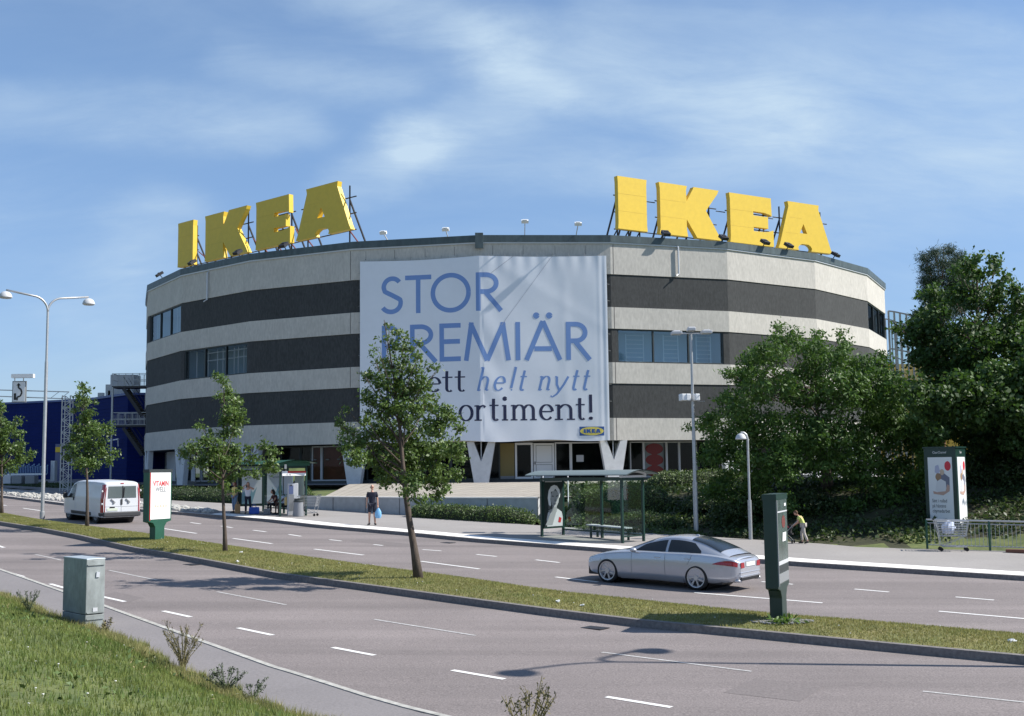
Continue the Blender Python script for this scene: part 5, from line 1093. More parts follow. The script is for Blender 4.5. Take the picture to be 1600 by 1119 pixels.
def wheel(T, x, y, r, w_, rim, side, nsp, hub=M_rim, cover=False):
    """axis along Y; side=+1 outer face towards +Y"""
    mb = MB(); h = w_/2; mb.lathe([(rim, -h*.8), (r-.05, -h), (r-.012, -h*.85), (r, -h*.5), (r, h*.5), (r-.012, h*.85), (r-.05, h), (rim, h*.8)], (x, y, r), 40, 'Y'); mb.m = mb.m[:len([f for f in mb.f if len(f) < 20])]; mb.f = [f for f in mb.f if len(f) < 20]; ty = T.part('wheel', mb, M_tyre, smooth=True, auto=40)
    mb = MB(); yo = y+side*h*.80
    M = Matrix.Rotation(0, 3, 'Y')
    prof = [(rim-.03, -.09), (rim, -.09), (rim+.012, 0), (rim+.004, .012), (rim-.018, .008), (rim-.03, -.03)]
    n = 40; rows = []
    for a in range(n): q = 2*math.pi*a/n; rows.append([(x+rr*math.cos(q), yo+side*d, r+rr*math.sin(q)) for rr, d in prof])
    mb.grid(rows+[rows[0]], closed=True)
    for k in range(nsp):
        q = 2*math.pi*k/nsp+.2; tw = .30
        for dq, wd in ((0, .022), (.15, .016)):
            a = Vector((x+.045*math.cos(q+dq*.3), yo-side*.025, r+.045*math.sin(q+dq*.3))); b = Vector((x+(rim-.012)*math.cos(q+tw+dq), yo-side*.012, r+(rim-.012)*math.sin(q+tw+dq))); mb.bar(a, b, wd, .03, up=(0, 1, 0))
    mb.lathe([(.07, -.03), (.07, .005), (.03, .014)], (x, yo-side*.02, r), 16, 'Y')
    T.part('rim', mb, hub, ty, smooth=True, auto=30)
    mb = MB(); mb.lathe([(rim-.03, -.02), (rim-.03, .02)], (x, yo-side*.10, r), 24, 'Y'); T.part('brake_disc', mb, M_steel, ty)
def make_car():
    rear, front = G(1082, 921.5), G(948, 909.5); hd = (front-rear); hd.z = 0; hd.normalize(); rz = math.atan2(hd.y, hd.x)+math.pi       # local +X points to the rear
    sc_ = .955; ax = -hd; left = Vector((-hd.y, hd.x, 0))      # left side faces the camera
    mid = (rear+front)/2-hd*.12; c = mid-left*.79*sc_; c = Vector((c.x, c.y, 0)); z = zr(c.x, c.y)+.005
    T = Thing('silver_coupe', 'silver four door coupe driving away on the far carriageway', 'car', (c.x, c.y, z), rz, local=True); T.o.scale = (sc_,)*3
    nrm = Vector((-PB, -PC, 1)).normalized(); T.o.rotation_mode = 'QUATERNION'
    T.o.rotation_quaternion = Vector((0, 0, 1)).rotation_difference(nrm) @ Matrix.Rotation(rz, 3, 'Z').to_quaternion()
    X0, X1 = -2.30, 2.61; wb = 1.425; rr = .338
    # plan half width, belt height, deck height, sill height
    hw = smooth_tab([(X0, .50), (-2.22, .68), (-2.05, .80), (-1.75, .885), (-1.3, .925), (-.5, .93), (.5, .935), (1.4, .935), (1.9, .915), (2.2, .875), (2.4, .82), (2.52, .74), (X1, .60)])
    belt = smooth_tab([(X0, .50), (-2.2, .60), (-2.0, .68), (-1.6, .785), (-1.0, .86), (-.4, .90), (.4, .925), (1.2, .945), (1.8, .93), (2.2, .90), (2.4, .865), (2.52, .83), (X1, .75)])
    deck = smooth_tab([(X0, .56), (-2.2, .68), (-2.0, .755), (-1.6, .865), (-1.1, .95), (-.75, .985), (0, 1.0), (1.0, 1.0), (1.55, 1.015), (1.95, .995), (2.2, .965), (2.4, .915), (2.52, .87), (X1, .79)])
    sill = smooth_tab([(X0, .34), (-2.2, .24), (-1.9, .20), (0, .19), (1.8, .21), (2.2, .25), (2.45, .29), (X1, .36)])
    def body(x, t):
        """t 0..1: sill -> belt (0..0.6) -> centre line of the deck (1)"""
        w_, b, d, s = hw(x), belt(x), deck(x), sill(x)
        if t <= .6:
            k = t/.6; zz_ = s+(b-s)*k; bul = math.sin(math.pi*min(1, k*1.02))**.8*.045; y = w_*(.90+.045*k)+bul*(1 if abs(x) < 2.2 else .5)
            if k < .12: y -= (.12-k)*.55
            if .70 < k < .80: y += .006
            return y, zz_
        k = (t-.6)/.4; a = k*math.pi/2; y0 = w_*.945; y = y0*(math.cos(a)**.55); zz_ = b+(d-b)*math.sin(a)**.9
        return y, zz_
    xs_ = np.unique(np.concatenate([np.linspace(X0, -2, 9), np.linspace(-2, 2.2, 44), np.linspace(2.2, X1, 10)])); ts = np.unique(np.concatenate([np.linspace(0, .6, 13), np.linspace(.6, 1, 12)]))
    rows = []
    for x in xs_:
        h = [body(x, t) for t in ts]; row = [(x, -y, z_) for y, z_ in h]+[(x, y, z_) for y, z_ in h[::-1][1:]]; rows.append(row)
    mb = MB(); mb.grid(rows, closed=True); n = len(rows[0]); L_ = len(mb.v); mb.f += [tuple(range(n))[::-1], tuple(range(L_-n, L_))]; mb.m += [0, 0]
    mb.f = [f[::-1] for f in mb.f]
    bo = T.part('body', mb, M_silver, smooth=True); cut_arches(bo, [(-wb, rr), (wb, rr)], .385, 2)
    # arch liners and floor
    mb = MB(); mb.box((0, 0, .30), (4.3, 1.50, .22)); T.part('underbody', mb, M_blk)
    mb = MB()
    for x in (-wb, wb): mb.lathe([(.384, -.80), (.384, .80)], (x, 0, rr), 30, 'Y')
    mb.f = [f[::-1] for f in mb.f if len(f) < 20]; mb.m = [0]*len(mb.f); T.part('wheel_arch', mb, M_blk)
    # roof and glasshouse
    roofz = smooth_tab([(-.92, .975), (-.6, 1.10), (-.25, 1.235), (.05, 1.335), (.35, 1.395), (.65, 1.418), (.95, 1.405), (1.25, 1.36), (1.55, 1.295), (1.85, 1.19), (2.15, 1.06), (2.32, .975)])
    rail = smooth_tab([(-.92, .93), (-.6, 1.04), (-.25, 1.17), (.05, 1.255), (.35, 1.315), (.65, 1.335), (.95, 1.32), (1.25, 1.27), (1.55, 1.20), (1.85, 1.10), (2.15, .99), (2.32, .93)])
    topw = smooth_tab([(-.92, .60), (-.25, .575), (.35, .56), (.95, .55), (1.55, .52), (2.12, .50), (2.32, .49)])
    def gh(x, v):
        """v 0 belt, .5 roof rail, 1 centre line"""
        b = belt(x)-.01; w0 = hw(x)*.90-.03; rz_, tz, tw = max(rail(x), b+.005), roofz(x), topw(x)
        e = max(0, min(1, (rz_-b)/.36)); tw = tw*e+(w0-.02)*(1-e)*1.0
        if v <= .5:
            k = v/.5; return w0+(tw-w0)*k+.02*math.sin(math.pi*k), b+(rz_-b)*k
        k = (v-.5)/.5; a = k*math.pi/2; return tw*math.cos(a)**.8, rz_+(max(tz, rz_+.002)-rz_)*math.sin(a)
    gx = np.linspace(-.92, 2.32, 48); vs = np.linspace(0, 1, 22); rows = []
    for x in gx:
        h = [gh(x, v) for v in vs]; rows.append([(x, -y, z_) for y, z_ in h]+[(x, y, z_) for y, z_ in h[::-1][1:]])
    mb = MB(); mb.grid(rows); mb.f = [f[::-1] for f in mb.f]; T.part('roof', mb, M_silver, smooth=True)
    def patch(fn, xr, vr, off, side, nx=16, nv=6, closed=False):
        mb = MB(); rows = []
        for i in range(nv+1):
            row = []
            for j in range(nx+1):
                x, v = xr(j/nx, i/nv), vr(j/nx, i/nv); e = 1e-3; y, z_ = fn(x, v); y2, z2 = fn(x, min(v+e, 1)); dy, dz = y2-y, z2-z_; l = math.hypot(dy, dz) or 1
                row.append((x, side*(y+off*dz/l), z_-off*dy/l))
            rows.append(row)
        mb.grid(rows if side > 0 else rows[::-1]); return mb
    for side in (-1, 1):
        # side glass: front and rear door panes under one arc
        for a, b, nm in ((-.62, .42, 'front_side_window'), (.50, 1.52, 'rear_side_window')):
            def vr(j, i, a=a, b=b):
                x = a+(b-a)*j; top = .455*min(1, max(.03, (x+.70)/.42)**.6)*min(1, max(.02, (1.66-x)/.40)**.75); return .07+(max(top, .08)-.07)*i
            T.part(nm, patch(gh, lambda j, i, a=a, b=b: a+(b-a)*j, vr, .006, side), M_cargl, smooth=True)
        T.part('window_trim', patch(gh, lambda j, i: -.70+2.30*j, lambda j, i: .03+.035*i, .010, side, nx=30, nv=1), M_gutter)
        # mirrors
        mb = MB(); mb.ell((-.50, side*.99, .985), (.10, .105, .065), 12, 8); mb.bar((-.52, side*.86, .95), (-.50, side*.95, .97), .05); T.part('mirror', mb, M_silver, smooth=True)
        # door handles, seams
        for x in (.22, 1.18):
            y, z_ = body(x, .50); mb = MB(); mb.box((x, side*(y+.018), z_+.02), (.18, .02, .024)); T.part('door_handle', mb, M_gutter, bevel=.006)
        mb = MB()
        for x0 in (-.62, .46, 1.16):
            pts = []
            for t in np.linspace(.08 if x0 < 1 else .38, .6, 12): y, z_ = body(x0+(0 if x0 < 1 else .28*(t-.38)/.22*.5), t); pts.append((x0+(0 if x0 < 1 else .14*(t-.38)/.22), side*(y+.002), z_))
            for a, b in zip(pts, pts[1:]): mb.bar(a, b, .010, .004, up=(0, side, 0))
        T.part('door_gap', mb, M_grey)
        # tail lamp wrapping the corner
        def tl_x(j, i): return 1.92+.64*j
        def tl_t(j, i): lo_ = .435; hi_ = .44+.135*min(1, j*1.35)**.8; return lo_+(hi_-lo_)*i
        T.part('tail_lamp', patch(body, tl_x, tl_t, .008, side, 12, 4), M_tail, smooth=True)
        mb = patch(lambda x, t: body(x, t), lambda j, i: -2.1+.42*j, lambda j, i: .44+.10*i*(1-.3*j), .006, side, 10, 3); T.part('headlamp', mb, mat('lamp_clear', (.6, .62, .65), .1, coat=.5), smooth=True)
        for x in (-wb, wb): wheel(T, x, side*.805, rr, .235, .262, side, 7)
        # side skirt
        mb = patch(body, lambda j, i: -1.02+2.04*j, lambda j, i: .0+.10*i, .02, side, 14, 2); T.part('sill', mb, M_silver, smooth=True)
        mb = MB(); mb.tube([(2.40, side*.52, .30), (2.60, side*.52, .30)], .042, 12); mb.tube([(2.40, side*.62, .30), (2.60, side*.62, .30)], .042, 12); T.part('exhaust', mb, M_rim, smooth=True)
    # rear glass: patch across the roof skin
    def rg(half):
        mb = MB(); rows = []
        for i in range(9):
            x = 1.13+.94*i/8; row = []
            for j in range(-8, 9):
                v = 1-abs(j)/8*(.42+.02*i/8); y, z_ = gh(x, v); row.append((x+.004, y*(1 if j > 0 else -1), z_+.007))
            rows.append(row)
        mb.grid(rows[::-1]); return mb
    T.part('rear_window', rg(1), M_cargl, smooth=True)
    mb = MB(); rows = []
    for i in range(9):
        x = -.86+.80*i/8; row = []
        for j in range(-8, 9): v = 1-abs(j)/8*.44; y, z_ = gh(x, v); row.append((x-.003, y*(1 if j > 0 else -1), z_+.007))
        rows.append(row)
    mb.grid(rows[::-1]); T.part('windscreen', mb, M_cargl, smooth=True)
    # rear end: plate recess, bumper grille, lip, antenna, plate
    zz_ = lambda z: X1-.02
    mb = MB(); mb.box((2.59, 0, .73), (.05, .60, .15)); T.part('plate_recess', mb, M_grey, bevel=.01)
    for s_ in (-1, 1):
        mb = MB(); mb.prism([(s_*.37, .65), (s_*.58, .64), (s_*.58, .79), (s_*.40, .79)] if s_ > 0 else [(s_*.58, .64), (s_*.37, .65), (s_*.40, .79), (s_*.58, .79)], .02, ((X1-.008, 0, 0), (0, 1, 0), (0, 0, 1))); T.part('tail_lamp', mb, M_tail)
    mb = MB(); mb.box((2.618, 0, .73), (.01, .52, .11)); T.part('number_plate', mb, M_wht)
    mb = MB(); mb.box((2.59, 0, .345), (.06, 1.10, .085)); T.part('bumper_grille', mb, M_blk, bevel=.01)
    for z_ in (.42, .52): mb = MB(); mb.box((2.585, 0, z_), (.075, 1.22, .022)); T.part('bumper_moulding', mb, M_silver, bevel=.008)
    mb = MB(); mb.grid([[(2.43-.05*(y/.7)**2, y, .925-.05*(y/.7)**2) for y in np.linspace(-.60, .60, 14)], [(2.53-.05*(y/.7)**2, y, .915-.05*(y/.7)**2) for y in np.linspace(-.60, .60, 14)], [(2.54-.05*(y/.7)**2, y, .89-.05*(y/.7)**2) for y in np.linspace(-.60, .60, 14)]]); T.part('boot_lip', mb, M_silver, smooth=True)
    mb = MB(); mb.ell((1.02, 0, 1.41), (.07, .03, .028), 10, 6); T.part('antenna', mb, M_silver, smooth=True)
    mb = MB(); mb.ell((.25, .28, .98), (.17, .02, .17), 16, 4); mb.box((.5, .3, .8), (.5, .4, .3)); 
make_car()
def make_van():
    fl, rl, rr_ = G(107, 812), G(153, 818), G(205, 818.5); hd = (fl-rl); hd.z = 0; hd.normalize(); rz = math.atan2(hd.y, hd.x)+math.pi; left = Vector((-hd.y, hd.x, 0))
    mid = (fl+rl)/2; c = mid-left*.80; c.z = zr(c.x, c.y)
    T = Thing('white_van', 'white panel van driving away behind the slim street tree, wipers on its rear doors', 'van', tuple(c), 0, local=True); T.o.scale = (1.02, .97, 1.0)
    nrm = Vector((-PB, -PC, 1)).normalized(); T.o.rotation_mode = 'QUATERNION'; T.o.rotation_quaternion = Vector((0, 0, 1)).rotation_difference(nrm) @ Matrix.Rotation(rz, 3, 'Z').to_quaternion()
    X0, X1 = -2.38, 2.40; wx = 1.55; r = .35
    top = smooth_tab([(X0, .72), (-2.30, .90), (-2.1, 1.05), (-1.85, 1.16), (-1.55, 1.45), (-1.2, 1.74), (-.85, 1.89), (-.4, 1.945), (.5, 1.96), (1.8, 1.95), (2.25, 1.92), (X1-.05, 1.88), (X1, 1.82)])
    hwf = smooth_tab([(X0, .66), (-2.25, .82), (-2.0, .91), (-1.5, .95), (-.5, .95), (1.8, .95), (2.25, .935), (X1, .90)])
    def body(x, t):
        w_, h = hwf(x), top(x); s = .30+.10*max(0, (-2.2-x)/.18)
        if t < .62:
            k = t/.62; hb = min(1.12, h-.06); zz_ = s+(hb-s)*k; return w_*(.965+.035*math.sin(k*math.pi*.7))-(.02 if k < .05 else 0), zz_
        k = (t-.62)/.38; hb = min(1.12, h-.06)
        sh = min(1, (h-hb)/.8); a = k*math.pi/2
        y = w_*(1-(.11*sh+.16*(1-sh))*min(1, k/.55)) if k < .55 else w_*(1-(.11*sh+.16*(1-sh)))*math.cos((k-.55)/.45*math.pi/2)**.5
        zz_ = hb+(h-.09*sh-hb)*(k/.55) if k < .55 else h-.09*sh+(.09*sh)*math.sin((k-.55)/.45*math.pi/2)
        return y, zz_
    xs_ = np.unique(np.concatenate([np.linspace(X0, -1.0, 22), np.linspace(-1, 2.2, 20), np.linspace(2.2, X1, 6)])); ts = np.linspace(0, 1, 30); rows = []
    for x in xs_:
        h = [body(x, t) for t in ts]; rows.append([(x, -y, z_) for y, z_ in h]+[(x, y, z_) for y, z_ in h[::-1][1:]])
    mb = MB(); mb.grid(rows, closed=True); n = len(rows[0]); L_ = len(mb.v); mb.f += [tuple(range(n))[::-1], tuple(range(L_-n, L_))]; mb.m += [0, 0]; mb.f = [f[::-1] for f in mb.f]
    bo = T.part('body', mb, M_vanw, smooth=True); cut_arches(bo, [(-wx, r), (wx, r)], .44, 2)
    mb = MB(); mb.box((0, 0, .36), (4.3, 1.55, .22)); T.part('underbody', mb, M_blk)
    mb = MB()
    for x in (-wx, wx): mb.lathe([(.439, -.82), (.439, .82)], (x, 0, r), 28, 'Y')
    mb.f = [f[::-1] for f in mb.f if len(f) < 20]; mb.m = [0]*len(mb.f); T.part('wheel_arch', mb, M_blk)
    def patch(xr, tr, off, side, nx=10, nv=5):
        rows = []
        for i in range(nv+1):
            row = []
            for j in range(nx+1):
                x, t = xr(j/nx, i/nv), tr(j/nx, i/nv); y, z_ = body(x, t); row.append((x, side*(y+off), z_))
            rows.append(row)
        m = MB(); m.grid(rows if side > 0 else rows[::-1]); return m
    for side in (-1, 1):
        T.part('cab_window', patch(lambda j, i: -1.72+.50*i+(.98-.50*i)*j, lambda j, i: .60+.215*i, .008, side), M_cargl, smooth=True)
        T.part('side_moulding', patch(lambda j, i: -1.14+2.28*j, lambda j, i: .02+.13*i, .014, side, 12, 2), M_plast)
        T.part('rear_moulding', patch(lambda j, i: 1.96+.42*j, lambda j, i: .02+.13*i, .014, side, 6, 2), M_plast)
        mb = MB()
        for x in (-.68, .55):
            pts = [(x, side*(body(x, t)[0]+.003), body(x, t)[1]) for t in np.linspace(.1, .80, 14)]
            for a, b in zip(pts, pts[1:]): mb.bar(a, b, .014, .005, up=(0, side, 0))
        T.part('door_gap', mb, M_lgrey)
        mb = MB(); mb.box((-.82, side*.975, 1.06), (.07, .03, .16)); T.part('door_handle', mb, M_plast)
        mb = MB(); mb.box((-1.55, side*1.08, 1.20), (.13, .20, .26)); mb.bar((-1.52, side*.9, 1.12), (-1.54, side*1.04, 1.15), .06); T.part('mirror', mb, M_plast, bevel=.03)
        # tall tail lamps
        mb = MB(); n_ = 14; rows = []
        for i in range(n_+1):
            z_ = .52+1.28*i/n_; w_ = .925-.085*max(0, (z_-1.12)/.8); xk = X1+.005-.045*max(0, (z_-1.6)/.3); rows.append([(2.15, side*(w_+.022), z_), (2.27, side*(w_+.02), z_), (xk-.02, side*(w_-.01), z_), (xk+.012, side*(w_-.10), z_)])
        mb.grid(rows if side < 0 else rows[::-1]); T.part('tail_lamp', mb, M_tail, smooth=True)
        for z_ in (.92, 1.50): mb = MB(); mb.ell((X1-.06, side*.95, z_), (.05, .04, .055), 8, 5); T.part('indicator_lamp', mb, M_wht)
        for x in (-wx, wx): wheel(T, x, side*.80, r, .21, .20, side, 6, hub=M_grey)
    mb = MB(); mb.box((X1+.03, 0, .44), (.14, 1.84, .22)); T.part('rear_bumper', mb, M_plast, bevel=.04)
    mb = MB(); mb.prism([(-.70, 1.18), (.70, 1.18), (.68, 1.72), (-.68, 1.72)], .012, ((X1+.002, 0, 0), (0, 1, 0), (0, 0, 1))); T.part('rear_window', mb, mat('van_glass', (.10, .125, .13), .08, spec=.8))
    mb = MB(); mb.box((X1+.012, .02, 1.45), (.02, .05, .56)); mb.bar((X1+.03, .06, 1.2), (X1+.03, .10, 1.66), .03); T.part('window_divider', mb, M_blk)
    for y in (-.55, .18): mb = MB(); mb.bar((X1+.03, y, 1.14), (X1+.035, y+.18, 1.0), .035); mb.box((X1+.03, y+.16, .98), (.05, .09, .06)); T.part('wiper', mb, M_grey)
    mb = MB(); mb.box((X1+.02, -.02, 1.0), (.03, .09, .26)); T.part('door_handle', mb, M_plast, bevel=.02)
    mb = MB(); mb.box((X1+.006, -.02, .82), (.012, .012, .9)); mb.box((X1+.006, 0, .80), (.012, 1.6, .012)); T.part('door_gap', mb, M_lgrey)
    mb = MB(); mb.box((X1+.008, -.47, .66), (.02, .52, .12)); T.part('number_plate', mb, mat('plate', (.55, .60, .50), .6)); mb = MB(); mb.box((X1+.012, -.47, .76), (.03, .24, .05)); T.part('plate_lamp', mb, M_blk)
    mb = MB(); mb.box((X1-.01, 0, 1.86), (.05, .16, .035)); T.part('brake_lamp', mb, M_red)
make_van()
# ------------------------------------------------------------------ text helper: Blender's built-in letters turned into flat meshes
def text_mb(s, size, fr, off=.004, mb=None, align='CENTER', bold=0, sx=1):
    cu = bpy.data.curves.new('t', 'FONT'); cu.body = s; cu.size = 1; cu.align_x = align; cu.offset = bold; cu.resolution_u = 3
    o = bpy.data.objects.new('t', cu); sc.collection.objects.link(o); dg = bpy.context.evaluated_depsgraph_get(); me = bpy.data.meshes.new_from_object(o.evaluated_get(dg)); mb = mb or MB()
    O, U, V_ = [Vector(q) for q in fr]; n = U.cross(V_).normalized()
    mb.add([O+U*(v.co.x*size*sx)+V_*(v.co.y*size)+n*off for v in me.vertices], [tuple(p.vertices) for p in me.polygons]); bpy.data.objects.remove(o); bpy.data.meshes.remove(me); return mb
def circ(u, v, ru, rv=None, n=20, a0=0, a1=360): rv = rv or ru; return [(u+ru*math.cos(R(a0+(a1-a0)*i/n)), v+rv*math.sin(R(a0+(a1-a0)*i/n))) for i in range(n if a1-a0 == 360 else n+1)]
# ------------------------------------------------------------------ street furniture
def ad_board(name, label, base, az, kind):
    """free standing advertising board; az = direction its visible poster faces (degrees from +X, clockwise negative)"""
    T = Thing(name, label, 'advertising board', tuple(base)); n = Vector((math.cos(R(az)), math.sin(R(az)), 0)); u = Vector((-n.y, n.x, 0)); z = Vector((0, 0, 1)); c = Vector(base)
    th = .26; W_ = 1.28
    def cb(mb, uu, zz_, nn, du, dz, dn): M = Matrix((u, n, z)).transposed(); mb.box(c+u*uu+n*nn+z*zz_, (du, dn, dz), M=M)
    mb = MB(); prof = [(-.26, -.1), (.26, -.1), (.26, .55), (.38, .70), (W_/2, .76), (W_/2, 2.62), (-W_/2, 2.62), (-W_/2, .76), (-.38, .70), (-.26, .55)]
    mb.prism(prof, th, (c-n*th/2, u, z)); T.part('case', mb, M_green if kind == 'dark' else M_green2, bevel=.015)
    fr = (c+n*(th/2+.012), u, z)
    mb = MB(); mb.prism([(-.56, .84), (.56, .84), (.56, 2.54), (-.56, 2.54)], .012, (c+n*(th/2), u, z)); face = T.part('poster', mb, M_wht if kind == 'white' else mat('dark_poster', (.07, .10, .095), .25, var=.4, scale=2.5))
    mb = MB(); mb.prism([(-W_/2-.01, 2.54), (W_/2+.01, 2.54), (W_/2+.01, 2.66), (-W_/2-.01, 2.66)], th+.03, (c-n*(th/2+.015), u, z)); T.part('top_cap', mb, M_green if kind == 'dark' else M_frame)
    if kind == 'white':
        T.part('red_lettering', text_mb('VITAMIN', .26, (c+n*(th/2+.014)+z*2.05, u, z), bold=.02, sx=.86), mat('print_red', (.55, .05, .06), .6), face)
        T.part('grey_lettering', text_mb('WELL', .26, (c+n*(th/2+.014)+z*1.84, u, z), bold=.016, sx=.88), mat('print_grey', (.22, .22, .23), .6), face)
        mb = MB()
        cols = [mat('bottle_a', (.50, .52, .54), .5), mat('bottle_b', (.62, .50, .30), .5)]; mb2 = MB()
        for i in range(5):
            x = -.30+i*.15; o = [(-.055, .98), (.055, .98), (.055, 1.27), (.018, 1.38), (.018, 1.45), (-.018, 1.45), (-.018, 1.38), (-.055, 1.27)]
            pts = [fr[0]+u*(x+a)+z*b+n*.004 for a, b in o]
            for a, b in zip(pts, pts[1:]+pts[:1]): mb.bar(a, b, .010, .004, up=n)
            for j, zz_ in enumerate((1.03, 1.09, 1.15)): mb.bar(fr[0]+u*(x-.03)+z*zz_+n*.004, fr[0]+u*(x+.03)+z*zz_+n*.004, .006, .004, up=n)
            mb2.flat([(x-.03, 1.28), (x+.03, 1.28), (x, 1.37)], fr, .006); mb2.flat([(x-.025, .985), (x+.025, .985), (x+.025, 1.0), (x-.025, 1.0)], fr, .006)
        T.part('bottle_drawing', mb, cols[0], face); T.part('bottle_label', mb2, cols[1], face)
        T.part('small_print', text_mb('vitaminwell.com', .055, (c+n*(th/2+.014)+z*.90, u, z)), mat('print_grey', (.22, .22, .23), .6), face)
    else:
        mb = MB(); mb.flat([(-.54, 1.22), (.54, 1.22), (.54, 1.30), (-.54, 1.30)], fr, .004); mb.flat([(-.54, 2.28), (.54, 2.28), (.54, 2.31), (-.54, 2.31)], fr, .004); T.part('poster_rail', mb, M_lgrey, face)
        mb = MB(); mb.flat([(-.54, 1.06), (.54, 1.06), (.54, 1.21), (-.54, 1.21)], fr, .004); T.part('poster_band', mb, M_frame, face)
        mb = MB(); mb.flat([(-.54, .86), (.54, .86), (.54, 1.05), (-.54, 1.05)], fr, .004); T.part('poster_panel', mb, M_grey, face)
        mb = MB(); mb.flat([(-.1, 1.68), (.3, 1.68), (.36, 1.86), (-.04, 1.86)], fr, .008); mb.flat([(.22, 2.40), (.42, 2.40), (.42, 2.46), (.22, 2.46)], fr, .008); T.part('sticker', mb, M_wht, face)
        mb = MB(); mb.flat(circ(.1, 2.08, .2, .13), fr, .005); T.part('poster_picture', mb, mat('dim_red', (.16, .04, .035), .4), face)
        # plate on the narrow side
        s = -u; sf = (c-u*(W_/2+.004), -n, z); mb = MB(); mb.flat([(.03, .85), (.07, .85), (.07, 1.0), (.03, 1.0)], (c-u*(W_/2), -n, z), .005); T.part('type_plate', mb, M_wht)
        mb = MB(); mb.flat([(.55, 1.8), (.56, 1.8), (.56, 1.81)], fr, .004)
    mb = MB(); mb.prism([(-W_/2+.03, .80), (-W_/2+.07, .80), (-W_/2+.07, 2.54), (-W_/2+.03, 2.54)], .02, (c+n*(th/2), u, z)); T.part('hinge_strip', mb, M_red if kind == 'white' else M_grey)
    return T
ad_board('poster_board', 'green advertising board with a white drinks poster, on the median by the van', G(245, 847, .12), -22, 'white')
ad_board('poster_board', 'dark green advertising board seen edge on, on the median right of the silver car', G(1217, 974, .12), -23, 'dark')
# double and single lamps
def lamp_double(label, base, H, adir, arm=1.85, grp='twin arm street lamps along the median'):
    T = Thing('street_lamp', label, 'street lamp', tuple(base), group=grp); b = Vector(base); d = Vector((math.cos(adir), math.sin(adir), 0))
    mb = MB(); mb.tube([b+Vector((0, 0, -.2)), b+Vector((0, 0, H*.68))], [.085, .078], 14); mb.tube([b+Vector((0, 0, H*.68)), b+Vector((0, 0, H-1.1))], [.06, .055], 12); mb.lathe([(.12, 0), (.12, .3), (.10, .32)], b, 12); T.part('pole', mb, M_galv, smooth=True, auto=40)
    for s in (-1, 1):
        mb = MB(); pts = [b+Vector((0, 0, H-1.1))]
        for a in np.linspace(0, 75, 8): pts.append(b+d*s*(.75*(1-math.cos(R(a))))+Vector((0, 0, H-1.1+.72*math.sin(R(a)))))
        pts.append(b+d*s*arm+Vector((0, 0, H-.22))); mb.tube(pts, [.05]*len(pts), 10); ar = T.part('arm', mb, M_galv, smooth=True)
        e = pts[-1]; mb = MB(); prof = [(.30, -.36), (.30, -.33)]+[(.29*math.cos(R(a)), -.33+.27*math.sin(R(a))) for a in (12, 30, 48, 66, 80)]; mb.lathe(prof, e+d*s*.02, 22); T.part('lamp_shade', mb, M_lgrey, ar, smooth=True, auto=50)
        mb = MB(); mb.lathe([(.24, -.40), (.27, -.365)], e+d*s*.02, 16); T.part('diffuser', mb, M_lgrey, ar)
b = G(66, 810, .12); topz = P(66.5, 452, b.y).z
lamp_double('tall twin armed street lamp with dome shades on the left of the median', b, topz-b.z, R(40), 1.95)
lamp_double('twin armed street lamp outside the right edge whose shadow crosses the near road', (12.0, 20.25, zr(12, 20.25)+.1), 10.6, R(40), 1.6)
# tall pale mast with three lamps and cameras
b = G(1088, 834, .13); T = Thing('camera_mast', 'tall slim mast with three square lamps on top and white cameras halfway', 'lamp post', tuple(b)); top_ = P(1078, 520, b.y); 
mb = MB(); ax = (top_-b); mb.tube([b+Vector((0, 0, -.2)), b+Vector((0, 0, 2.1))], [.10, .10], 12); mb.tube([b+Vector((0, 0, 2.1)), (b.x, b.y, b.z+4.2)], [.075, .072], 12); H = top_.z-b.z; mb.tube([(b.x, b.y, b.z+4.2), (b.x, b.y, b.z+H)], [.065, .05], 10)
T.part('pole', mb, M_galv, smooth=True, auto=40); tz = b.z+H
for dx_, dz_, s in ((-.62, -.02, .02), (0, .12, 0), (.62, 0, -.02)):
    mb = MB(); mb.box((b.x+dx_, b.y-.1, tz+dz_), (.42 if dx_ else .32, .5, .13)); mb.box((b.x+dx_, b.y-.1, tz+dz_+.08), (.28, .3, .05)); T.part('lamp_head', mb, M_lgrey, bevel=.03)
mb = MB(); mb.bar((b.x-.6, b.y, tz-.03), (b.x+.6, b.y, tz-.03), .05); T.part('cross_arm', mb, M_lgrey)
for px in (1066.5, 1073.5, 1087.5):
    c = P(px, 621, b.y-.1); mb = MB(); mb.box(c, (.20, .42, .28), rz=.2); T.part('camera', mb, M_wht, bevel=.03)
c0, c1 = P(1062, 627, b.y), P(1101, 627, b.y); mb = MB(); mb.bar(c0, c1, .03); T.part('bracket', mb, M_grey)
# low lamp with a bell shade
b = G(1173, 843, .13); T = Thing('path_lamp', 'low path lamp with a single round bell shade, right of the camera mast', 'street lamp', tuple(b)); H = P(1173, 676, b.y).z-b.z
mb = MB(); mb.tube([b+Vector((0, 0, -.2)), b+Vector((0, 0, 1.5))], [.075, .075], 12); mb.tube([b+Vector((0, 0, 1.5)), b+Vector((0, 0, H-.25)), b+Vector((-.05, 0, H-.08)), b+Vector((-.14, 0, H)), b+Vector((-.26, 0, H))], [.045]*5, 10); T.part('pole', mb, M_galv, smooth=True, auto=40)
mb = MB(); mb.lathe([(.21, -.26), (.21, -.22)]+[(.20*math.cos(R(a)), -.22+.20*math.sin(R(a))) for a in (10, 30, 50, 70, 84)], b+Vector((-.26, 0, H)), 20); T.part('lamp_shade', mb, M_lgrey, smooth=True)
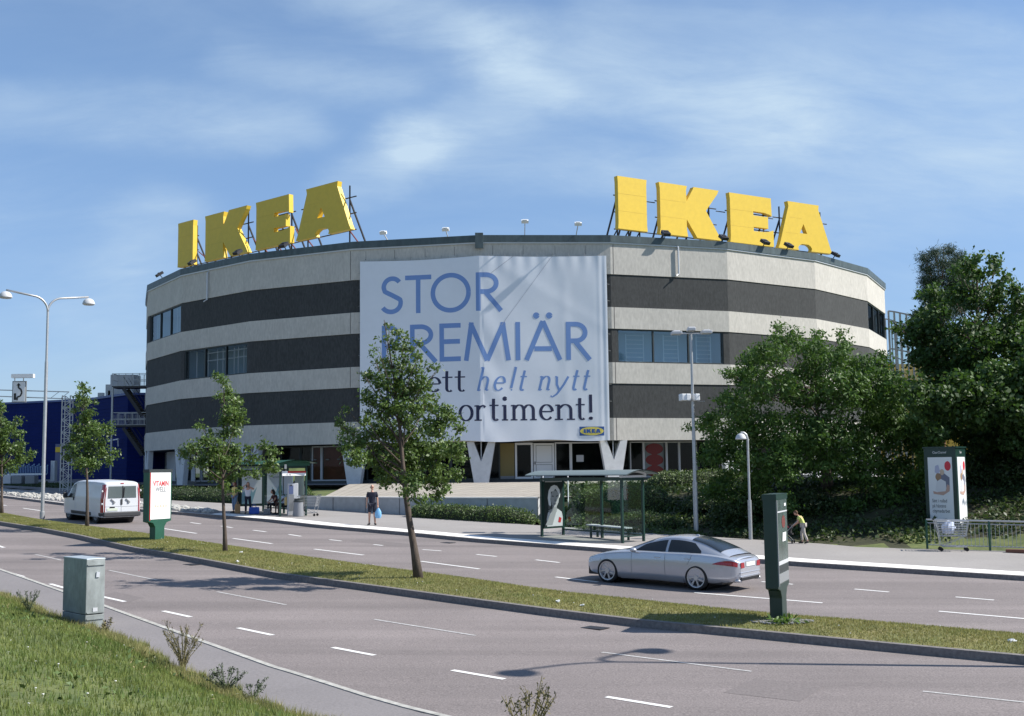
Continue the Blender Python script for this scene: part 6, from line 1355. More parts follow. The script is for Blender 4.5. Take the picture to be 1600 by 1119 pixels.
# ------------------------------------------------------------------ bus shelters
def shelter(label, A, ax, dp, Ln, dep, H, kind):
    """A: front left post foot; ax: unit along the front; dp: unit from the kerb to the back"""
    A = Vector(A); ax = Vector(ax).normalized(); dp = Vector(dp).normalized(); z = Vector((0, 0, 1)); T = Thing('bus_shelter', label, 'bus shelter', tuple(A+ax*Ln/2+dp*dep/2)); g = lambda p: zr(p.x, p.y)+.128
    for i, (a, d) in enumerate(((0, 0), (0, 1), (1, 0), (1, 1), (.5, 1))):
        p = A+ax*Ln*a+dp*dep*d; mb = MB(); p.z = g(p); mb.bar(p-z*.05, (p.x, p.y, A.z+H), .085, .085, up=ax); T.part('post', mb, M_green)
    zt = A.z+H
    mb = MB()
    for d in (0, 1): a = A+dp*dep*d; b_ = a+ax*Ln; mb.bar((a.x, a.y, zt-.05), (b_.x, b_.y, zt-.05), .07, .12); 
    for a_ in (0, .5, 1): a = A+ax*Ln*a_; b_ = a+dp*dep; mb.bar((a.x, a.y, zt-.05), (b_.x, b_.y, zt-.05), .06, .10)
    a = A+dp*0; mb.bar((a.x, a.y, zt+.13), tuple((a+ax*Ln).to_2d())+(zt+.13,), .05)
    for k in np.linspace(0, 1, 7): q = A+ax*Ln*k; mb.bar((q.x, q.y, zt), (q.x, q.y, zt+.13), .03)
    T.part('roof_beam', mb, M_green)
    # curved roof sheet
    rows = []; o1, o2 = .55, .55
    for k in np.linspace(-.28, 1.22, 15):
        p = A+dp*dep*k; h = zt+.12+.17*(1-((k-.5)/.78)**2); rows.append([(p.x-ax.x*o1, p.y-ax.y*o1, h), (p.x+ax.x*(Ln+o2), p.y+ax.y*(Ln+o2), h)])
    th = [[(v[0], v[1], v[2]-.035) for v in r] for r in rows[::-1]]; mb = MB(); mb.grid([r for r in rows]+[r for r in th]+[rows[0]]); T.part('roof', mb, mat('roof_sheet', (.16, .20, .20), .4) if kind == 'glass' else M_green2, smooth=True, auto=30)
    for e in ((0, 1) if kind == 'ticket' else (1,)):       # closed gable
        q = A+ax*(Ln*e+(.05 if e else -.05)); poly = [(dep*k, .12+.155*(1-((k-.5)/.78)**2)) for k in np.linspace(-.15, 1.12, 12)]; poly = [(-.15*dep, .0), (dep*1.12, .0)]+poly[::-1]
        mb = MB(); mb.prism(poly, .03, ((q.x, q.y, zt), dp, z)); T.part('gable', mb, M_green2 if kind == 'ticket' else M_lgrey)
        if kind == 'glass': mb = MB(); mb.prism([(.0*dep, .05)]+[(dep*k, .03+.13*(1-((k-.5)/.6)**2)) for k in np.linspace(1.0, .0, 10)], .05, ((q.x, q.y, zt+.02), dp, z)); T.part('gable_glass', mb, M_blk)
    # glass panes
    def pane(P0, P1, z0, z1):
        mb = MB(); d = (P1-P0).normalized(); P0 = P0+d*.05; P1 = P1-d*.05; g0 = g(P0)+z0; g1 = g(P1)+z0
        mb.add([(P0.x, P0.y, g0), (P1.x, P1.y, g1), (P1.x, P1.y, zt-z1), (P0.x, P0.y, zt-z1)], [(0, 1, 2, 3)]); T.part('glass_pane', mb, M_gls)
        mb = MB(); mb.bar((P0.x, P0.y, g0-.02), (P1.x, P1.y, g1-.02), .05); T.part('glazing_bar', mb, M_green)
    BLp, BRp, BM = A+dp*dep, A+dp*dep+ax*Ln, A+dp*dep+ax*Ln/2
    pane(BLp, BM, .25, .1); pane(BM, BRp, .25, .1)
    if kind == 'glass': pane(A+ax*Ln, BRp, .25, .1)
    return T, g, zt
A = G(847, 838.5, .13); axr = Vector((.715, -.70, 0)); dpr = Vector((.70, .715, 0)); H = P(847, 747, A.y).z-A.z
T, g, zt = shelter('open glass bus shelter with a portrait poster in its left end', A, axr, dpr, 4.05, 1.25, H, 'glass')
# poster panel in the left end, facing left-front
P0, P1 = A+dpr*.02, A+dpr*1.23; mid = (P0+P1)/2; nn = axr.copy(); u = dpr; z = Vector((0, 0, 1)); zb_ = g(mid)+.30; hh_ = zt-.12-zb_
fr = ((mid.x+nn.x*.07, mid.y+nn.y*.07, zb_), u, z)      # faces -ax: u x z
test = Vector(u).cross(z); sgn = 1 if test.dot(nn) > 0 else -1
if sgn < 0: u = -u
mb = MB(); mb.prism([(-.60, 0), (.60, 0), (.60, hh_), (-.60, hh_)], .14, ((mid.x-nn.x*.07, mid.y-nn.y*.07, zb_), u, z)); pf = T.part('poster_case', mb, M_green)
fr = (Vector((mid.x, mid.y, zb_))+nn*.072, u, z); k = hh_/1.95
def pz(l): return [(a, b*k) for a, b in l]
mb = MB(); mb.flat(pz([(-.54, .06), (.54, .06), (.54, 1.88), (-.54, 1.88)]), fr, .002); T.part('poster_ground', mb, mat('poster_black', (.02, .028, .028), .3), pf)
M_pg = [mat('print_light', (.52, .53, .55), .4), mat('print_mid', (.27, .28, .29), .4), mat('print_pale', (.75, .76, .78), .4), mat('print_dim', (.10, .105, .11), .4)]
mb = MB(); mb.flat(pz([(-.40, .08), (.50, .08), (.52, .45), (.46, .66), (.26, .78), (.10, .80), (-.16, .78), (-.34, .66), (-.42, .4)]), fr, .004); T.part('poster_shirt', mb, M_pg[0], pf)
mb = MB(); mb.flat(pz([(-.10, .66), (.16, .66), (.18, .92), (-.10, .92)]), fr, .006); mb.flat(pz([(-.34, .74), (-.22, .62), (.0, .70), (-.10, .80)]), fr, .007); T.part('poster_neck', mb, M_pg[1], pf)
mb = MB(); mb.flat(pz([(-.30, .98), (-.36, 1.25), (-.30, 1.55), (-.16, 1.72), (.02, 1.78), (.20, 1.74), (.34, 1.58), (.38, 1.40), (.33, 1.22), (.26, 1.45), (.10, 1.62), (-.02, 1.52), (-.16, 1.50), (-.20, 1.2), (-.16, .96), (-.22, .90)]), fr, .012); T.part('poster_hair', mb, M_pg[2], pf)
mb = MB(); mb.flat(pz([(.30, 1.55), (.32, 1.3), (.27, 1.05), (.15, .88), (.02, .86), (-.10, .95), (-.18, 1.15), (-.20, 1.36), (-.08, 1.50), (.06, 1.56), (.2, 1.5)]), fr, .010); T.part('poster_face', mb, mat('print_face', (.36, .37, .385), .4), pf)
mb = MB(); mb.flat(pz([(-.13, 1.30), (.0, 1.28), (.0, 1.33), (-.12, 1.35)]), fr, .012); mb.flat(pz([(.12, 1.28), (.25, 1.31), (.24, 1.36), (.13, 1.33)]), fr, .012); mb.flat(pz([(.03, 1.10), (.11, 1.10), (.08, 1.24)]), fr, .012); mb.flat(pz([(-.04, 1.01), (.16, 1.02), (.10, .97), (.02, .965)]), fr, .012); mb.flat(pz([(-.33, .80), (-.20, .78), (-.17, 1.2), (-.27, 1.45), (-.34, 1.3)]), fr, .011); T.part('poster_features', mb, M_pg[3], pf)
mb = MB(); mb.flat(pz([(-.52, .14), (-.1, .14), (.2, .82), (.02, .84)]), fr, .013); T.part('poster_sheen', mb, M_pg[1], pf)
mb = MB(); mb.flat(pz([(.24, .24), (.38, .22), (.44, .40), (.30, .46)]), fr, .014); T.part('poster_logo', mb, M_red, pf)
mb = MB(); mb.flat(pz([(-.5, 1.90), (.5, 1.90), (.5, 1.94), (-.5, 1.94)]), fr, .003); T.part('case_trim', mb, M_lgrey, pf)
# bench
B0, B1 = G(918, 840, .13), G(966, 845, .13); d = (B1-B0).normalized(); sd_ = Vector((-d.y, d.x, 0)); T = Thing('bench', 'narrow dark bench with a pale slatted top inside the glass bus shelter', 'bench', tuple((B0+B1)/2)); Hb = .47
mb = MB()
for o in (-.13, 0, .13): mb.bar(B0-d*.28+sd_*(.35+o)+z*Hb, B1+d*.22+sd_*(.35+o)+z*Hb, .11, .04)
T.part('seat', mb, M_lgrey)
for p in (B0, B1):
    for o in (.18, .52): mb = MB(); q = p+sd_*o; mb.bar((q.x, q.y, zr(q.x, q.y)+.10), (q.x, q.y, p.z+Hb-.02), .09); T.part('leg', mb, M_green)
# ticket shelter on the left
A2_ = G(437.5, 807.3, .13); Bq = G(372, 800.5, .13); axl = (Bq-A2_); Ll = axl.to_2d().length; axl.z = 0; axl.normalize(); dpl = Vector((axl.y, -axl.x, 0))
if dpl.y < 0: dpl = -dpl
H = P(437, 728, A2_.y).z-A2_.z
T, g, zt = shelter('dark green bus shelter with a red and white route sign and waiting people', A2_, axl, dpl, Ll, 1.45, H, 'ticket')
# sign on the near gable end: faces -axl
nn = -axl; u = dpl.copy(); 
if u.cross(z).dot(nn) < 0: u = -u
fr0 = A2_+dpl*.72; fr = (Vector((fr0.x, fr0.y, 0))+nn*.09, u, z); zs0, zs1 = P(455, 743.5, A2_.y).z, P(455, 736, A2_.y).z
mb = MB(); mb.prism([(-.66, zs0), (.66, zs0), (.66, zs1), (-.66, zs1)], .06, (fr[0]-nn*.06, u, z)); sg = T.part('route_sign', mb, M_wht)
mb = MB(); mb.flat([(-.36, zs0+(zs1-zs0)*.58), (.66, zs0+(zs1-zs0)*.58), (.66, zs1), (-.36, zs1)], fr, .004); T.part('red_stripe', mb, M_red, sg)
T.part('route_lettering', text_mb('173 707', (zs1-zs0)*.42, (fr[0]+u*(-.32)+z*(zs0+.02), u, z), bold=.01), M_blk, sg)
mb = MB(); mb.box(fr[0]+u*(-.48)+z*(zs1+.22), (.10, .10, .22)); T.part('lamp', mb, M_wht)
# timetables in the back wall, poster at the far end
Bk = A2_+dpl*1.45
for a, b_, z0_, z1_, m in ((.25, 1.05, 1.0, 2.0, mat('timetable', (.36, .40, .36), .5)), (1.35, 2.3, 1.0, 1.95, mat('timetable_pale', (.52, .56, .62), .5))):
    p0 = Bk+axl*a-dpl*.04; p1 = Bk+axl*b_-dpl*.04; gz = g(p0); mb = MB(); mb.add([(p0.x, p0.y, gz+z0_), (p1.x, p1.y, gz+z0_), (p1.x, p1.y, gz+z1_), (p0.x, p0.y, gz+z1_)], [(0, 1, 2, 3)]); T.part('timetable', mb, m)
E_ = A2_+axl*(Ll-.05); u2 = u; mb = MB(); mid = E_+dpl*.72; gz = g(mid); mb.prism([(-.66, gz+.30), (.66, gz+.30), (.66, zt-.15), (-.66, zt-.15)], .12, (Vector((mid.x, mid.y, 0))-nn*.06, u, z)); pc = T.part('poster_case', mb, M_green)
fr = (Vector((mid.x, mid.y, 0))+nn*.062, u, z); mb = MB(); mb.flat([(-.58, gz+.42), (.58, gz+.42), (.58, zt-.22), (-.58, zt-.22)], fr, .002); T.part('poster', mb, M_wht, pc)
T.part('poster_lettering', text_mb('sommar', .18, (fr[0]+z*(zt-.62), u, z), bold=.006), M_grey, pc)
mb = MB(); mb.flat([(-.58, gz+.9), (-.2, gz+1.5), (.05, gz+1.0), (.3, gz+1.3), (.0, gz+.42), (-.58, gz+.42)], fr, .005); T.part('poster_picture', mb, mat('poster_teal', (.25, .42, .48), .5), pc)
s0 = Bk+axl*.9-dpl*.35; s1 = Bk+axl*3.2-dpl*.35; T2 = Thing('bench', 'dark bench under the two seated people in the ticket shelter', 'bench', tuple((s0+s1)/2)); gz = g(s0)
mb = MB(); mb.bar((s0.x, s0.y, gz+.46), (s1.x, s1.y, gz+.46), .36, .04); T2.part('seat', mb, M_frame)
for f in (.12, .88): q = s0.lerp(s1, f); mb = MB(); mb.bar((q.x, q.y, gz), (q.x, q.y, gz+.44), .06); T2.part('leg', mb, M_green)
SH = (A2_, axl, dpl, g)
# ticket machine, bin
b = G(457, 805.5, .13); T = Thing('ticket_machine', 'pale grey ticket machine standing beside the ticket shelter', 'ticket machine', tuple(b)); H = P(457, 755, b.y).z-b.z; rz = R(18)
mb = MB(); mb.box(b+Vector((0, 0, H/2)), (.50, .42, H), rz=rz); T.part('case', mb, M_lgrey, bevel=.02)
M = Matrix.Rotation(rz, 3, 'Z'); f_ = b+M@Vector((-.10, -.215, 0))
mb = MB(); mb.box(f_+Vector((0, 0, H*.80)), (.22, .02, .42), rz=rz); T.part('screen', mb, mat('screen_blue', (.10, .13, .25), .3)); mb = MB(); mb.box(f_+Vector((0, 0, H*.93)), (.10, .03, .05), rz=rz); T.part('slot', mb, M_blk)
mb = MB(); mb.box(f_+M@Vector((0.02, 0, 0))+Vector((0, 0, H*.40)), (.24, .012, H*.5), rz=rz); T.part('service_door', mb, M_grey)
b = G(467, 806.8, .13)+Vector((0, -.1, 0)); T = Thing('litter_bin', 'tall tapered grey litter bin with a dark lid beside the ticket machine', 'bin', tuple(b)); H = P(467, 779, b.y).z-b.z
mb = MB(); mb.lathe([(.27, 0), (.27, .06), (.235, H*.80)], b, 20); T.part('bin_body', mb, M_lgrey if False else mat('bin_grey', (.22, .23, .25), .55), smooth=True, auto=40); mb = MB(); mb.lathe([(.25, H*.80), (.25, H*.88), (.21, H*.92), (.23, H)], b, 20); T.part('lid', mb, M_frame, smooth=True, auto=40)
# shopping trolleys
def trolley(label, b, rz, sc_=1.0):
    T = Thing('shopping_trolley', label, 'shopping trolley', tuple(b), rz, local=True); T.o.scale = (sc_,)*3
    mb = MB(); z0, z1 = .50, .98
    lo_ = [(-.40, -.20), (.42, -.16), (.42, .16), (-.40, .20)]; hi_ = [(-.50, -.27), (.52, -.21), (.52, .21), (-.50, .27)]
    for f in np.linspace(0, 1, 7):
        q = [(a[0]+(c[0]-a[0])*f, a[1]+(c[1]-a[1])*f, z0+(z1-z0)*f) for a, c in zip(lo_, hi_)]
        for a, c in zip(q, q[1:]+q[:1]): mb.tube([a, c], .009 if 0 < f < 1 else .014, 4, cap=False)
    for k in range(4):
        a, c = lo_[k], lo_[(k+1) % 4]; a2, c2 = hi_[k], hi_[(k+1) % 4]; n_ = 9 if k % 2 == 0 else 5
        for i in range(n_): f = i/n_; mb.tube([(a[0]+(c[0]-a[0])*f, a[1]+(c[1]-a[1])*f, z0), (a2[0]+(c2[0]-a2[0])*f, a2[1]+(c2[1]-a2[1])*f, z1)], .006, 3, cap=False)
    for i in range(7): x = -.38+i*.13; mb.tube([(x, -.19, z0), (x, .19, z0)], .006, 3, cap=False)
    T.part('basket', mb, M_galv)
    mb = MB()
    for s in (-1, 1): mb.tube([(-.56, s*.24, 1.04), (-.44, s*.23, .55), (-.36, s*.24, .16), (.44, s*.19, .14)], .015, 6); mb.tube([(-.36, s*.24, .16), (.40, s*.16, z0)], .012, 6)
    mb.tube([(-.36, -.24, .20), (-.36, .24, .20)], .012, 6); mb.tube([(.42, -.19, .14), (.42, .19, .14)], .012, 6); T.part('frame', mb, M_galv)
    mb = MB(); mb.tube([(-.57, -.25, 1.04), (-.57, .25, 1.04)], .022, 8); T.part('handle', mb, M_frame)
    for x, y in ((-.38, -.23), (-.38, .23), (.42, -.18), (.42, .18)): mb = MB(); mb.lathe([(.062, -.014), (.062, .014)], (x, y, .062), 14, 'Y'); mb.bar((x, y-.02, .06), (x, y-.02, .15), .015); T.part('wheel', mb, M_tyre)
    return T
b = G(482, 806.5, .13); trolley('empty wire shopping trolley parked beside the grey litter bin', b, R(170))
b = G(1489, 861, .13); tr2 = trolley('wire shopping trolley holding a pale bag by the railing and advertising column', b, R(-14), 1.04)
bg_ = MB(); bg_.ell((b.x-.12, b.y, b.z+.80), (.24, .16, .22), 10, 8); bg_.v = [(v[0]+random.uniform(-.03, .03), v[1]+random.uniform(-.03, .03), v[2]+random.uniform(-.03, .03)) for v in bg_.v]; tag(mesh_obj('plastic_bag', bg_, mat('bag_blue_white', (.50, .56, .70), .6)), 'pale crumpled plastic bag lying in the shopping trolley by the railing', 'bag')
# ------------------------------------------------------------------ advertising column (three sided), railing, planks
c0 = G(1452, 853, .13); c1 = G(1499, 857.5, .13); c1 = Vector((c1.x, c1.y, c0.z)); u = (c1-c0); 
Yc = 44.5; L0, R0, R1 = P(1450, 855, Yc+.3), P(1500, 858, Yc-.75), P(1515.5, 856, Yc+.2)
zb_ = L0.z-.1; zt_ = P(1500, 699, Yc-.75).z; Cc = (L0+R1)/2; Cc = Vector((Cc.x, Cc.y+.2, zb_))
T = Thing('advertising_column', 'tall dark green poster column with a couple and a red badge, behind the railing', 'advertising column', tuple(Cc))
tri = [Vector((p.x, p.y, 0)) for p in (L0, R0, R1)]; tri.append(tri[0]+(tri[2]-tri[1])); poly = [(p.x, p.y) for p in tri]
mb = MB(); mb.prism(poly, zt_-zb_, ((0, 0, zb_), (1, 0, 0), (0, 1, 0))); T.part('case', mb, M_green)
cen = sum(tri, Vector())/4
for i, (a, b_) in enumerate(((tri[0], tri[1]), (tri[1], tri[2]))):
    u = (b_-a); Wd = u.length; u.normalize(); nn = u.cross(z); 
    hT = zt_-zb_; fr = (Vector((a.x, a.y, zb_)), u, z); mg = .12*Wd
    mb = MB(); mb.prism([(mg, hT*.30), (Wd-mg, hT*.30), (Wd-mg, hT*.915), (mg, hT*.915)] if False else [(mg, .95), (Wd-mg, .95), (Wd-mg, hT-.36), (mg, hT-.36)], .012, fr); ps = T.part('poster', mb, M_wht)
    fr = (fr[0]+nn*.013, u, z); w2 = Wd-2*mg; X = lambda f: mg+w2*f; Z = lambda f: .95+(hT-.36-.95)*f
    def fl(l, m, nm, o): mb = MB(); mb.flat([(X(p[0]), Z(p[1])) for p in l], fr, o); T.part(nm, mb, m, ps)
    fl(circ(.82, .87, .13, .07), mat('badge_red', (.60, .03, .05), .5), 'badge', .003)
    fl([(.30, .56), (.42, .75), (.60, .78), (.88, .70), (.86, .52), (.6, .48)], mat('print_slate', (.17, .18, .24), .6), 'figure_print', .003)
    fl(circ(.58, .78, .09, .045), mat('print_fawn', (.55, .42, .32), .6), 'head_print', .005); fl(circ(.42, .71, .12, .055), mat('print_brown', (.32, .20, .12), .6), 'hair_print', .006)
    fl([(.28, .52), (.34, .64), (.52, .68), (.72, .64), (.74, .50), (.5, .44)], mat('print_cream', (.66, .66, .68), .6), 'shirt_print', .007)
    fl([(.18, .50), (.20, .46), (.60, .44), (.86, .50), (.88, .58), (.78, .60), (.70, .50), (.35, .485)], mat('print_skin', (.50, .33, .27), .6), 'arm_print', .008)
    fl([(.28, .78), (.30, .87), (.44, .89), (.50, .80), (.40, .74)], mat('print_lilac', (.45, .46, .60), .6), 'sail_print', .004)
    if i == 0:
        tm = MB()
        for j, s_ in enumerate(('Sätt i rullad', 'på hästens', 'citymedarbet')): text_mb(s_, .19, (fr[0]+u*X(.12)+z*Z(.335-.075*j), u, z), .004, tm, 'LEFT', sx=.72)
        T.part('poster_lettering', tm, M_frame, ps)
    T.part('header_lettering', text_mb('ClearChannel' if i == 0 else 'Clear', .13, (fr[0]+u*Wd*.5+z*(hT-.22)-nn*.012, u, z), .006, sx=.8), M_wht)
mb = MB(); mb.prism([(cen.x+(x-cen.x)*1.06, cen.y+(y-cen.y)*1.06) for x, y in poly], .06, ((0, 0, zt_-.02), (1, 0, 0), (0, 1, 0))); T.part('cap', mb, M_green)
ra, rb = G(1449, 857.5, .13), G(1600, 862, .13); d = (rb-ra); d.z = 0; d = d.normalized(); T = Thing('railing', 'galvanised pedestrian railing beside the advertising column at the right edge', 'railing', tuple(ra)); n_ = 62; H = P(1449, 812, ra.y).z-ra.z; zz_ = lambda p: ra.z+(zr(p.x, p.y)-zr(ra.x, ra.y))
Lr = 8.2
mb = MB(); e = ra+d*Lr; mb.tube([(ra.x, ra.y, zz_(ra)+H), (e.x, e.y, zz_(e)+H)], .032, 8); T.part('top_rail', mb, M_galv)
mb = MB(); mb.tube([(ra.x, ra.y, zz_(ra)+.14), (e.x, e.y, zz_(e)+.14)], .02, 6); mb.tube([(ra.x, ra.y, zz_(ra)+H-.11), (e.x, e.y, zz_(e)+H-.11)], .02, 6); T.part('rail', mb, M_galv)
for k in (0, 2.05, 4.1, 6.15, 8.2): q = ra+d*k; mb = MB(); mb.bar((q.x, q.y, zz_(q)-.05), (q.x, q.y, zz_(q)+H), .06); T.part('post', mb, M_green2)
for i in range(1, n_):
    q = ra+d*(Lr*i/n_); mb = MB(); mb.tube([(q.x, q.y, zz_(q)+.14), (q.x, q.y, zz_(q)+H-.11)], .009, 5); T.part('baluster', mb, M_galv)
q = G(1588, 864.5, .13); mb = MB(); mb.box(q+Vector((.3, 0, .06)), (1.2, .22, .12), rz=-.5); tag(mesh_obj('plank', mb, mat('plank_brown', (.16, .07, .045), .8), bevel=.01), 'reddish brown beam lying on the ground under the railing, right edge', 'plank')
# ------------------------------------------------------------------ utility cabinet in the foreground
cL, cM, cR = G(97, 972), G(133, 982), G(156, 979); az = math.atan2(cM.y-cL.y, cM.x-cL.x)
u = Vector((cM.x-cL.x, cM.y-cL.y, 0)); W1 = u.length; u.normalize(); v = Vector((-u.y, u.x, 0)); b = Vector((cM.x, cM.y, hz(cM.x, cM.y))); W2 = .40
T = Thing('utility_cabinet', 'weathered grey green utility cabinet on the grass bank in the foreground', 'utility cabinet', tuple(b)); zt_ = P(133, 875.5, cM.y).z; zb_ = b.z-.15
M = Matrix((u, v, z)).transposed(); cc = Vector((cM.x, cM.y, 0))-u*W1/2+v*W2/2
mb = MB(); mb.box(cc+z*((zb_+.42+zt_)/2), (W1, W2, zt_-zb_-.42), M=M); T.part('case', mb, M_cab, bevel=.012)
mb = MB(); mb.box(cc+z*(zb_+.20), (W1+.002, W2+.002, .42), M=M); T.part('base', mb, M_cab, bevel=.01)
mb = MB(); mb.box(cc+z*(zt_+.012), (W1+.008, W2+.008, .03), M=M); T.part('lid', mb, mat('cabinet_lid', (.42, .47, .50), .5, metal=.3, var=.1, scale=8), bevel=.01)
e = Vector((cM.x, cM.y, 0))+u*.003; frc = (e, v, z); H = zt_-zb_
for z0_ in (zt_-.115, zb_+.44, zb_+.31): mb = MB(); mb.prism([(.02, z0_), (W2-.02, z0_), (W2-.02, z0_+.022), (.02, z0_+.022)], .02, frc); T.part('rib', mb, M_cab)
mb = MB(); mb.prism([(.20, zt_-.36), (.27, zt_-.36), (.28, zt_-.26), (.21, zt_-.25)], .02, frc); T.part('lock_handle', mb, M_gutter); mb = MB(); mb.prism([(.15, zb_+.47), (.25, zb_+.47), (.25, zb_+.55), (.15, zb_+.55)], .008, frc); T.part('name_plate', mb, M_lgrey)
mb = MB(); q = Vector((cM.x, cM.y, 0))-u*W1*.74-v*.004+z*(zt_-.22); mb.box(q, (.02, .006, .03), M=M); T.part('sticker', mb, M_lgrey)
# ------------------------------------------------------------------ people
def skin_mesh(verts, edges, radii, sub=2):
    me = bpy.data.meshes.new('tmp'); me.from_pydata(verts, edges, []); o = bpy.data.objects.new('tmp', me); sc.collection.objects.link(o)
    m = o.modifiers.new('s', 'SKIN'); m.use_smooth_shade = True; m.branch_smoothing = .3
    for i, r in enumerate(radii):
        r = r if isinstance(r, tuple) else (r, r); me.skin_vertices[0].data[i].radius = r; me.skin_vertices[0].data[i].use_root = (i == 0)
    s = o.modifiers.new('u', 'SUBSURF'); s.levels = sub; dg = bpy.context.evaluated_depsgraph_get(); r = bpy.data.meshes.new_from_object(o.evaluated_get(dg))
    mb = MB(); mb.add([v.co.copy() for v in r.vertices], [tuple(p.vertices) for p in r.polygons]); bpy.data.objects.remove(o); bpy.data.meshes.remove(me); bpy.data.meshes.remove(r); return mb
BASE = dict(pel=(0, 0, .96), sp=(0, 0, 1.12), ch=(0, .01, 1.32), nk=(0, 0, 1.47), hd=(0, .02, 1.555), sR=(.18, 0, 1.42), eR=(.23, -.02, 1.13), wR=(.24, .05, .88), sL=(-.18, 0, 1.42), eL=(-.23, -.02, 1.13), wL=(-.24, .05, .88),
            hR=(.09, 0, .91), kR=(.105, .02, .50), aR=(.11, -.02, .09), tR=(.13, .15, .035), hL=(-.09, 0, .91), kL=(-.105, .02, .50), aL=(-.11, -.02, .09), tL=(-.13, .15, .035), head=(0, .035, 1.66), face=(0, 1, 0))
def V3(t): return Vector(t)
def person(label, loc, rz, sc_=1.0, pose=None, shirt=None, sleeve=.55, trousers=None, leg=1.0, shoes=M_blk, skin=M_skin, hair=M_hair, hairlen=0, bald=False, glasses=False, skirt=False):
    J = dict(BASE); J.update(pose or {}); T = Thing('person', label, 'person', tuple(loc), rz, local=True); T.o.scale = (sc_,)*3
    names = ['pel', 'sp', 'ch', 'nk', 'hd', 'sR', 'eR', 'wR', 'sL', 'eL', 'wL', 'hR', 'kR', 'aR', 'tR', 'hL', 'kL', 'aL', 'tL']
    rad = dict(pel=(.135, .10), sp=(.12, .09), ch=(.15, .105), nk=.052, hd=.05, sR=.06, sL=.06, eR=.042, eL=.042, wR=.028, wL=.028, hR=.088, hL=.088, kR=.058, kL=.058, aR=.038, aL=.038, tR=.032, tL=.032)
    ix = {n: i for i, n in enumerate(names)}; ed = [('pel', 'sp'), ('sp', 'ch'), ('ch', 'nk'), ('nk', 'hd'), ('ch', 'sR'), ('sR', 'eR'), ('eR', 'wR'), ('ch', 'sL'), ('sL', 'eL'), ('eL', 'wL'), ('pel', 'hR'), ('hR', 'kR'), ('kR', 'aR'), ('aR', 'tR'), ('pel', 'hL'), ('hL', 'kL'), ('kL', 'aL'), ('aL', 'tL')]
    mb = skin_mesh([J[n] for n in names], [(ix[a], ix[b]) for a, b in ed], [rad[n] for n in names])
    # head with jaw and nose, in the head's own frame
    F = V3(J['face']).normalized(); H = V3(J['head']); up = (H-V3(J['nk'])).normalized(); Rr = F.cross(up).normalized(); up = Rr.cross(F); M = Matrix((Rr, F, up)).transposed()
    def hp(x, y, z): return H+M@Vector((x, y, z))
    rows = []
    for i in range(13):
        a = math.pi*i/12; zz_ = -math.cos(a)*.122; r = math.sin(a); w_ = .076*(1-.22*max(0, -zz_/.12)); d = .095*(1-.10*max(0, -zz_/.12)); row = []
        for k in range(16):
            q = 2*math.pi*k/16; x = w_*r*math.cos(q); y = d*r*math.sin(q)+.006
            if k == 4 and 5 <= i <= 6: y += .018*(1 if i == 5 else .6)
            row.append(hp(x, y, zz_))
        rows.append(row)
    mb.grid(rows, closed=True); mb.ell(hp(.077, 0, -.005), (.012, .02, .03), 6, 5); mb.ell(hp(-.077, 0, -.005), (.012, .02, .03), 6, 5)
    # hands: palm, four fingers, thumb
    for s, wn, en in ((1, 'wR', 'eR'), (-1, 'wL', 'eL')):
        w_, e_ = V3(J[wn]), V3(J[en]); d = (w_-e_).normalized(); sd = Vector((0, 1, 0)) if abs(d.y) < .8 else Vector((0, 0, 1)); sd = (sd-d*sd.dot(d)).normalized(); inn = d.cross(sd)*s
        mb.tube([w_-d*.01, w_+d*.04, w_+d*.085], [.026, .034, .030], 8)
        for k, l in enumerate((.070, .080, .075, .058)):
            b = w_+d*.08+sd*(.027-.018*k); mb.tube([b, b+d*l*.5, b+d*l*.85+inn*-.018, b+d*l*.95+inn*-.035], [.009, .0085, .008, .006], 6)
        b = w_+d*.03+sd*.028; mb.tube([b, b+sd*.03+d*.025, b+sd*.035+d*.055], [.011, .010, .008], 6)
    body = T.part('body', mb, skin, smooth=True)
    mb = MB()
    for s in (-1, 1): mb.ell(hp(s*.031, .088, .012), (.013, .010, .008), 8, 5)
    T.part('eyes', mb, M_blk); mb = MB(); mb.box(hp(0, .094, -.058), (.045, .012, .010), M=M); T.part('mouth', mb, mat('lips', (.30, .10, .08), .6))
    if glasses: mb = MB(); [mb.box(hp(s*.034, .100, .014), (.055, .012, .034), M=M) for s in (-1, 1)]; mb.bar(hp(-.075, .03, .018), hp(-.06, .1, .018), .008); mb.bar(hp(.075, .03, .018), hp(.06, .1, .018), .008); T.part('sunglasses', mb, M_blk)
    if not bald:
        mb = MB(); mb.ell(hp(0, -.018, .028), (.086, .098, .108), 14, 10, M=M)
        if hairlen: mb.tube([hp(0, -.05, .03), hp(0, -.085, -.08), hp(0, -.09, -.08-hairlen)], [.085, .085, .04], 10); mb.tube([hp(.055, -.02, .02), hp(.075, -.02, -.08-hairlen*.5)], [.04, .03], 8); mb.tube([hp(-.055, -.02, .02), hp(-.075, -.02, -.08-hairlen*.5)], [.04, .03], 8)
        T.part('hair', mb, hair, smooth=True)
    def lerp(a, b, t): return tuple(V3(J[a]).lerp(V3(J[b]), t))
    if shirt:
        vs = [J['sp'], lerp('pel', 'sp', -.15 if not skirt else -.1), J['ch'], lerp('ch', 'nk', .78), J['sR'], lerp('sR', 'eR', sleeve), J['sL'], lerp('sL', 'eL', sleeve)]
        m = skin_mesh(vs, [(0, 1), (0, 2), (2, 3), (2, 4), (4, 5), (2, 6), (6, 7)], [(.150, .120), (.158, .128), (.190, .145), (.105, .095), .086, .066, .086, .066]); T.part('shirt', m, shirt, smooth=True)
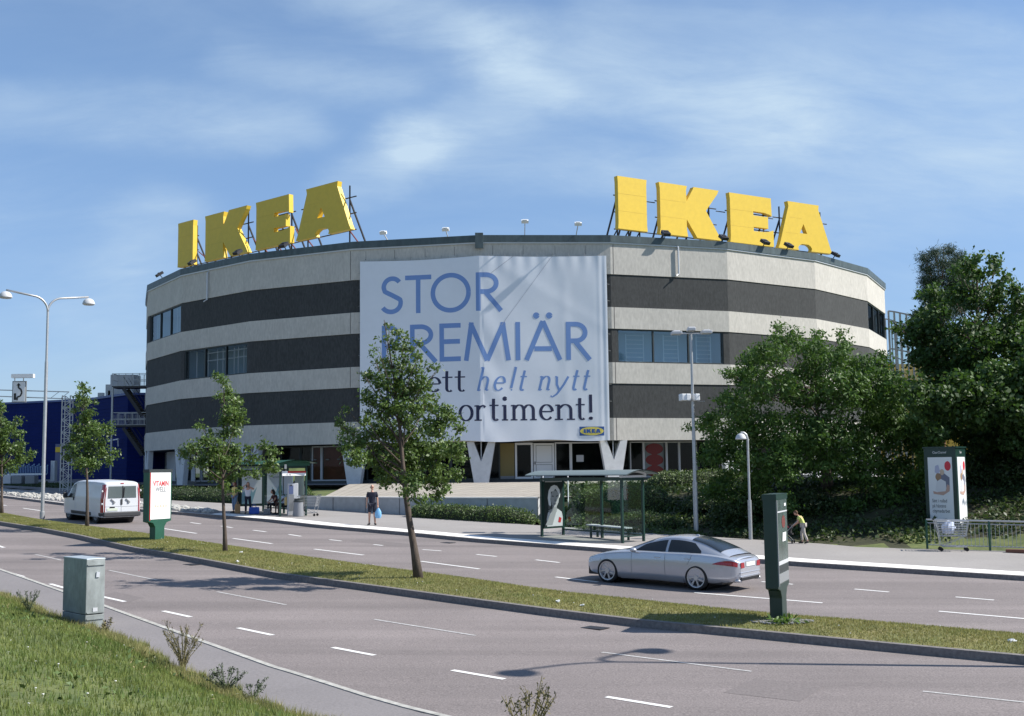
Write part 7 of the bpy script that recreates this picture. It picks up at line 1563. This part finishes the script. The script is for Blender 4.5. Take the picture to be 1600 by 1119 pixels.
    if trousers:
        if leg <= 1: kR, kL = lerp('hR', 'kR', leg*1.0), lerp('hL', 'kL', leg); vs = [lerp('pel', 'sp', .1), J['hR'], kR, J['hL'], kL]; es = [(0, 1), (1, 2), (0, 3), (3, 4)]; rd = [(.148, .118), .108, .088, .108, .088]
        else: vs = [lerp('pel', 'sp', .1), J['hR'], J['kR'], lerp('kR', 'aR', .92), J['hL'], J['kL'], lerp('kL', 'aL', .92)]; es = [(0, 1), (1, 2), (2, 3), (0, 4), (4, 5), (5, 6)]; rd = [(.145, .115), .10, .075, .062, .10, .075, .062]
        m = skin_mesh(vs, es, rd); T.part('trousers' if leg > 1 else 'shorts', m, trousers, smooth=True)
    for s, a, t in ((1, 'aR', 'tR'), (-1, 'aL', 'tL')):
        A_, B__ = V3(J[a]), V3(J[t]); d = B__-A_; m = MB(); f_ = d.normalized(); m.tube([A_-f_*.06-Vector((0, 0, .045)), A_+Vector((0, 0, -.035)), A_+d*.6+Vector((0, 0, -.01)), B__+f_*.04], [.035, .050, .044, .025], 10); T.part('shoe', m, shoes, smooth=True)
    return T
M_navy = mat('navy_cloth', (.012, .014, .030), .85); M_black = mat('black_cloth', (.012, .012, .016), .9)
b = G(581.5, 820.5, .132)
person('bald man in dark sunglasses, navy tee and shorts, standing alone on the kerb', b, math.pi+.05, 1.0, dict(kR=(.115, .03, .50), aR=(.13, -.01, .09), tR=(.17, .13, .035), aL=(-.13, -.01, .09), tL=(-.17, .13, .035), wL=(-.25, .03, .86), wR=(.24, .04, .87)), shirt=M_navy, sleeve=.75, trousers=M_navy, leg=.95, bald=True, glasses=True)
# his carrier bag (his left hand is on the picture's right)
bg = MB(); c = b+Vector((.27, -.05, .52)); rows = []
for f, w_, t_ in ((0, .11, .05), (.25, .155, .075), (.6, .14, .065), (.85, .08, .035), (1, .025, .02)):
    rows.append([(c.x+w_*math.cos(a), c.y+t_*math.sin(a), c.z-.22+.46*f) for a in np.linspace(0, 2*math.pi, 14, endpoint=False)])
bg.grid(rows, closed=True); tag(mesh_obj('carrier_bag', bg, mat('bag_light_blue', (.20, .45, .72), .5), smooth=True), 'light blue carrier bag held by the bald standing man', 'bag')
b1 = G(365.5, 801.3, .132); b2 = G(387, 802.8, .132)
person('woman in a yellow top and jeans standing by the poster at the far shelter end', b1+Vector((0, .1, 0)), math.pi*.75, .90, dict(wR=(.26, .22, 1.05), wL=(-.2, .15, .95)), shirt=mat('yellow_cloth', (.72, .55, .16), .8), sleeve=.35, trousers=mat('jeans', (.16, .24, .36), .85), leg=2, hair=mat('red_hair', (.16, .04, .02), .7), hairlen=.10)
person('woman with long black hair and white top standing with arms raised to her head', b2, math.pi+.15, .90, dict(eR=(.40, .05, 1.42), wR=(.17, .06, 1.58), eL=(-.36, .08, 1.38), wL=(-.14, .09, 1.50), kL=(-.14, .05, .5), aL=(-.20, .05, .09), tL=(-.26, .18, .035)), shirt=mat('white_cloth', (.66, .63, .66), .8), sleeve=.15, trousers=M_navy, leg=2, hair=M_hair, hairlen=.22)
A_, axl_, dpl_, g_ = SH
SIT = dict(pel=(0, 0, .52), sp=(0, .03, .70), ch=(0, .10, .90), nk=(0, .16, 1.04), hd=(0, .19, 1.11), head=(0, .23, 1.21), face=(0, 1, -.35), sR=(.18, .10, .98), sL=(-.18, .10, .98), eR=(.24, .22, .76), wR=(.12, .42, .66), eL=(-.24, .22, .76), wL=(-.10, .42, .64), hR=(.10, .02, .50), kR=(.14, .42, .52), aR=(.15, .42, .10), tR=(.17, .58, .04), hL=(-.10, .02, .50), kL=(-.14, .42, .52), aL=(-.13, .40, .10), tL=(-.15, .56, .04))
yaw = math.atan2(-dpl_.y, -dpl_.x)-math.pi/2
M_ds = mat('dark_skin', (.10, .05, .032), .6)
for k, lab, sh, tr, pal in ((1.55, 'seated person in a pale blue shirt leaning forward over bare knees', mat('pale_blue_cloth', (.42, .50, .68), .8), M_black, {}), (2.35, 'seated person in dark reddish clothes deep in the shelter shade', mat('maroon_cloth', (.07, .028, .03), .9), M_black, dict(face=(.3, 1, -.1)))):
    q = A_+axl_*k+dpl_*1.08; q.z = g_(q); ps = dict(SIT); ps.update(pal); person(lab, q, yaw, .92, ps, shirt=sh, sleeve=.6, trousers=tr, leg=1.0 if not pal else 2, skin=M_ds if not pal else M_skin, hairlen=.0 if not pal else .1)
def bag(label, p, w_, d_, h, m, handles=True, name='bag', rz=0):
    T = Thing(name, label, 'bag', tuple(p)); mb = MB(); Mz = Matrix.Rotation(rz, 3, 'Z'); rows = []
    for f, k in ((0, .92), (.1, 1), (.6, 1.02), (1, .96)): rows.append([Vector(p)+Mz@Vector((sx*w_/2*k, sy*d_/2*k, h*f+.005)) for sx, sy in ((-1, -1), (1, -1), (1, 1), (-1, 1))])
    mb.grid(rows, closed=True); mb.f.append((3, 2, 1, 0)); mb.m.append(0); mb.f.append((12, 13, 14, 15)); mb.m.append(0); T.part('bag_body', mb, m)
    if handles:
        mb = MB()
        for sy in (-1, 1): mb.tube([Vector(p)+Mz@Vector((-w_*.2, sy*d_*.45, h)), Vector(p)+Mz@Vector((-w_*.12, sy*d_*.4, h+.13)), Vector(p)+Mz@Vector((w_*.12, sy*d_*.4, h+.13)), Vector(p)+Mz@Vector((w_*.2, sy*d_*.45, h))], .009, 5)
        T.part('handle', mb, m)
bag('tall brown paper carrier standing by the woman in the yellow top', G(371, 802.3, .132), .26, .15, .46, mat('kraft_paper', (.42, .24, .11), .85), rz=.4)
bag('royal blue bag on the ground beside the black haired woman', G(397, 803.2, .132), .50, .26, .34, mat('bag_blue', (.02, .08, .42), .6), rz=.3)
bag('grey patterned bag on the ground by the seated people', G(417, 804.2, .132), .34, .22, .30, mat('bag_grey', (.20, .20, .21), .8, var=.5, scale=14), rz=.2)
q = A_+axl_*.95+dpl_*1.0; q.z = g_(q)+.485; bag('cream paper carrier on the end of the shelter bench', q, .36, .18, .40, mat('cream_paper', (.66, .50, .22), .85), rz=.5)
# stooped walker with a pushchair
b = G(1259, 850, .14)
person('stooped person in a yellow green shirt pushing a small dark pushchair under the trees', b+Vector((0, .25, 0)), R(62), .74, dict(pel=(0, -.02, .90), sp=(0, .04, 1.06), ch=(0, .14, 1.24), nk=(0, .24, 1.36), hd=(0, .29, 1.42), head=(0, .36, 1.50), face=(0, 1, -.5), sR=(.18, .17, 1.32), sL=(-.18, .17, 1.32), eR=(.22, .22, 1.06), wR=(.16, .42, .93), eL=(-.22, .22, 1.06), wL=(-.16, .42, .93), kR=(.1, .14, .50), aR=(.11, .10, .09), tR=(.12, .26, .035), kL=(-.1, -.05, .50), aL=(-.11, -.22, .12), tL=(-.12, -.08, .035)),
       shirt=mat('lime_cloth', (.48, .55, .16), .8), sleeve=.6, trousers=mat('beige_cloth', (.42, .38, .34), .8), leg=2, hair=mat('brown_hair', (.09, .045, .02), .8))
d = Vector((-math.sin(R(62)), math.cos(R(62)), 0)); c = b+Vector((0, .25, 0))+d*.62; T = Thing('pushchair', 'small dark pushchair with a red edge pushed by the stooped person', 'pushchair', tuple(c)); sd_ = Vector((-d.y, d.x, 0)); M = Matrix((sd_, d, Vector((0, 0, 1)))).transposed()
mb = MB(); mb.box(c+z*.34, (.30, .42, .06), M=M); mb.box(c-d*.12+z*.50, (.30, .07, .36), M=M); T.part('seat', mb, M_black, bevel=.015)
mb = MB(); mb.box(c+d*.02+z*.60, (.33, .30, .05), M=M); T.part('hood', mb, mat('hood_red', (.35, .05, .06), .7), bevel=.02)
mb = MB()
for s in (-1, 1): mb.tube([c-d*.42+sd_*.15*s+z*.82, c-d*.10+sd_*.15*s+z*.50, c+d*.25+sd_*.15*s+z*.08], .011, 6); mb.tube([c-d*.22+sd_*.15*s+z*.08, c+d*.05+sd_*.15*s+z*.34], .011, 6)
mb.tube([c-d*.42-sd_*.15+z*.82, c-d*.42+sd_*.15+z*.82], .014, 6); T.part('frame', mb, M_galv)
for s in (-1, 1):
    for o in (-.22, .25): mb = MB(); mb.lathe([(.07, -.016), (.07, .016)], c+d*o+sd_*.16*s+z*.07, 14, 'X', M=None); T.part('wheel', mb, M_tyre)
